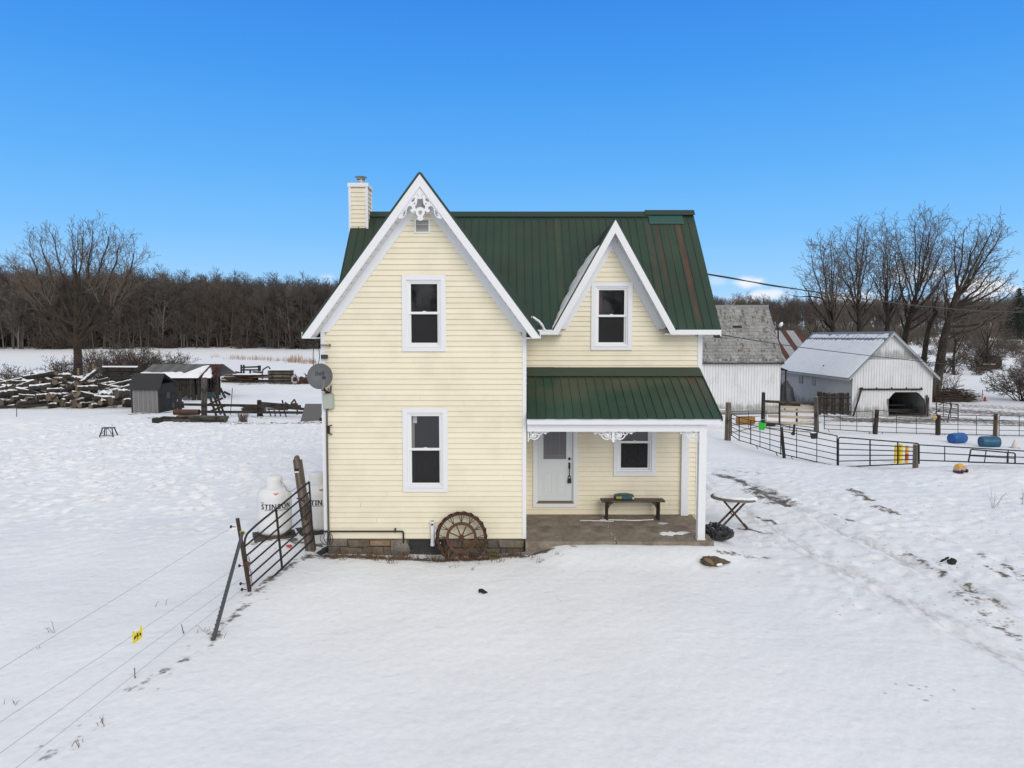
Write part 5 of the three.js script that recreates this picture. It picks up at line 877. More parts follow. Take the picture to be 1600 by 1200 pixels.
  const seams = []; for (let z = zf - .5; z > zb; z -= .6) seams.push(bar(V(mid - .02, PK + .10, z), V(mid - .9, PK + .10 - .88 * (PK - H) / mid, z), .03, .04)); mesh('seam', seams, sheet, rf);
  const snowLie = (t0, t1, z0, z1, h, ragged) => { const nu = 60, nv = 24, pos = [], idx = []; for (let j = 0; j <= nv; j++) for (let i = 0; i <= nu; i++) { const z = lerp(z0, z1, i / nu), top = t1 + ragged * (.6 * n2(z * .7, 3) + .4 * n2(z * 2.1, 9)), t = lerp(t0, top, j / nv), x = lerp(edgeL, mid, t), y = lerp(yL, PK, t), e = Math.min(1, j / 1.5, (nv - j) / 2, i / 1, (nu - i) / 1); pos.push(x - .02 * (j === 0), y + .09 + h * e * (1 + .4 * n2(x * 2, z * .8)), z); if (i < nu && j < nv) { const k = j * (nu + 1) + i; idx.push(k, k + 1, k + nu + 1, k + 1, k + nu + 2, k + nu + 1); } } const g = new THREE.BufferGeometry(); g.setAttribute('position', new THREE.Float32BufferAttribute(pos, 3)); g.setIndex(idx); g.computeVertexNormals(); return g; };
  mesh('snow', snowLie(.0, .83, zb + .05, zf - .12, .07, .03), M.snow, rf); mesh('snow', snowLie(.865, .95, zb + .3, zf - .2, .05, .02), M.snow, rf);
  // sliding door track and the diagonal timber propped at the corner
  const k0 = o(1345, 608), k1 = o(1440, 608), k2 = o(1327, 650);
  mesh('door_track', span(k0[0], k1[0], k0[1] - .06, k0[1] + .05, .06, .16), M.darkWoodU, b);
  mesh('track_bracket', [0, .25, .5, .75, 1].map((t) => bx(.05, .16, .1, lerp(k0[0] + .05, k1[0] - .05, t), k0[1] + .05, .06)), M.black, b);
  mesh('prop', [bar(V(k0[0], k0[1] + .1, .14), V(k2[0], -.1, .5), .13, .1), rbx(.24, .16, .12, .03, k0[0] - .02, k0[1] + .03, .13)], M.darkWood, b);
  mesh('sliding_door', [span(bay[5][0] - .02, bay[5][0] + .12, .05, bay[4][1] + .35, .05, .1), span(bay[5][0] + .12, bay[5][0] + .18, -.05, bay[4][1] + .2, .06, .14)], M.greyWood, b);
  mesh('threshold', rough(bx(2.6, .14, .3, (bay[0][0] + bay[5][0]) / 2, .02, .1), .03, 3), M.greyWoodU, b);
}
function wallBack(W, H, PK, mid) { return poly([[0, -.6], [W, -.6], [W, H], [mid, PK], [0, H]], .1); }
{ // barn with the tall shingled roof, eaves side toward us
  const D = 51, A = at(1225, 646, D), EV = at(1220, 561, D), RD = 54.2, rg = at(1198, 479, RD), X0 = A.x - 11, x1 = at(1219, 600, D).x, H = EV.y - A.y, PK = rg.y - A.y, dz = RD - D;
  const b = thing('shingled_barn', 'white board barn with a tall worn grey shingle roof behind the porch', 'barn', V(0, A.y, A.z));
  boardWall(b, 'front_wall', [[X0, -.6], [x1, -.6], [x1, H], [X0, H]], [], V(0, 0, 0), 0, .20, barnPaint, barnCore, () => H, () => .05, X0, x1);
  const side = wallShape('end_wall', [[0, -.6], [2 * dz, -.6], [2 * dz, H], [dz, PK], [0, H]], [], barnPaint, b, V(x1, 0, 0), Math.PI / 2);
  mesh('back_wall', span(X0, x1, -.6, H, -2 * dz - .1, -2 * dz), barnGrey, b);
  const rf = group('roof', b), xr = at(1226, 560, D - .3).x, y0 = H + .10 - (PK - H) / dz * .28, f = (t) => V(0, lerp(y0, PK, t), lerp(.28, -dz, t));
  const a = tiled(81, 16, 5), c = tiled(83, 4, 5), e = tiled(85, 40, 2);
  const shingleMap = tex(1024, 512, (u, v) => { const k = .84 + .22 * (a(u * 2, v) - .5) + .12 * (e(u * 2, v * 2) - .5), moss = smoothstep(c(u * 3, v * 2.3) * .4 + a(u * 5, v * 4) * .6, .555, .64), rust = smoothstep(c(u * 1.5 + .3, v + .2), .60, .72); let q = [k, k * .995, k * .99]; q = mixc(q, [.20, .17, .15], moss * .42); return mixc(q, [.45, .32, .25], rust * .4); }, .12, .12);
  const sm = [1, .9, 1.08].map((k) => mat(.40 * k, .40 * k, .40 * k, .95, { map: shingleMap })), rows = 17, rr = rng(9);
  mesh('deck', hexa([V(X0, f(0).y - .1, .28), V(xr, f(0).y - .1, .28), V(xr, PK - .1, -dz), V(X0, PK - .1, -dz)], [V(X0, f(0).y, .28), V(xr, f(0).y, .28), V(xr, PK, -dz), V(X0, PK, -dz)]), M.darkWoodU, rf);
  mesh('deck', hexa([V(X0, PK - .1, -dz), V(xr, PK - .1, -dz), V(xr, y0 - .1, -2 * dz - .3), V(X0, y0 - .1, -2 * dz - .3)], [V(X0, PK, -dz), V(xr, PK, -dz), V(xr, y0, -2 * dz - .3), V(X0, y0, -2 * dz - .3)]), M.darkWoodU, rf);
  for (let i = 0; i < rows; i++) {
    const p = f(i / rows), q = f(Math.min(1, (i + 1.12) / rows)), list = [[], [], []];
    for (let x = X0; x < xr;) { const w = Math.min(xr - x, .35 + rr() * .55), j = .018 * (rr() - .5), l = .035 + .018 * rr(); if (rr() > .015) list[Math.floor(rr() * 3)].push(hexa([V(x, p.y + j - .02, p.z - j), V(x + w - .012, p.y + j - .02, p.z - j), V(x + w - .012, q.y, q.z), V(x, q.y, q.z)], [V(x, p.y + j + l, p.z - j + .02), V(x + w - .012, p.y + j + l, p.z - j + .02), V(x + w - .012, q.y + .012, q.z), V(x, q.y + .012, q.z)])); x += w; }
    list.forEach((l, n) => l.length && tag(mesh('shingle_course', l, sm[n], rf), null, null, null, 'stuff'));
  }
  mesh('ridge_cap', [bar(V(X0, PK + .04, -dz), V(xr + .02, PK + .04, -dz), .16, .08)], mat(.24, .24, .245, .7), rf);
  mesh('fascia', span(X0, xr - .05, H - .13, H + .02, .06, .26), M.barnWhite, b);
  mesh('downspout', [rod(V(x1 + .24, H - .05, .16), V(x1 + .02, H - .42, .06), .045)], M.barnWhite, b);
  mesh('rake_board', hexa([V(xr - .05, y0 - .16, .28), V(xr, y0 - .16, .28), V(xr, PK - .16, -dz), V(xr - .05, PK - .16, -dz)], [V(xr - .05, y0 - .01, .28), V(xr, y0 - .01, .28), V(xr, PK - .01, -dz), V(xr - .05, PK - .01, -dz)]), M.greyWood, b);
}
{ // rust striped shed roof seen between the barns
  const D = 66, a = at(1223, 562, D), c = at(1251, 517, D + 5.5), x0 = a.x - 3, x1 = at(1282, 560, D).x, s = thing('striped_shed', 'far shed whose metal roof alternates silver and rusty red strips, between the barns', 'shed', V(0, 0, 0)), y0 = at(1240, 566, D).y, y1 = c.y, zA = CAMZ - D, zB = CAMZ - D - 5.5;
  const g0 = height(x1, zA);
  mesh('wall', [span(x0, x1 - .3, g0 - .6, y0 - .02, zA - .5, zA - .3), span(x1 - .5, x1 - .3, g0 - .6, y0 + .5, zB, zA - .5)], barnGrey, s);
  const rf = group('roof', s), silver = mat(.40, .41, .43, .45, { metalness: .4, map: T.grime }), red = mat(.11, .06, .052, .8, { map: T.rust });
  for (let i = 0, x = x0; x < x1 - .1; i++) { const w = i % 2 ? .55 : .78, sk = 0; mesh('roof_strip', hexa([V(x + .01, y0, zA), V(x + w, y0, zA), V(x + w, y1, zB), V(x + .01, y1, zB)], [V(x + .01, y0 + .04, zA), V(x + w, y0 + .04, zA), V(x + w, y1 + .04, zB), V(x + .01, y1 + .04, zB)]), i % 2 ? red : silver, rf); x += w; }
  mesh('back_slope', hexa([V(x0, y1 - .02, zB), V(x1, y1 - .02, zB), V(x1, y0, zB - 5.5), V(x0, y0, zB - 5.5)], [V(x0, y1 + .02, zB), V(x1, y1 + .02, zB), V(x1, y0 + .04, zB - 5.5), V(x0, y0 + .04, zB - 5.5)]), silver, rf);
  tag(mesh('snow', rough(rbx(.9, .2, .9, .08, x1 + .2, y0 + .75, zB + 2.2), .08, 2), M.snow, rf));
}
{ // yard light on its pole
  const D = 58, p = at(1216, 600, D), y = thing('yard_light', 'white yard lamp on a thin dark pole above the barns', 'lamp', V(p.x, height(p.x, p.z), p.z)), t = at(1216, 512, D), h = at(1219, 507, D);
  const py = p.clone(); py.y = y.position.y;
  mesh('pole', rod(V(0, 0, 0), t.clone().sub(py), .10, .06), M.darkWood, y); mesh('arm', pipe([t.clone().sub(py), t.clone().sub(py).add(V(.02, .12, .1)), h.clone().sub(py).add(V(-.02, .02, .15))], .03), M.galvanised, y);
  mesh('head', new THREE.SphereGeometry(.17, 16, 12).scale(.8, 1.25, .9).rotateZ(-.5).translate(...h.clone().sub(py).add(V(0, 0, .2)).toArray()), mat(.85, .86, .87, .3), y);
}
{ // dark tarpaulin heap and shadowy lean-to in the gap
  const D = 56, p = onGround(1228, D), t = thing('tarpaulin_heap', 'dark blue grey tarpaulin over a heap in the gap between the barns', 'tarpaulin', p);
  const g = new THREE.SphereGeometry(1, 32, 18), q = g.attributes.position; for (let i = 0; i < q.count; i++) { const k = 1 + .18 * fbm3(q.getX(i) * 2, q.getY(i) * 2, q.getZ(i) * 2, 3); q.setXYZ(i, q.getX(i) * .75 * k, Math.max(0, q.getY(i) * 2.0 * k), q.getZ(i) * .8 * k); } g.computeVertexNormals();
  mesh('tarpaulin', g, mat(.045, .048, .062, .5), t); mesh('base', rough(rbx(1.7, .5, 1.2, .1, .1, .2, .1), .1, 2), M.darkWood, t);
  const g2 = onGround(1221, 53.5), L = thing('lean_to', 'narrow dark lean-to against the end of the shingled barn', 'lean-to', g2);
  mesh('wall', span(.02, .55, -.2, 3.3, -2.4, -2.2), M.darkWood, L); mesh('roof', hexa([V(-.05, 3.25, -2.5), V(.62, 3.0, -2.5), V(.62, 3.0, -.4), V(-.05, 3.25, -.4)].reverse(), [V(-.05, 3.32, -2.5), V(.62, 3.07, -2.5), V(.62, 3.07, -.4), V(-.05, 3.32, -.4)].reverse()), M.darkWood, L); mesh('post', rod(V(.5, -.2, -.5), V(.5, 3.0, -.5), .06), M.darkWood, L);
}

// ---------------------------------------------------------------- paddock rails, gates, posts and what lies among them
function post(px, pyTop, pyBase, d, label, m = M.greyWood, r = .085, lean = 0, name = 'fence_post') {
  const b = at(px, pyBase, d); b.y = Math.min(b.y, height(b.x, b.z) + .02) - .15; const t = at(px + lean, pyTop, d);
  const p = thing(name, label, 'post', b); mesh('post', rough(rod(V(0, 0, 0), t.clone().sub(b), r * 1.05, r * .92, 10), .015, 5, px), m, p);
  mesh('post_top', rough(new THREE.CylinderGeometry(r * .8, r * .92, .04, 10).translate(...t.clone().sub(b).toArray()), .01, 9, px), mat(.34, .29, .24, .95), p); return p;
}
// a livestock panel: four corners, rails and uprights each a part
function panel(name, label, c00, c10, c01, c11, rails, ups, r = .021, opts = {}) {   // c00/c10 tops left/right, c01/c11 bottoms
  const o = thing(name, label, opts.category ?? 'fence panel', c01.clone()), q = (u, v) => c00.clone().lerp(c10, u).lerp(c01.clone().lerp(c11, u), v).sub(c01), m = opts.m ?? M.darkSteel;
  for (let i = 0; i < rails; i++) { const v = i / (rails - 1), a = i === 0 && opts.round ? .05 : 0; mesh('rail', rod(q(a, v), q(1 - a, v), r * (i && i < rails - 1 ? .8 : 1), r * (i && i < rails - 1 ? .8 : 1), 7), m, o); }
  for (const u of ups) mesh('upright', opts.strap && u > 0 && u < 1 ? bar(q(u, 0), q(u, 1), .05, .02) : rod(q(u, opts.round && (u === 0 || u === 1) ? .08 : -.01), q(u, 1.03), r * (u === 0 || u === 1 ? 1.1 : .75), undefined, 7), m, o);
  if (opts.round) for (const [u0, u1] of [[0, .05], [1, .95]]) mesh('bend', pipe([q(u0, .10), q(lerp(u0, u1, .15), .03), q(lerp(u0, u1, .5), .0), q(u1, 0)], r, 7, 10), m, o);
  for (const u of opts.feet ?? []) mesh('foot', rod(q(u, 1), q(u, 1).add(V(.05, -.16, .05)), r * .9, undefined, 6), m, o);
  return o;
}
const PD = 'black steel livestock panel';
post(1137, 629, 681, 38.2, 'thick pale wooden post at the near left corner of the paddock', M.post, .16, 1, 'corner_post');
{ // the run of panels that comes toward us from the corner post
  const s = [[1143, 647, 680, 38], [1155, 652, 688, 36.6], [1173, 657, 693, 34.6], [1220, 664, 709, 31.4], [1308, 681, 729, 28.6]];
  const C = s.map(([x, t, b, d]) => [at(x, t, d), at(x, b, d)]);
  const nm = ['the short one next to the thick corner post', 'second from the thick corner post', 'with the green bucket, third from the corner post', 'long and slanting, next to the gate with yellow poles behind'];
  for (let i = 0; i < 4; i++) panel('livestock_panel', PD + ' ' + nm[i], C[i][0], C[i + 1][0], C[i][1], C[i + 1][1], 6, i < 2 ? [0, 1] : i === 2 ? [0, .33, .66, 1] : [0, .3, .66, 1], .022, { feet: i > 1 ? [.2, .85] : [] });
  post(1226, 667, 711, 31.2, 'slim dark leaning stake holding the slanting panels', M.darkWood, .07, -5, 'fence_stake');
}
{ const a = at(1310, 683, 28.6), b = at(1436, 693, 26.6), c = at(1310, 728, 28.6), d = at(1436, 724, 26.6); c.y -= .05;
  panel('paddock_gate', 'black tubular paddock gate with rounded top corners, yellow poles behind it', a, b, c, d, 6, [0, .41, .75, 1], .025, { round: true, strap: true, category: 'gate', feet: [.12] }); }
post(1431, 695, 720, 26.5, 'short square grey post between the paddock gate and the low rails', M.post, .10, 0, 'gate_stop_post');
{ const A = at(1436, 695, 26.4), B = at(1640, 707, 24.3), C = at(1436, 719, 26.4), D = at(1640, 726, 24.3); panel('livestock_panel', PD + ' running low along the snow bank to the right edge', A, B, C, D, 3, [0, .21, .70, 1], .023);
  const a = at(1517, 702, 25.0), b = at(1586, 708, 24.4), c = at(1513, 722, 25.0), d = at(1586, 724, 24.4); panel('small_gate', 'small rounded black gate leaning on the low rails at the right', a, b, c, d, 3, [0, .35, .83, 1], .024, { round: true, category: 'gate' }); }
{ // far side of the paddock, post by post
  const seg = [[1284, 645, 672, 41.5], [1367, 641, 677, 41], [1465, 648, 680, 40.5], [1557, 649, 682, 40], [1660, 651, 684, 39.6]];
  const nm = ['before the barn corner, left of the first leaning post', 'across the open bay of the barn', 'right of the bay, behind the brighter blue drum', 'at the right edge behind the duller blue drum'];
  for (let i = 0; i < 4; i++) { const [x0, t0, b0, d0] = seg[i], [x1, t1, b1, d1] = seg[i + 1]; panel('livestock_panel', PD + ' ' + nm[i], at(x0 + 4, t0, d0), at(x1 - 3, i ? t1 + 1 : t1 + 1, d1), at(x0 + 4, b0 - 2, d0), at(x1 - 3, b1 - 2, d1), 5, [0, .33, .67, 1], .021, { feet: [.08, .92], round: i === 3 }); }
  post(1367, 640, 678, 40.9, 'dark leaning fence post before the open bay of the barn', M.darkWood, .12, 3.5); post(1465, 648, 681, 40.4, 'dark fence post with a yellow bundle, right of the open bay', M.darkWood, .12, 1); post(1555, 646, 681, 40, 'brown topped fence post behind the two blue drums', mat(.22, .14, .08, .9, { map: T.woodV }), .115, 1);
  const y = at(1460, 652, 40.1), b = thing('twine_bundle', 'pale yellow bundle of twine and sticks hung on a dark post', 'bundle', y);
  mesh('bundle', rough(new THREE.SphereGeometry(.12, 14, 10).scale(1, 1.1, .7), .08, 8), mat(.50, .38, .14, .9), b); mesh('sticks', [rod(V(-.35, .45, 0), V(.1, .05, 0), .02), rod(V(.1, .2, .05), V(.55, -.25, .05), .02), rod(V(.0, .2, 0), V(.3, .45, .02), .03)], M.darkWood, b);
}
{ // wooden cross fence and rails between the corner post and the barns
  post(1192, 613, 662, 43, 'tall dark post where the cross fence of pale boards begins', M.darkWood, .12, 1, 'tall_fence_post'); post(1276, 620, 676, 41.5, 'tall grey post at the end of the pale board fence', M.greyWood, .13, -1, 'tall_fence_post');
  const f = thing('board_fence', 'cross fence of five pale knotty boards before the barns', 'fence', at(1192, 655, 43)), o = f.position, r = rng(3);
  const B = [[1194, 627, 1275, 631], [1194, 635, 1275, 638], [1217, 642, 1275, 644], [1200, 650, 1275, 653], [1194, 659, 1275, 663]];
  B.forEach(([x0, y0, x1, y1], i) => { const a = at(x0, y0, 43).sub(o), b = at(x1, y1, 41.7).sub(o); mesh('rail', rough(bar(a, b, .16, .05), .02, 3, i), i === 0 ? mat(.2, .16, .11, .9, { map: T.woodU }) : mat(.60, .49, .37, .9, { map: again(T.grime, 1.3, 3) }), f); });
  for (const x of [1218, 1245]) { const d = 42.4; mesh('upright', bar(at(x, 629, d).sub(o), at(x, 664, d).sub(o), .10, .06), M.darkWood, f); }
  panel('livestock_panel', PD + ' behind the green bucket, in front of the shingled barn', at(1141, 643, 41), at(1197, 642, 42.6), at(1141, 676, 41), at(1197, 664, 42.6), 4, [0, .5, 1], .02);
  panel('livestock_panel', PD + ' under the pale board fence', at(1197, 660, 40.5), at(1272, 668, 39), at(1197, 668, 40.5), at(1272, 676, 39), 3, [0, .5, 1], .02);
  panel('white_rail_panel', 'white pipe rails between the porch roof and the corner post', at(1092, 640, 40), at(1134, 640, 40), at(1092, 672, 40), at(1134, 674, 40), 5, [0, .5, 1], .028, { m: M.vinyl, category: 'fence panel' });
  // old paling gate by the barn corner
  const g = thing('paling_gate', 'dark weathered paling gate leaning at the barn corner', 'gate', at(1284, 646, 46)), q = g.position, pales = 11;
  for (let i = 0; i < pales; i++) { const x = 1283 + i * 4.2, w = .155, a = at(x, 646 + (i % 3), 46).sub(q), t = at(x, 613 + 2.4 * r(), 46).sub(q); mesh('pale', rough(bar(a, t, w, .03), .012, 3, i), i % 3 ? M.darkWood : M.greyWood, g); }
  for (const y of [620, 631, 643]) mesh('cross_rail', bar(at(1280, y, 45.9).sub(q), at(1329, y + 1, 45.9).sub(q), .12, .05), M.darkWoodU, g);
  mesh('end_post', rough(bar(at(1279, 648, 46).sub(q), at(1281, 612, 46).sub(q), .25, .2), .03, 3), M.darkWood, g);
}
{ // round feeder panel standing on the muddy ground behind
  panel('small_gate', 'small rust brown gate panel standing loose on the muddy ground behind the paddock', at(1463, 628, 46), at(1497, 632, 45), at(1463, 650, 46), at(1497, 653, 45), 4, [0, .33, .66, 1], .03, { m: M.rustDark, category: 'gate' });
  const h = at(1478, 631, 46.5), l = thing('hose_loop', 'dark bent hose sticking up behind the loose gate panel', 'hose', V(h.x, height(h.x, h.z), h.z)); const dy = h.y - l.position.y;
  mesh('hose', pipe([V(-.45, dy - .1, 0), V(-.25, dy + .05, 0), V(.0, dy + .22, 0), V(.25, dy + .15, 0), V(.38, dy - .15, 0), V(.2, dy - .5, .1), V(.1, 0, .1)], .03, 7), M.darkSteel, l);
}
{ // drums, buckets, cone, poles
  const drum = (px, py, d, turn, m, label) => {
    const p = onGround(px, d), t = thing('plastic_drum', label, 'drum', V(p.x, p.y + .25, p.z), turn, 'blue plastic drums lying in the paddock');
    const pr = [[0, -.45], [.23, -.45], [.27, -.43], [.285, -.36], [.287, -.17], [.297, -.155], [.297, -.13], [.287, -.115], [.287, .115], [.297, .13], [.297, .155], [.287, .17], [.285, .36], [.27, .43], [.23, .45], [.22, .43], [0, .43]];
    mesh('body', new THREE.LatheGeometry(pr.map(([r, y]) => new THREE.Vector2(r, y)), 36).rotateZ(Math.PI / 2), m, t); mesh('bung', [new THREE.CylinderGeometry(.035, .035, .03, 10).rotateZ(Math.PI / 2).translate(.445, .12, .05), new THREE.CylinderGeometry(.035, .035, .03, 10).rotateZ(Math.PI / 2).translate(.445, -.12, -.05)], M.vinyl, t); return t;
  };
  drum(1499.5, 682, 37.3, .35, mat(.008, .14, .48, .42, { map: T.stone }), 'brighter blue plastic drum, left of the two lying in the snow'); drum(1550, 689, 35.6, -.06, mat(.01, .13, .25, .45, { map: T.stone }), 'dull teal blue plastic drum, right of the two lying in the snow');
  const c = onGround(1590, 35), k = thing('traffic_cone', 'small pale cone standing in the snow right of the drums', 'cone', c); mesh('cone', new THREE.CylinderGeometry(.03, .16, .42, 20).translate(0, .22, 0), mat(.62, .56, .53, .7), k); mesh('base', rbx(.36, .03, .36, .01, 0, .015, 0), mat(.3, .28, .27, .8), k);
  const poles = [[1399.3, 697, 724, .062, [.68, .52, .02], 'plain yellow jump pole nearest the gate strap, left of three'], [1406.8, 695.5, 724, .085, [.72, .55, .01], 'taller yellow jump pole in the middle of three behind the gate'], [1416.5, 698, 724, .066, [.75, .36, .02], 'orange and red jump pole, right of three behind the gate']];
  poles.forEach(([px, t, b, r, col, label], i) => { const d = 29.6, B = at(px, b, d), Tp = at(px, t, d); B.y = height(B.x, B.z) - .02; const p = thing('jump_pole', label, 'pole', B), h = Tp.y - B.y; mesh('pole', new THREE.CylinderGeometry(r, r, h, 18).translate(0, h / 2, 0), mat(...col, .5), p); mesh('cap', new THREE.CylinderGeometry(r * .8, r, .04, 18).translate(0, h + .02, 0), mat(...col, .5), p); if (i === 2) mesh('band', new THREE.CylinderGeometry(r + .004, r + .004, h * .34, 18).translate(0, h * .42, 0), mat(.40, .06, .02, .5), p); });
  const bk = at(1190.5, 666, 33.2), b = thing('green_bucket', 'bright green bucket hooked on the paddock rails', 'bucket', bk);
  mesh('bucket', new THREE.LatheGeometry([[0, -.17], [.125, -.17], [.13, -.16], [.165, .15], [.178, .155], [.178, .175], [.16, .17], [.125, -.14], [0, -.15]].map(([r, y]) => new THREE.Vector2(r, y)), 30).rotateZ(-.16), mat(.02, .55, .03, .4), b); mesh('handle', new THREE.TorusGeometry(.165, .008, 6, 20, Math.PI).rotateZ(-.16).translate(.03, .16, .02), M.steel, b);
  const b2 = at(1272, 680, 33), q = thing('black_bucket', 'black bucket with a white rim hung low on the paddock rails', 'bucket', b2); mesh('bucket', new THREE.LatheGeometry([[0, -.15], [.15, -.15], [.18, .12], [.19, .13], [.16, .12], [.14, -.12], [0, -.12]].map(([r, y]) => new THREE.Vector2(r, y)), 24).rotateZ(.12), M.black, q); mesh('snow', rough(rbx(.33, .05, .25, .02, .0, .125, 0), .02, 8), M.snow, q);
  const s = at(1241, 672, 33.5), w = thing('feed_scoop', 'dark scoop hanging from the slanting paddock rails', 'scoop', s); mesh('scoop', [rough(new THREE.SphereGeometry(.10, 14, 10).scale(1, .9, .7).translate(-.05, -.17, 0), .01, 10)], M.black, w); mesh('handle', rod(V(0, .28, 0), V(-.02, -.1, 0), .05, .06), M.blackMatte, w);
  const f = onGround(1166, 45.5), t = thing('feed_trough', 'rusty orange feed trough behind the paddock rails', 'trough', V(f.x, f.y - .02, f.z), .06), or = mat(.33, .17, .025, .6, { map: T.grime }); mesh('basin', [rbx(.95, .38, .45, .09, 0, .2, 0), span(-.44, .44, .36, .43, -.20, -.16), span(-.44, .44, .36, .43, .16, .20)], or, t); t.scale.setScalar(1.2);
  const ty = onGround(1203, 45), tire = thing('tire_scrap', 'black tire lying behind the tall dark post', 'tire', V(ty.x, ty.y + .05, ty.z)); mesh('tyre', new THREE.TorusGeometry(.30, .12, 12, 28).rotateX(Math.PI / 2).translate(0, .05, 0), M.blackMatte, tire);
  const to = ground(1500, 738), toy = thing('toy_tractor', 'small yellow and pink plastic toy lying on the snow bank', 'toy', to, .5);
  mesh('hull', rough(rbx(.44, .16, .26, .05, 0, .12, 0), .03, 7), mat(.55, .30, .26, .5), toy); mesh('hood', rough(rbx(.26, .12, .2, .05, -.06, .23, 0), .02, 8), mat(.70, .40, .01, .45), toy); mesh('underside', rough(rbx(.48, .09, .28, .04, .02, .045, 0), .02, 8), mat(.05, .04, .04, .6), toy);
  for (const x of [-.14, .14]) mesh('wheel', new THREE.CylinderGeometry(.06, .06, .05, 16).rotateX(Math.PI / 2).translate(x, .06, .15), M.black, toy);
  const g1 = at(1534, 631, 62), m1 = thing('marker_stake', 'thin grey stake in the snow beyond the muddy ground', 'stake', V(g1.x, height(g1.x, g1.z), g1.z)); mesh('stake', rod(V(0, -.1, 0), V(.03, .75, 0), .03), M.greyWood, m1);
  const g2 = onGround(1540, 60), m2 = thing('red_marker', 'small red marker standing in the snow beyond the muddy ground', 'marker', g2); mesh('body', [new THREE.CylinderGeometry(.09, .11, .26, 12).translate(0, .13, 0), new THREE.SphereGeometry(.09, 10, 8).translate(0, .3, 0)], mat(.45, .04, .03, .6), m2);
  // a red sided hay wagon with a boulder and stones at the hillside
  const wd = 92, wg = onGround(1541, wd), wa = thing('hay_feeder', 'low red feeder box with a round bale at the foot of the hillside', 'feeder', wg), rw = mat(.12, .035, .03, .8, { map: T.woodU });
  mesh('side', [span(-.95, .95, .1, .75, .5, .56), span(-.95, .95, .1, .75, -.56, -.5)], rw, wa); mesh('end', [span(-1, -.94, .1, .8, -.5, .5), span(.94, 1, .1, .8, -.5, .5)], rw, wa); mesh('snow', rough(rbx(1.7, .2, .9, .08, 0, .72, 0), .1, 2), M.snow, wa);
  const ba = onGround(1549, 95), bale = thing('round_bale', 'brownish round bale behind the low red feeder box', 'bale', V(ba.x, ba.y + .8, ba.z)); mesh('bale', rough(new THREE.CylinderGeometry(.95, .95, 1.1, 24, 3).rotateX(Math.PI / 2), .1, 2), mat(.20, .16, .11, .95, { map: T.bark }), bale);
}
{ // overhead wires
  const w = thing('service_wire', 'thick dark overhead wire from the house gable to the right', 'overhead wire'), a = V(4.75, 6.58, -3.9), pts = [], e = at(1660, 484, 60); for (let i = 0; i <= 24; i++) { const t = i / 24, p = a.clone().lerp(e, t); p.y -= .55 * 4 * t * (1 - t); pts.push(p); }
  mesh('cable', pipe(pts, .019, 7, 80), M.black, w); mesh('neutral', pipe(pts.map((p, i) => p.clone().add(V(0, .03 * Math.sin(i * 2.1), .025 * Math.cos(i * 2.1)))), .011, 6, 160), M.black, w); mesh('bracket', [rod(V(4.58, 6.58, -3.95), V(4.76, 6.58, -3.9), .02), rod(V(4.60, 6.3, -3.95), V(4.75, 6.55, -3.9), .02)], M.galvanised, w);
  const s = thing('barn_wire', 'thin dark wire crossing before both barn roofs', 'overhead wire'), b = at(1112, 521, 20.5), c = at(1258, 543.5, 30), d = at(1455, 566.5, 38), g = at(1660, 588, 44);
  mesh('cable', pipe([b, c, d, g], .016, 6, 60), M.black, s);
}

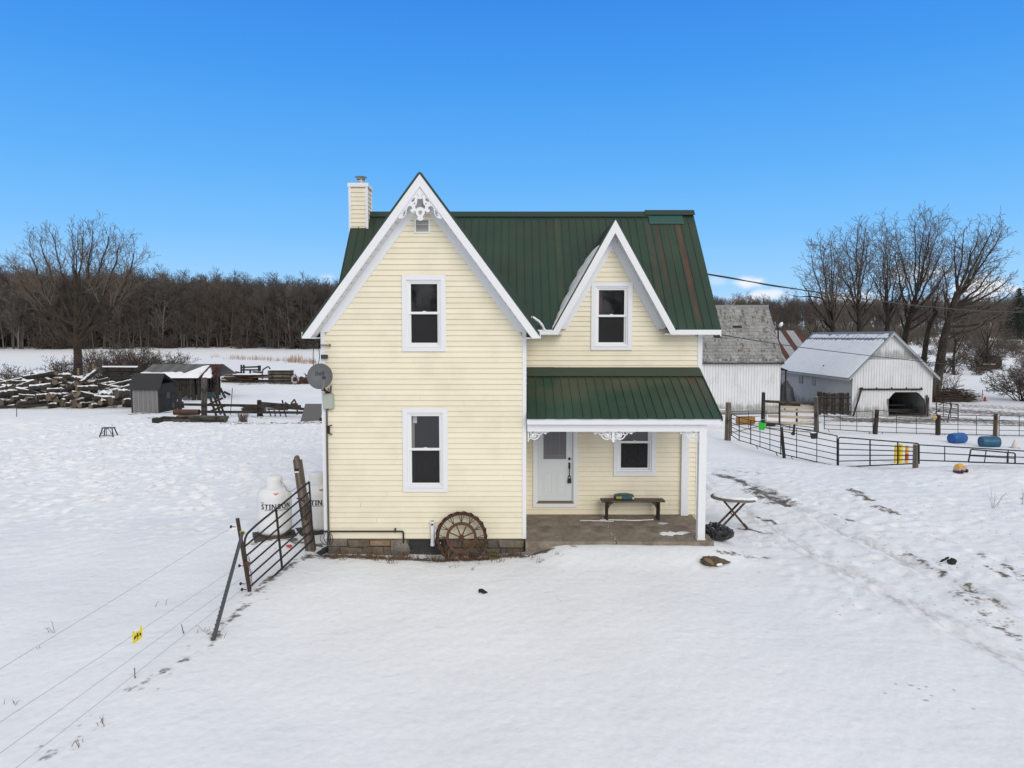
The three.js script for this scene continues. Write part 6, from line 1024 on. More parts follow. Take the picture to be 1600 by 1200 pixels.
// ---------------------------------------------------------------- the far left yard: log heap, sheds, fence, lumber
{
  // logs: four kinds, each with bark, sawn ends and snow lying along its top
  const kinds = [], r = rng(41), endM = [mat(.22, .165, .105, .9, { map: T.stone }), mat(.15, .12, .09, .9, { map: T.stone }), mat(.27, .20, .115, .9, { map: T.stone })], barkM = [mat(.13, .112, .095, .95, { map: T.bark }), mat(.19, .165, .14, .95, { map: T.bark }), mat(.10, .074, .057, .95, { map: T.bark })];
  for (let k = 0; k < 8; k++) {
    const L = [3.2, 2.4, 3.8, 1.6, 1.1, .8, 2.8, 2.0][k], R0 = [.20, .24, .17, .25, .27, .29, .15, .21][k];
    const o = thing('log', '', 'log', V(0, 0, 0)); o.userData.base = 'log'; o.removeFromParent();
    const g = new THREE.CylinderGeometry(R0 * .88, R0, L, 12, 6, true).rotateZ(Math.PI / 2); mesh('bark', rough(g, R0 * .25, 2.2, k * 7), barkM[k % 3], o);
    for (const s of [-1, 1]) mesh('cut_face', rough(new THREE.CylinderGeometry(R0 * (s > 0 ? .9 : 1.0), R0 * (s > 0 ? .9 : 1.0), .02, 14).rotateZ(Math.PI / 2).translate(s * L / 2, 0, 0), R0 * .06, 4, k), endM[k % 3], o);
    const pos = [], idx = [], n = 22, m = 6; for (let i = 0; i <= n; i++) for (let j = 0; j <= m; j++) { const t = i / n, a = lerp(.95, Math.PI - .95, j / m) + .25 * n2(t * 5, k), w = clamp(1.5 * n2(t * 3.1, k * 5 + 2) + .62, 0, 1), rad = R0 * (1.02 + (j > 0 && j < m ? .24 * w * Math.sin(Math.PI * j / m) : -.15)); pos.push((t - .5) * L * .98, Math.sin(a) * rad, Math.cos(a) * rad); if (i < n && j < m) { const q = i * (m + 1) + j; idx.push(q, q + 1, q + m + 1, q + 1, q + m + 2, q + m + 1); } }
    const sg = new THREE.BufferGeometry(); sg.setAttribute('position', new THREE.Float32BufferAttribute(pos, 3)); sg.setIndex(idx); sg.computeVertexNormals(); mesh('snow', sg, M.snow, o);
    kinds.push(o);
  }
  const ORD = ['first', 'second', 'third', 'fourth', 'fifth', 'sixth', 'seventh', 'eighth', 'ninth', 'tenth', 'eleventh', 'twelfth', 'thirteenth', 'fourteenth', 'fifteenth', 'sixteenth', 'seventeenth', 'eighteenth', 'nineteenth', 'twentieth', 'twenty-first', 'twenty-second', 'twenty-third', 'twenty-fourth'];
  const put = (k, px, py, d, turn, tiltA, label, s = 1) => { const c = copy(kinds[k], label, at(px, py, d), turn, 'logs in the long snowy heap at the far left'); c.rotation.order = 'YXZ'; c.rotation.z = tiltA; c.scale.setScalar(s); };
  // three layers of long logs lying across, then the butts that face us
  ['long snowy log lying across the top of the heap', 'long grey log lying across the middle of the heap', 'long dark log lying across the foot of the heap'].forEach((words, row) => {
    const list = []; for (let i = 0; i < 23; i++) list.push(lerp(-14, 200, (i + r()) / 23));
    list.forEach((px, i) => { const top = knots([[-20, 603], [20, 596], [60, 588], [100, 590], [140, 593], [170, 599], [205, 604]], px) + 3 * n2(px * .08, 4), py = lerp(top + 4, 629, row / 2.2) + (r() - .5) * 13; put([0, 1, 2, 6, 7, 3][Math.floor(r() * 6)], px, py, 51.4 - row * 1.1 - r() * .9, (r() - .5) * 1.9 + (r() > .85 ? 1.1 : 0), (r() - .5) * .62, words + ', ' + ORD[i] + ' from the left', .72 + r() * .42); });
  });
  [[8, 616, 3, 1.35], [34, 622, 3, 1.1], [3, 630, 4, 1.9], [72, 619, 3, .9], [93, 620, 3, 1.3], [108, 628, 4, 1.15], [122, 615, 4, 1.0], [124, 630, 4, 1.5], [140, 616, 5, 1.6], [62, 630, 3, 1.0], [153, 634, 5, 1.35], [168, 626, 4, .8], [184, 626, 4, 1.2], [136, 607, 3, .9], [196, 615, 4, 1.0], [42, 631, 4, 1.4]].sort((a, b) => a[0] - b[0]).forEach(([px, py, k, turn], i) => put(k, px, py, 48.6 - r() * .5, turn, (r() - .5) * .16, 'thick log turning its sawn end to us in the heap, ' + ORD[i] + ' from the left', .72 + r() * .42));
  [[82, 634], [128, 633], [146, 635], [160, 629], [198, 627]].forEach(([px, py], i) => put(5, px, py, 47.8, .8 + r() * .8, 0, 'small log half sunk in snow at the foot of the heap, ' + ORD[i] + ' from the left', .6));
  for (const [px, py, w, h] of [[140, 630, 1.6, .3], [168, 614, 1.3, .3], [185, 633, 1.4, .25]]) { const q = at(px, py, 49.2), o = thing('snow_drift', 'patch of snow lodged on the log heap, ' + (px < 145 ? 'lower middle' : px < 170 ? 'upper right part' : 'lower right part'), 'snow', q); mesh('drift', rough(new THREE.SphereGeometry(1, 20, 10).scale(w * .5, h * .5, .6), .30, 2.2, px), M.snow, o); }
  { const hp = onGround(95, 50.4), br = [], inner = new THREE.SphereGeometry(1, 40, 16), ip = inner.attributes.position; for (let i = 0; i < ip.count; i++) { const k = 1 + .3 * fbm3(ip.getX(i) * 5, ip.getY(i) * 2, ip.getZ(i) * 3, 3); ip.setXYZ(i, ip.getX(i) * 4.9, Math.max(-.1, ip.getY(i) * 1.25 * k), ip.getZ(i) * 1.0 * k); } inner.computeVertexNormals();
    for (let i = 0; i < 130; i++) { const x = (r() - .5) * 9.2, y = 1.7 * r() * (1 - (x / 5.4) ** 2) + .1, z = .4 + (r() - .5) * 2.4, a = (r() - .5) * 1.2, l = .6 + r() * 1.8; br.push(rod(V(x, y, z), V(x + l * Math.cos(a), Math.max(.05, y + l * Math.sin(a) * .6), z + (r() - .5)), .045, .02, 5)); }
    const h = thing('heap_branches', 'loose branches and bark lying through the log heap', 'branches', hp); h.userData.kind = 'stuff'; mesh('branches', br, M.barkGrey, h); mesh('dark_filler', inner, mat(.04, .033, .028, .95), h); }  // dark core added inside the heap to close the gaps between logs
  // long timbers lying on the ground in front
  for (const [x0, y0, x1, y1, w] of [[0, 637, 78, 634, 'dark timber lying along the left foot of the log heap'], [30, 632, 60, 626, 'short dark timber tilted against the log heap']]) { const a = at(x0, y0, 47.6), b = at(x1, y1, 47.4), t = thing('timber', w, 'timber', a); mesh('timber', rough(bar(V(0, .05, 0), b.clone().sub(a).add(V(0, .05, 0)), .16, .16), .03, 3), M.darkWoodU, t); }
  const bp = at(185, 590, 52), tt = thing('dark_beam_stack', 'dark squared beams stacked at the right end of the log heap', 'beams', bp); for (let i = 0; i < 4; i++) mesh('beam', rough(rbx(2.6, .28, .3, .03, .1 * i, -.3 + i * .3, .1 * (i % 2)), .03, 2, i), i % 2 ? mat(.07, .06, .055, .95, { map: T.woodU }) : M.darkWoodU, tt); mesh('snow', rough(rbx(2.5, .1, .3, .04, .2, .80, .05), .05, 3), M.snow, tt);
  const sl = at(130, 588, 52), sb = thing('split_slabs', 'pale split slabs standing up at the back of the log heap', 'slabs', sl); for (const [x0, x1, h] of [[0, .35, .85], [-.35, -.40, .6], [.5, .95, .7], [.8, .7, .9]]) mesh('slab', rough(bar(V(x0, -.2, 0), V(x1, h, -.1), .14, .05), .02, 4), M.tanWood, sb);
  // rusty tank with snow on it
  const tk = onGround(50, 57), tank = thing('rusty_tank', 'old grey fuel tank with a rusty red end behind the log heap', 'tank', tk, .1); mesh('barrel', rough(new THREE.CylinderGeometry(.55, .55, 1.5, 24, 2).rotateZ(Math.PI / 2).translate(0, .95, 0), .03, 3), mat(.24, .235, .22, .7, { map: T.grime }), tank); mesh('end', new THREE.CylinderGeometry(.54, .54, .04, 24).rotateZ(Math.PI / 2).translate(-.77, .95, 0), mat(.20, .05, .035, .8, { map: T.rust }), tank); mesh('cradle', [rbx(1.6, .5, .8, .05, 0, .25, 0)], M.darkWood, tank); mesh('snow', rough(new THREE.SphereGeometry(.5, 20, 10, 0, 6.3, 0, 1.1).scale(1.5, .5, .8).translate(0, 1.28, 0), .05, 3), M.snow, tank);
  const pl = at(24, 580, 57), pole = thing('leaning_pole', 'dark pole leaning against the rusty tank', 'pole', onGround(14, 57)); mesh('pole', rod(V(-.1, 0, 0), V(1.25, 1.15, 0), .06), M.darkWood, pole);
  const st = onGround(81, 55), stp = thing('short_post', 'short dark post behind the log heap, right of the rusty tank', 'post', st); mesh('post', rough(rod(V(0, -.1, 0), V(0, 1.25, 0), .09), .02, 4), M.darkWood, stp);
}
{ // small dark shed with a pale plank side
  const D = 44.6, A = at(206, 647, D), B = at(250, 647, D), H = at(206, 607, D).y - A.y, W = B.x - A.x, s = thing('small_shed', 'small dark shed with pale grey planks facing us, right of the log heap', 'shed', A), dp = 2.3;
  mesh('core', span(.04, W - .04, 0, H + .05, -dp + .05, -.06), M.darkWood, s);
  const n = 11; for (let i = 0; i < n; i++) mesh('plank', rough(rbx((W - .16) / n - .012, H - .10, .03, .006, .08 + (W - .16) * (i + .5) / n, H / 2 - .02, 0), .004, 6, i), [M.shedA ??= mat(.21, .21, .212, .9, { map: T.grime }), M.shedB ??= mat(.18, .18, .183, .9, { map: T.grime })][i % 2], s);
  mesh('corner_post', [span(0, .085, -.05, H, -.08, .03), span(W - .085, W, -.05, H, -.08, .03)], M.darkWood, s); mesh('sill', rough(span(-.05, W + .05, -.1, .03, -.08, .06), .015, 4), M.darkWoodU, s);
  const rd = mat(.030, .029, .032, .85, { map: T.grime });
  for (let i = 0; i < 9; i++) mesh('side_plank', span(W - .03, W + .012, 0, H + .32 - .012 * i, -dp + i * dp / 9, -dp + (i + 1) * dp / 9 - .015), M.blackWood ??= mat(.045, .042, .042, .9, { map: T.woodV }), s);
  const y1 = H - .06, y2 = at(228, 584.5, D + 1).y - A.y, x0 = -.10, x1 = W + .10;
  mesh('roof', [hexa([V(x0, y1 - .02, .18), V(x1, y1 - .02, .18), V(x1, y2, -.55), V(x0, y2, -.55)], [V(x0, y1 + .07, .18), V(x1, y1 + .07, .18), V(x1, y2 + .07, -.55), V(x0, y2 + .07, -.55)]), hexa([V(x0, y2, -.55), V(x1, y2, -.55), V(x1, y1 + .1, -dp - .2), V(x0, y1 + .1, -dp - .2)], [V(x0, y2 + .07, -.55), V(x1, y2 + .07, -.55), V(x1, y1 + .17, -dp - .2), V(x0, y1 + .17, -dp - .2)])], rd, s);
  mesh('side_window', [span(W + .012, W + .03, H * .55, H * .8, -1.3, -.9), span(W + .012, W + .03, H * .15, H * .35, -1.9, -1.6)], M.hole, s);
  mesh('snow', rough(rbx(1.2, .04, .3, .015, .9, y2 + .10, -.8), .03, 3), M.snow, s);
}
{ // long tumbledown shed with a metal roof half under snow
  const D = 53, L = at(217, 600, D), Rr = at(312, 600, D), g = onGround(262, D), s = thing('old_barn_shed', 'tumbledown plank shed with a corrugated roof, snow along its eave', 'shed', V(L.x, g.y, CAMZ - D)), W = Rr.x - L.x, dp = 3.8, o = (px, py, d = D) => at(px, py, d).sub(s.position), r = rng(8);
  const eave = o(230, 589).y, ridge = o(262, 569, D + 1.9).y, low = o(270, 624).y - .1;
  mesh('back_wall', span(.3, W, low, eave + .6, -dp, -dp + .1), M.darkWood, s);
  const p0 = o(263, 600).x, p1 = o(303, 600).x; let i = 0; for (let x = .3; x < p1 - .05; i++) { const w = .13 + r() * .14; mesh('plank', rough(bar(V(x + w / 2, low + (x > p0 + 1 ? .1 : 0) + r() * .25, -.02 * r()), V(x + w / 2 + (r() - .5) * .06, eave + .02, 0), w - .02, .03), .012, 4, i), [M.greyWood, M.darkWood, mat(.15, .12, .095, .95, { map: T.woodV })][Math.floor(r() * 3)], s); x += w; }
  for (const px of [303, 311, 334]) mesh('post', rough(bar(V(o(px, 600).x, low - .1, px > 320 ? -.6 : .05), V(o(px - 1, 600).x, eave + .1, px > 320 ? -.6 : .05), .2, .18), .03, 3, px), M.darkWood, s);
  mesh('side_planks', [0, 1, 2, 3, 4, 5].map((k) => rough(bar(V(W + .02, low, -.3 - k * .55), V(W, eave + .3, -.3 - k * .55), .03, .2 + .1 * r()), .02, 4, k)), M.darkWood, s);
  mesh('feed_rack', [span(p1 + .25, p1 + .9, low + .15, low + .55, -1.6, -1.2)], mat(.03, .075, .09, .6), s); mesh('boards_inside', [span(p1 - .1, p1 + 1.2, low + .6, low + .85, -1.4, -1.35), span(p1 - .1, p1 + 1.2, low + 1.1, low + 1.2, -1.9, -1.85)], mat(.16, .06, .045, .9, { map: T.woodU }), s);
  // roof sheets: grey corrugated, then two rusty red ones at the open end
  const rf = group('roof', s), sheet = [mat(.165, .165, .17, .7, { metalness: .3, map: T.grime }), mat(.13, .132, .135, .7, { metalness: .3, map: T.grime }), mat(.085, .032, .03, .85, { map: T.rust })];
  const x0 = -.1, x1 = o(338, 600).x, nS = 13; for (let k = 0; k < nS; k++) { const a = lerp(x0, x1, k / nS), b = lerp(x0, x1, (k + 1) / nS) - .01, red = k > 9, j = .03 * (r() - .5), pos = []; const seg = 8; const lo = [], hi = []; for (let q = 0; q <= seg; q++) { const x = lerp(a, b, q / seg), w = .02 * Math.cos(q * Math.PI); lo.push(V(x, eave - .05 + w + j, .35)); hi.push(V(x + (red ? -.25 : .25), ridge + w + j, -1.9)); } const gs = []; for (let q = 0; q < seg; q++) gs.push(hexa([lo[q], lo[q + 1], hi[q + 1], hi[q]].map((v) => v.clone().add(V(0, -.02, 0))), [lo[q], lo[q + 1], hi[q + 1], hi[q]])); mesh('roof_sheet', gs, sheet[red ? 2 : k % 2], rf); }
  mesh('back_slope', hexa([V(x0 + .2, ridge - .02, -1.9), V(x1 - .2, ridge - .02, -1.9), V(x1, eave, -dp - .3), V(x0, eave, -dp - .3)], [V(x0 + .2, ridge + .01, -1.9), V(x1 - .2, ridge + .01, -1.9), V(x1, eave + .03, -dp - .3), V(x0, eave + .03, -dp - .3)]), sheet[1], rf);
  mesh('gable_end', [hexa([V(x1 - .12, eave - .1, .3), V(x1 - .05, eave - .1, .3), V(x1 - .3, ridge - .05, -1.9), V(x1 - .4, ridge - .05, -1.9)], [V(x1 - .12, eave, .34), V(x1 - .05, eave, .34), V(x1 - .3, ridge + .02, -1.9), V(x1 - .4, ridge + .02, -1.9)]), poly([[0, 0], [2.2, 0], [1.1, 1.0]], .04).rotateY(Math.PI / 2).translate(x1 - .35, eave - .05, .3)], sheet[2], rf);
  const sn = (t0, t1, xa, xb, fn) => { const n = 70, m = 8, pos = [], idx = []; for (let a = 0; a <= n; a++) for (let b = 0; b <= m; b++) { const x = lerp(xa, xb, a / n), top = fn(a / n), t = lerp(t0, top, b / m), e = Math.min(1, b / 1.2, (m - b) / 1.5, a / 2, (n - a) / 2); pos.push(x, lerp(eave - .05, ridge, t) + .015 + .13 * e * (1 + .3 * n2(x, t * 3)), lerp(.40, -1.9, t)); if (a < n && b < m) { const k = a * (m + 1) + b; idx.push(k, k + m + 1, k + 1, k + 1, k + m + 1, k + m + 2); } } const q = new THREE.BufferGeometry(); q.setAttribute('position', new THREE.Float32BufferAttribute(pos, 3)); q.setIndex(idx); q.computeVertexNormals(); return q; };
  mesh('snow', sn(-.02, .4, x0 + .1, x1 * .80, (t) => .36 + .06 * n2(t * 6, 1) + .5 * smoothstep(t, .72, .95)), M.snow, rf); mesh('snow', sn(-.02, .4, x1 * .845, x1 * .965, (t) => .72 - .6 * t + .06 * n2(t * 6, 7)), M.snow, rf);
  const stump = onGround(280, 48), q = thing('snowy_stump', 'dark stump capped with snow before the tumbledown shed', 'stump', stump); mesh('stump', rough(new THREE.CylinderGeometry(.24, .28, .5, 14, 2).translate(0, .22, 0), .05, 4), M.bark, q); mesh('snow', rough(new THREE.SphereGeometry(.25, 14, 8, 0, 6.3, 0, 1.5).scale(1, .7, 1).translate(0, .44, 0), .03, 5), M.snow, q);
}
{ // rail fence, broken ladder-like hurdle, planks on the snow
  const f = thing('rail_fence', 'old two-rail wooden fence running to the right before the tumbledown shed', 'fence', at(278, 640, 42.5)), o = f.position, q = (px, py, d = 42.5) => at(px, py, d).sub(o);
  for (const [x0, y0, x1, y1] of [[283, 632, 406, 634], [275, 643, 500, 645], [406, 634, 475, 639], [408, 630, 470, 635]]) mesh('rail', rough(bar(q(x0, y0, 42.3), q(x1, y1, 42.3), .15, .10), .02, 2, x0), M.darkWoodU, f);
  for (const [x, t, b] of [[281, 612, 642], [319, 590, 650], [405, 625, 654]]) mesh('post', rough(bar(q(x, b), q(x, t), x === 319 ? .30 : .2, .16), .03, 3, x), x === 319 ? M.greyWood : M.darkWood, f);
  mesh('brace', [rough(bar(q(404, 632), q(411, 653), .10, .08), .02, 3), rough(bar(q(393, 654, 42), q(417, 656, 41.8), .2, .08), .02, 3)], M.darkWood, f);
  const h = thing('broken_hurdle', 'broken wooden hurdle leaning askew on the rail fence', 'hurdle', at(335, 640, 41.6)), p = (px, py) => at(px, py, 41.6).sub(h.position);
  for (const [x0, y0, x1, y1] of [[328, 620, 338, 650], [334, 618, 345, 648], [340, 622, 352, 650], [326, 632, 348, 622], [330, 642, 352, 634], [344, 606, 352, 622], [350, 612, 360, 617]]) mesh('slat', rough(bar(p(x0, y0), p(x1, y1), .12, .05), .015, 4, x0), M.darkWood, h);
  const hs = thing('sawhorse', 'spindly wooden sawhorse behind the rail fence near the house', 'sawhorse', at(433, 645, 43)), w = (px, py) => at(px, py, 43).sub(hs.position); for (const [x0, y0, x1, y1] of [[420, 640, 425, 655], [428, 640, 432, 656], [443, 638, 449, 656], [436, 640, 440, 655]]) mesh('leg', bar(w(x0, y0), w(x1, y1), .06, .05), M.greyWood, hs); mesh('beam', bar(w(418, 639), w(450, 640), .1, .1), M.greyWoodU, hs);
  const imp = thing('harrow', 'rusty dark harrow parts heaped behind the rail fence', 'farm implement', at(450, 632, 44)), im = (px, py) => at(px, py, 44).sub(imp.position); for (const [x0, y0, x1, y1] of [[441, 625, 443, 636], [446, 628, 447, 638], [455, 630, 460, 624], [460, 624, 464, 634], [452, 634, 470, 637], [464, 630, 465, 658], [440, 634, 452, 634]]) mesh('tine', rod(im(x0, y0), im(x1, y1), .05), M.rustDark, imp); for (const x of [447, 458]) mesh('clod', rough(new THREE.IcosahedronGeometry(.18, 2).translate(...im(x, 634).toArray()), .08, 5, x), M.rustDark, imp);
  const st = at(362, 637, 43.5), rod1 = thing('iron_stake', 'tall thin iron stake leaning before the brush pile', 'stake', V(st.x - .1, height(st.x, st.z), st.z)); mesh('stake', rod(V(0, -.1, 0), V(.18, 1.65, 0), .022), M.rustDark, rod1);
  const s2 = ground(26, 652), rod2 = thing('iron_stake', 'short thin iron stake in the snow before the log heap', 'stake', s2); mesh('stake', rod(V(0, -.1, 0), V(.04, .62, 0), .02), M.rustDark, rod2);
  const pb = at(495, 645, 40), board = thing('grey_board_panel', 'grey plywood sheet leaning beside the house corner', 'board', V(pb.x, height(pb.x, pb.z), pb.z)), b0 = (px, py) => at(px, py, 40).sub(board.position); { const c = [b0(469, 659), b0(500, 659), b0(506, 631), b0(477, 631)]; mesh('sheet', hexa(c.map((v) => v.clone().add(V(0, 0, -.05))), c), mat(.145, .14, .142, .95, { map: T.grime }), board); mesh('prop', rbx(.35, .3, .3, .04, .35, .05, .0), M.darkWood, board); }
  // planks and a rusty pipe lying on the snow
  const pk = thing('plank_stack', 'flat pile of weathered planks on the snow before the rail fence', 'planks', ground(300, 655)), k = (px, py, d = 40) => at(px, py, d).sub(pk.position); for (const [x0, y0, x1, y1, hh] of [[253, 653, 352, 657, .14], [250, 656, 300, 656, .12], [278, 650, 356, 652, .10], [262, 658, 354, 657, .12], [300, 653, 355, 654.5, .08]]) mesh('plank', rough(bar(k(x0, y0, 40 + .12 * hh), k(x1, y1, 40 - hh), hh, .35), .015, 3, x0), [M.greyWoodU, M.darkWoodU][x0 % 2], pk);
  const rp = thing('rusty_pipe', 'rusty brown steel tube lying on top of the planks', 'pipe', at(272, 644, 40.4)); mesh('tube', new THREE.CylinderGeometry(.16, .16, 1.45, 18, 1, true).rotateZ(Math.PI / 2).translate(.72, .0, 0), M.rusty, rp); mesh('inner_wall', new THREE.CylinderGeometry(.13, .13, 1.44, 18, 1, true).rotateZ(Math.PI / 2).translate(.72, 0, 0), M.rustDark, rp);
  const bk = ground(246, 661), bl = thing('black_block', 'black rubber block on the snow at the end of the planks', 'block', bk); mesh('block', rough(rbx(.48, .36, .35, .05, 0, .14, 0), .03, 4), M.blackMatte, bl);
  const sp = ground(170, 683), stool = thing('step_stool', 'dark open step stool alone on the snowy field', 'stool', sp), a = .33; mesh('top', rbx(.56, .05, .25, .015, 0, .40, 0), mat(.10, .105, .12, .7), stool); for (const x of [-1, 1]) { mesh('leg', [bar(V(x * .22, .39, .10), V(x * a, -.02, .2), .04, .04), bar(V(x * .22, .39, -.10), V(x * a, -.02, -.2), .04, .04)][0], M.black, stool); mesh('leg', bar(V(x * .22, .39, -.10), V(x * a, -.02, -.2), .04, .04), M.black, stool); mesh('brace', pipe([V(0, .38, .10), V(x * .08, .34, .12), V(x * .20, .18, .15), V(x * .28, .10, .17)], .014, 6), M.black, stool); } mesh('spreader', [rod(V(-a + .02, .05, .19), V(a - .02, .05, .19), .013), rod(V(-.03, .38, .11), V(.0, .06, .19), .016)], M.black, stool);
}
{ // lumber and machinery at the edge of the field
  const D = 66, r = rng(12), l = thing('lumber_pile', 'low pile of long brown boards at the edge of the far field', 'lumber', onGround(390, D)), o = l.position;
  for (let i = 0; i < 16; i++) { const px = lerp(352, 402, r()), y = .08 + .14 * Math.floor(i / 3), a = onGround(px - 18 - 14 * r(), D + r()).sub(o), b = onGround(Math.min(px + 22 + 10 * r(), 421), D + r()).sub(o); a.y += y; b.y += y + (r() - .5) * .1; mesh('board', bar(a, b, .13, .3), [M.darkWoodU, M.tanWood, M.rustDark, M.greyWoodU, mat(.19, .12, .06, .9, { map: T.woodU })][Math.floor(r() * 5)], l); }
  mesh('snow', rough(rbx(2.6, .08, .6, .03, -.1, .86, .2), .06, 2), M.snow, l);
  const s = thing('board_stack', 'neat stack of grey boards right of the low lumber pile', 'lumber', onGround(439, D)); for (let i = 0; i < 8; i++) mesh('board', rbx(2.15, .125, .9, .01, .02 * (i % 3), .10 + i * .145, 0), i === 4 ? M.tanWood : [M.greyWoodU, M.darkWoodU][i % 2], s); mesh('snow', rough(rbx(2.1, .07, .85, .03, 0, 1.26, 0), .03, 2), M.snow, s);
  const t = thing('trailer_frame', 'dark metal trailer frame standing above the low lumber pile', 'trailer', onGround(395, D + 4)), q = (px, py) => at(px, py, D + 4).sub(t.position); for (const [x0, y0, x1, y1] of [[377, 570, 377, 592], [381, 570, 381, 592], [378, 574, 405, 573], [378, 578, 407, 578], [391, 578, 391, 592], [395, 581, 409, 582], [368, 581, 381, 584]]) mesh('bar', rod(q(x0, y0), q(x1, y1), .09, .09, 6), M.darkSteel, t); mesh('plate', (() => { const a = q(403, 580), b = q(407.5, 571); return rbx(b.x - a.x, b.y - a.y, .1, .02, (a.x + b.x) / 2, (a.y + b.y) / 2, a.z); })(), M.blackMatte, t); mesh('leg', [rod(q(377, 590), q(377, 604), .08), rod(q(391, 590), q(391, 604), .08)], M.darkSteel, t);
  const d = thing('bent_drawbar', 'dark bent drawbar sticking up beside the board stack', 'drawbar', onGround(417, D + 4)), w = (px, py) => at(px, py, D + 4).sub(d.position); mesh('bar', pipe([w(410, 592), w(411, 578), w(415, 575), w(419, 573), w(423, 578)], .07, 6), M.darkSteel, d);
  const j = thing('scrap_heap', 'heap of dark reddish scrap and sticks against the house side of the field', 'scrap heap', onGround(478, D)); for (let i = 0; i < 22; i++) { const a = V((r() - .5) * 2.6, r() * .4, (r() - .5)), b = a.clone().add(V((r() - .5) * 1.6, r() * .9, (r() - .5) * .5)); mesh('stick', rod(a, b, .05, .03, 6), [M.rustDark, M.rusty, M.darkWood][i % 3], j); } for (let i = 0; i < 4; i++) mesh('lump', rough(new THREE.IcosahedronGeometry(.4, 2).translate(-1 + i * .65, .25, 0), .15, 3, i), M.rustDark, j);
  const wh = thing('hub_scrap', 'pale wheel hub lying at the end of the board stack', 'wheel', onGround(461, D - .3)); mesh('tyre', new THREE.TorusGeometry(.3, .12, 10, 20).translate(0, .42, 0), mat(.35, .36, .37, .8), wh); mesh('hub', new THREE.CylinderGeometry(.06, .06, .1, 10).rotateX(Math.PI / 2).translate(0, .42, 0), M.black, wh);
}

// ---------------------------------------------------------------- bare winter trees
class Wood {                                   // collects tapered tubes into one geometry
  constructor() { this.p = []; this.n = []; this.u = []; this.i = []; }
  tube(pts, rad, sides) {
    const base = this.p.length / 3; let side = V(1, 0, 0), len = 0;
    for (let k = 0; k < pts.length; k++) {
      const t = (k < pts.length - 1 ? pts[k + 1].clone().sub(pts[k]) : pts[k].clone().sub(pts[k - 1])).normalize();
      if (Math.abs(t.dot(side)) > .9) side = Math.abs(t.x) > .9 ? V(0, 0, 1) : V(1, 0, 0);
      const b = t.clone().cross(side).normalize(), a = b.clone().cross(t).normalize(); side = a; if (k) len += pts[k].distanceTo(pts[k - 1]);
      for (let j = 0; j < sides; j++) { const q = j / sides * 2 * Math.PI, c = Math.cos(q), s = Math.sin(q), nx = a.x * c + b.x * s, ny = a.y * c + b.y * s, nz = a.z * c + b.z * s; this.p.push(pts[k].x + nx * rad[k], pts[k].y + ny * rad[k], pts[k].z + nz * rad[k]); this.n.push(nx, ny, nz); this.u.push(j / sides, len); }
    }
    for (let k = 0; k < pts.length - 1; k++) for (let j = 0; j < sides; j++) { const a = base + k * sides + j, b = base + k * sides + (j + 1) % sides; this.i.push(a, b, a + sides, b, b + sides, a + sides); }
  }
  geometry() { const g = new THREE.BufferGeometry(); g.setAttribute('position', new THREE.Float32BufferAttribute(this.p, 3)); g.setAttribute('normal', new THREE.Float32BufferAttribute(this.n, 3)); g.setAttribute('uv', new THREE.Float32BufferAttribute(this.u, 2)); g.setIndex(this.i); g.userData.keepUV = true; return g; }
}
function limb(W, p, d, len, r0, lvl, P, rnd) {
  const n = Math.max(2, Math.ceil(len / P.seg[lvl])), pts = [p.clone()]; let q = p.clone(), v = d.clone();
  for (let k = 1; k <= n; k++) { const w = P.wander[lvl]; v.add(V((rnd() - .5) * w, (rnd() - .5) * w + P.lift[lvl] / n, (rnd() - .5) * w)).normalize(); q = q.clone().addScaledVector(v, len / n); pts.push(q); }
  grow(W, pts, len, r0, lvl, P, rnd);
}
function grow(W, pts, len, r0, lvl, P, rnd) {
  const n = pts.length - 1, r1 = Math.max(P.thin, r0 * P.taper[lvl]), rad = pts.map((_, k) => lerp(r0, r1, k / n)), dirs = pts.map((q, k) => (k ? q.clone().sub(pts[k - 1]) : pts[1].clone().sub(q)).normalize());
  (lvl < 2 ? W[0] : W[1]).tube(pts, rad, P.sides[lvl]);
  if (lvl >= P.n.length) return;
  const m = Math.round(P.n[lvl] * (lvl ? clamp(len / P.ref[lvl], .45, 1.3) : 1)), spin = rnd() * 6.3;
  for (let k = 0; k < m; k++) {
    const t = lerp(P.from[lvl], 1, (k + (lvl ? rnd() * .9 : .5)) / m), at_ = clamp(t * n, 0, n - .001), i = Math.floor(at_), b = pts[i].clone().lerp(pts[i + 1], at_ - i), dir = dirs[i + 1];
    const ang = lerp(P.ang[lvl][0], P.ang[lvl][1], rnd()), az = spin + k * 2.4 + rnd() * .7, ax = Math.abs(dir.y) > .95 ? V(1, 0, 0) : V(0, 1, 0), u = dir.clone().cross(ax).normalize(), w = dir.clone().cross(u).normalize();
    const nd = dir.clone().multiplyScalar(Math.cos(ang)).addScaledVector(u, Math.sin(ang) * Math.cos(az)).addScaledVector(w, Math.sin(ang) * Math.sin(az)); if (P.flat) { nd.z *= P.flat; } if (lvl < 3 && nd.y < P.minUp) nd.y = P.minUp + .1 * rnd(); nd.normalize();
    limb(W, b, nd, len * lerp(P.len[lvl][0], P.len[lvl][1], rnd()) * (lvl ? 1.15 - .45 * t : 1), Math.max(P.thin, lerp(r0, r1, t) * P.rad[lvl]), lvl + 1, P, rnd);
  }
}
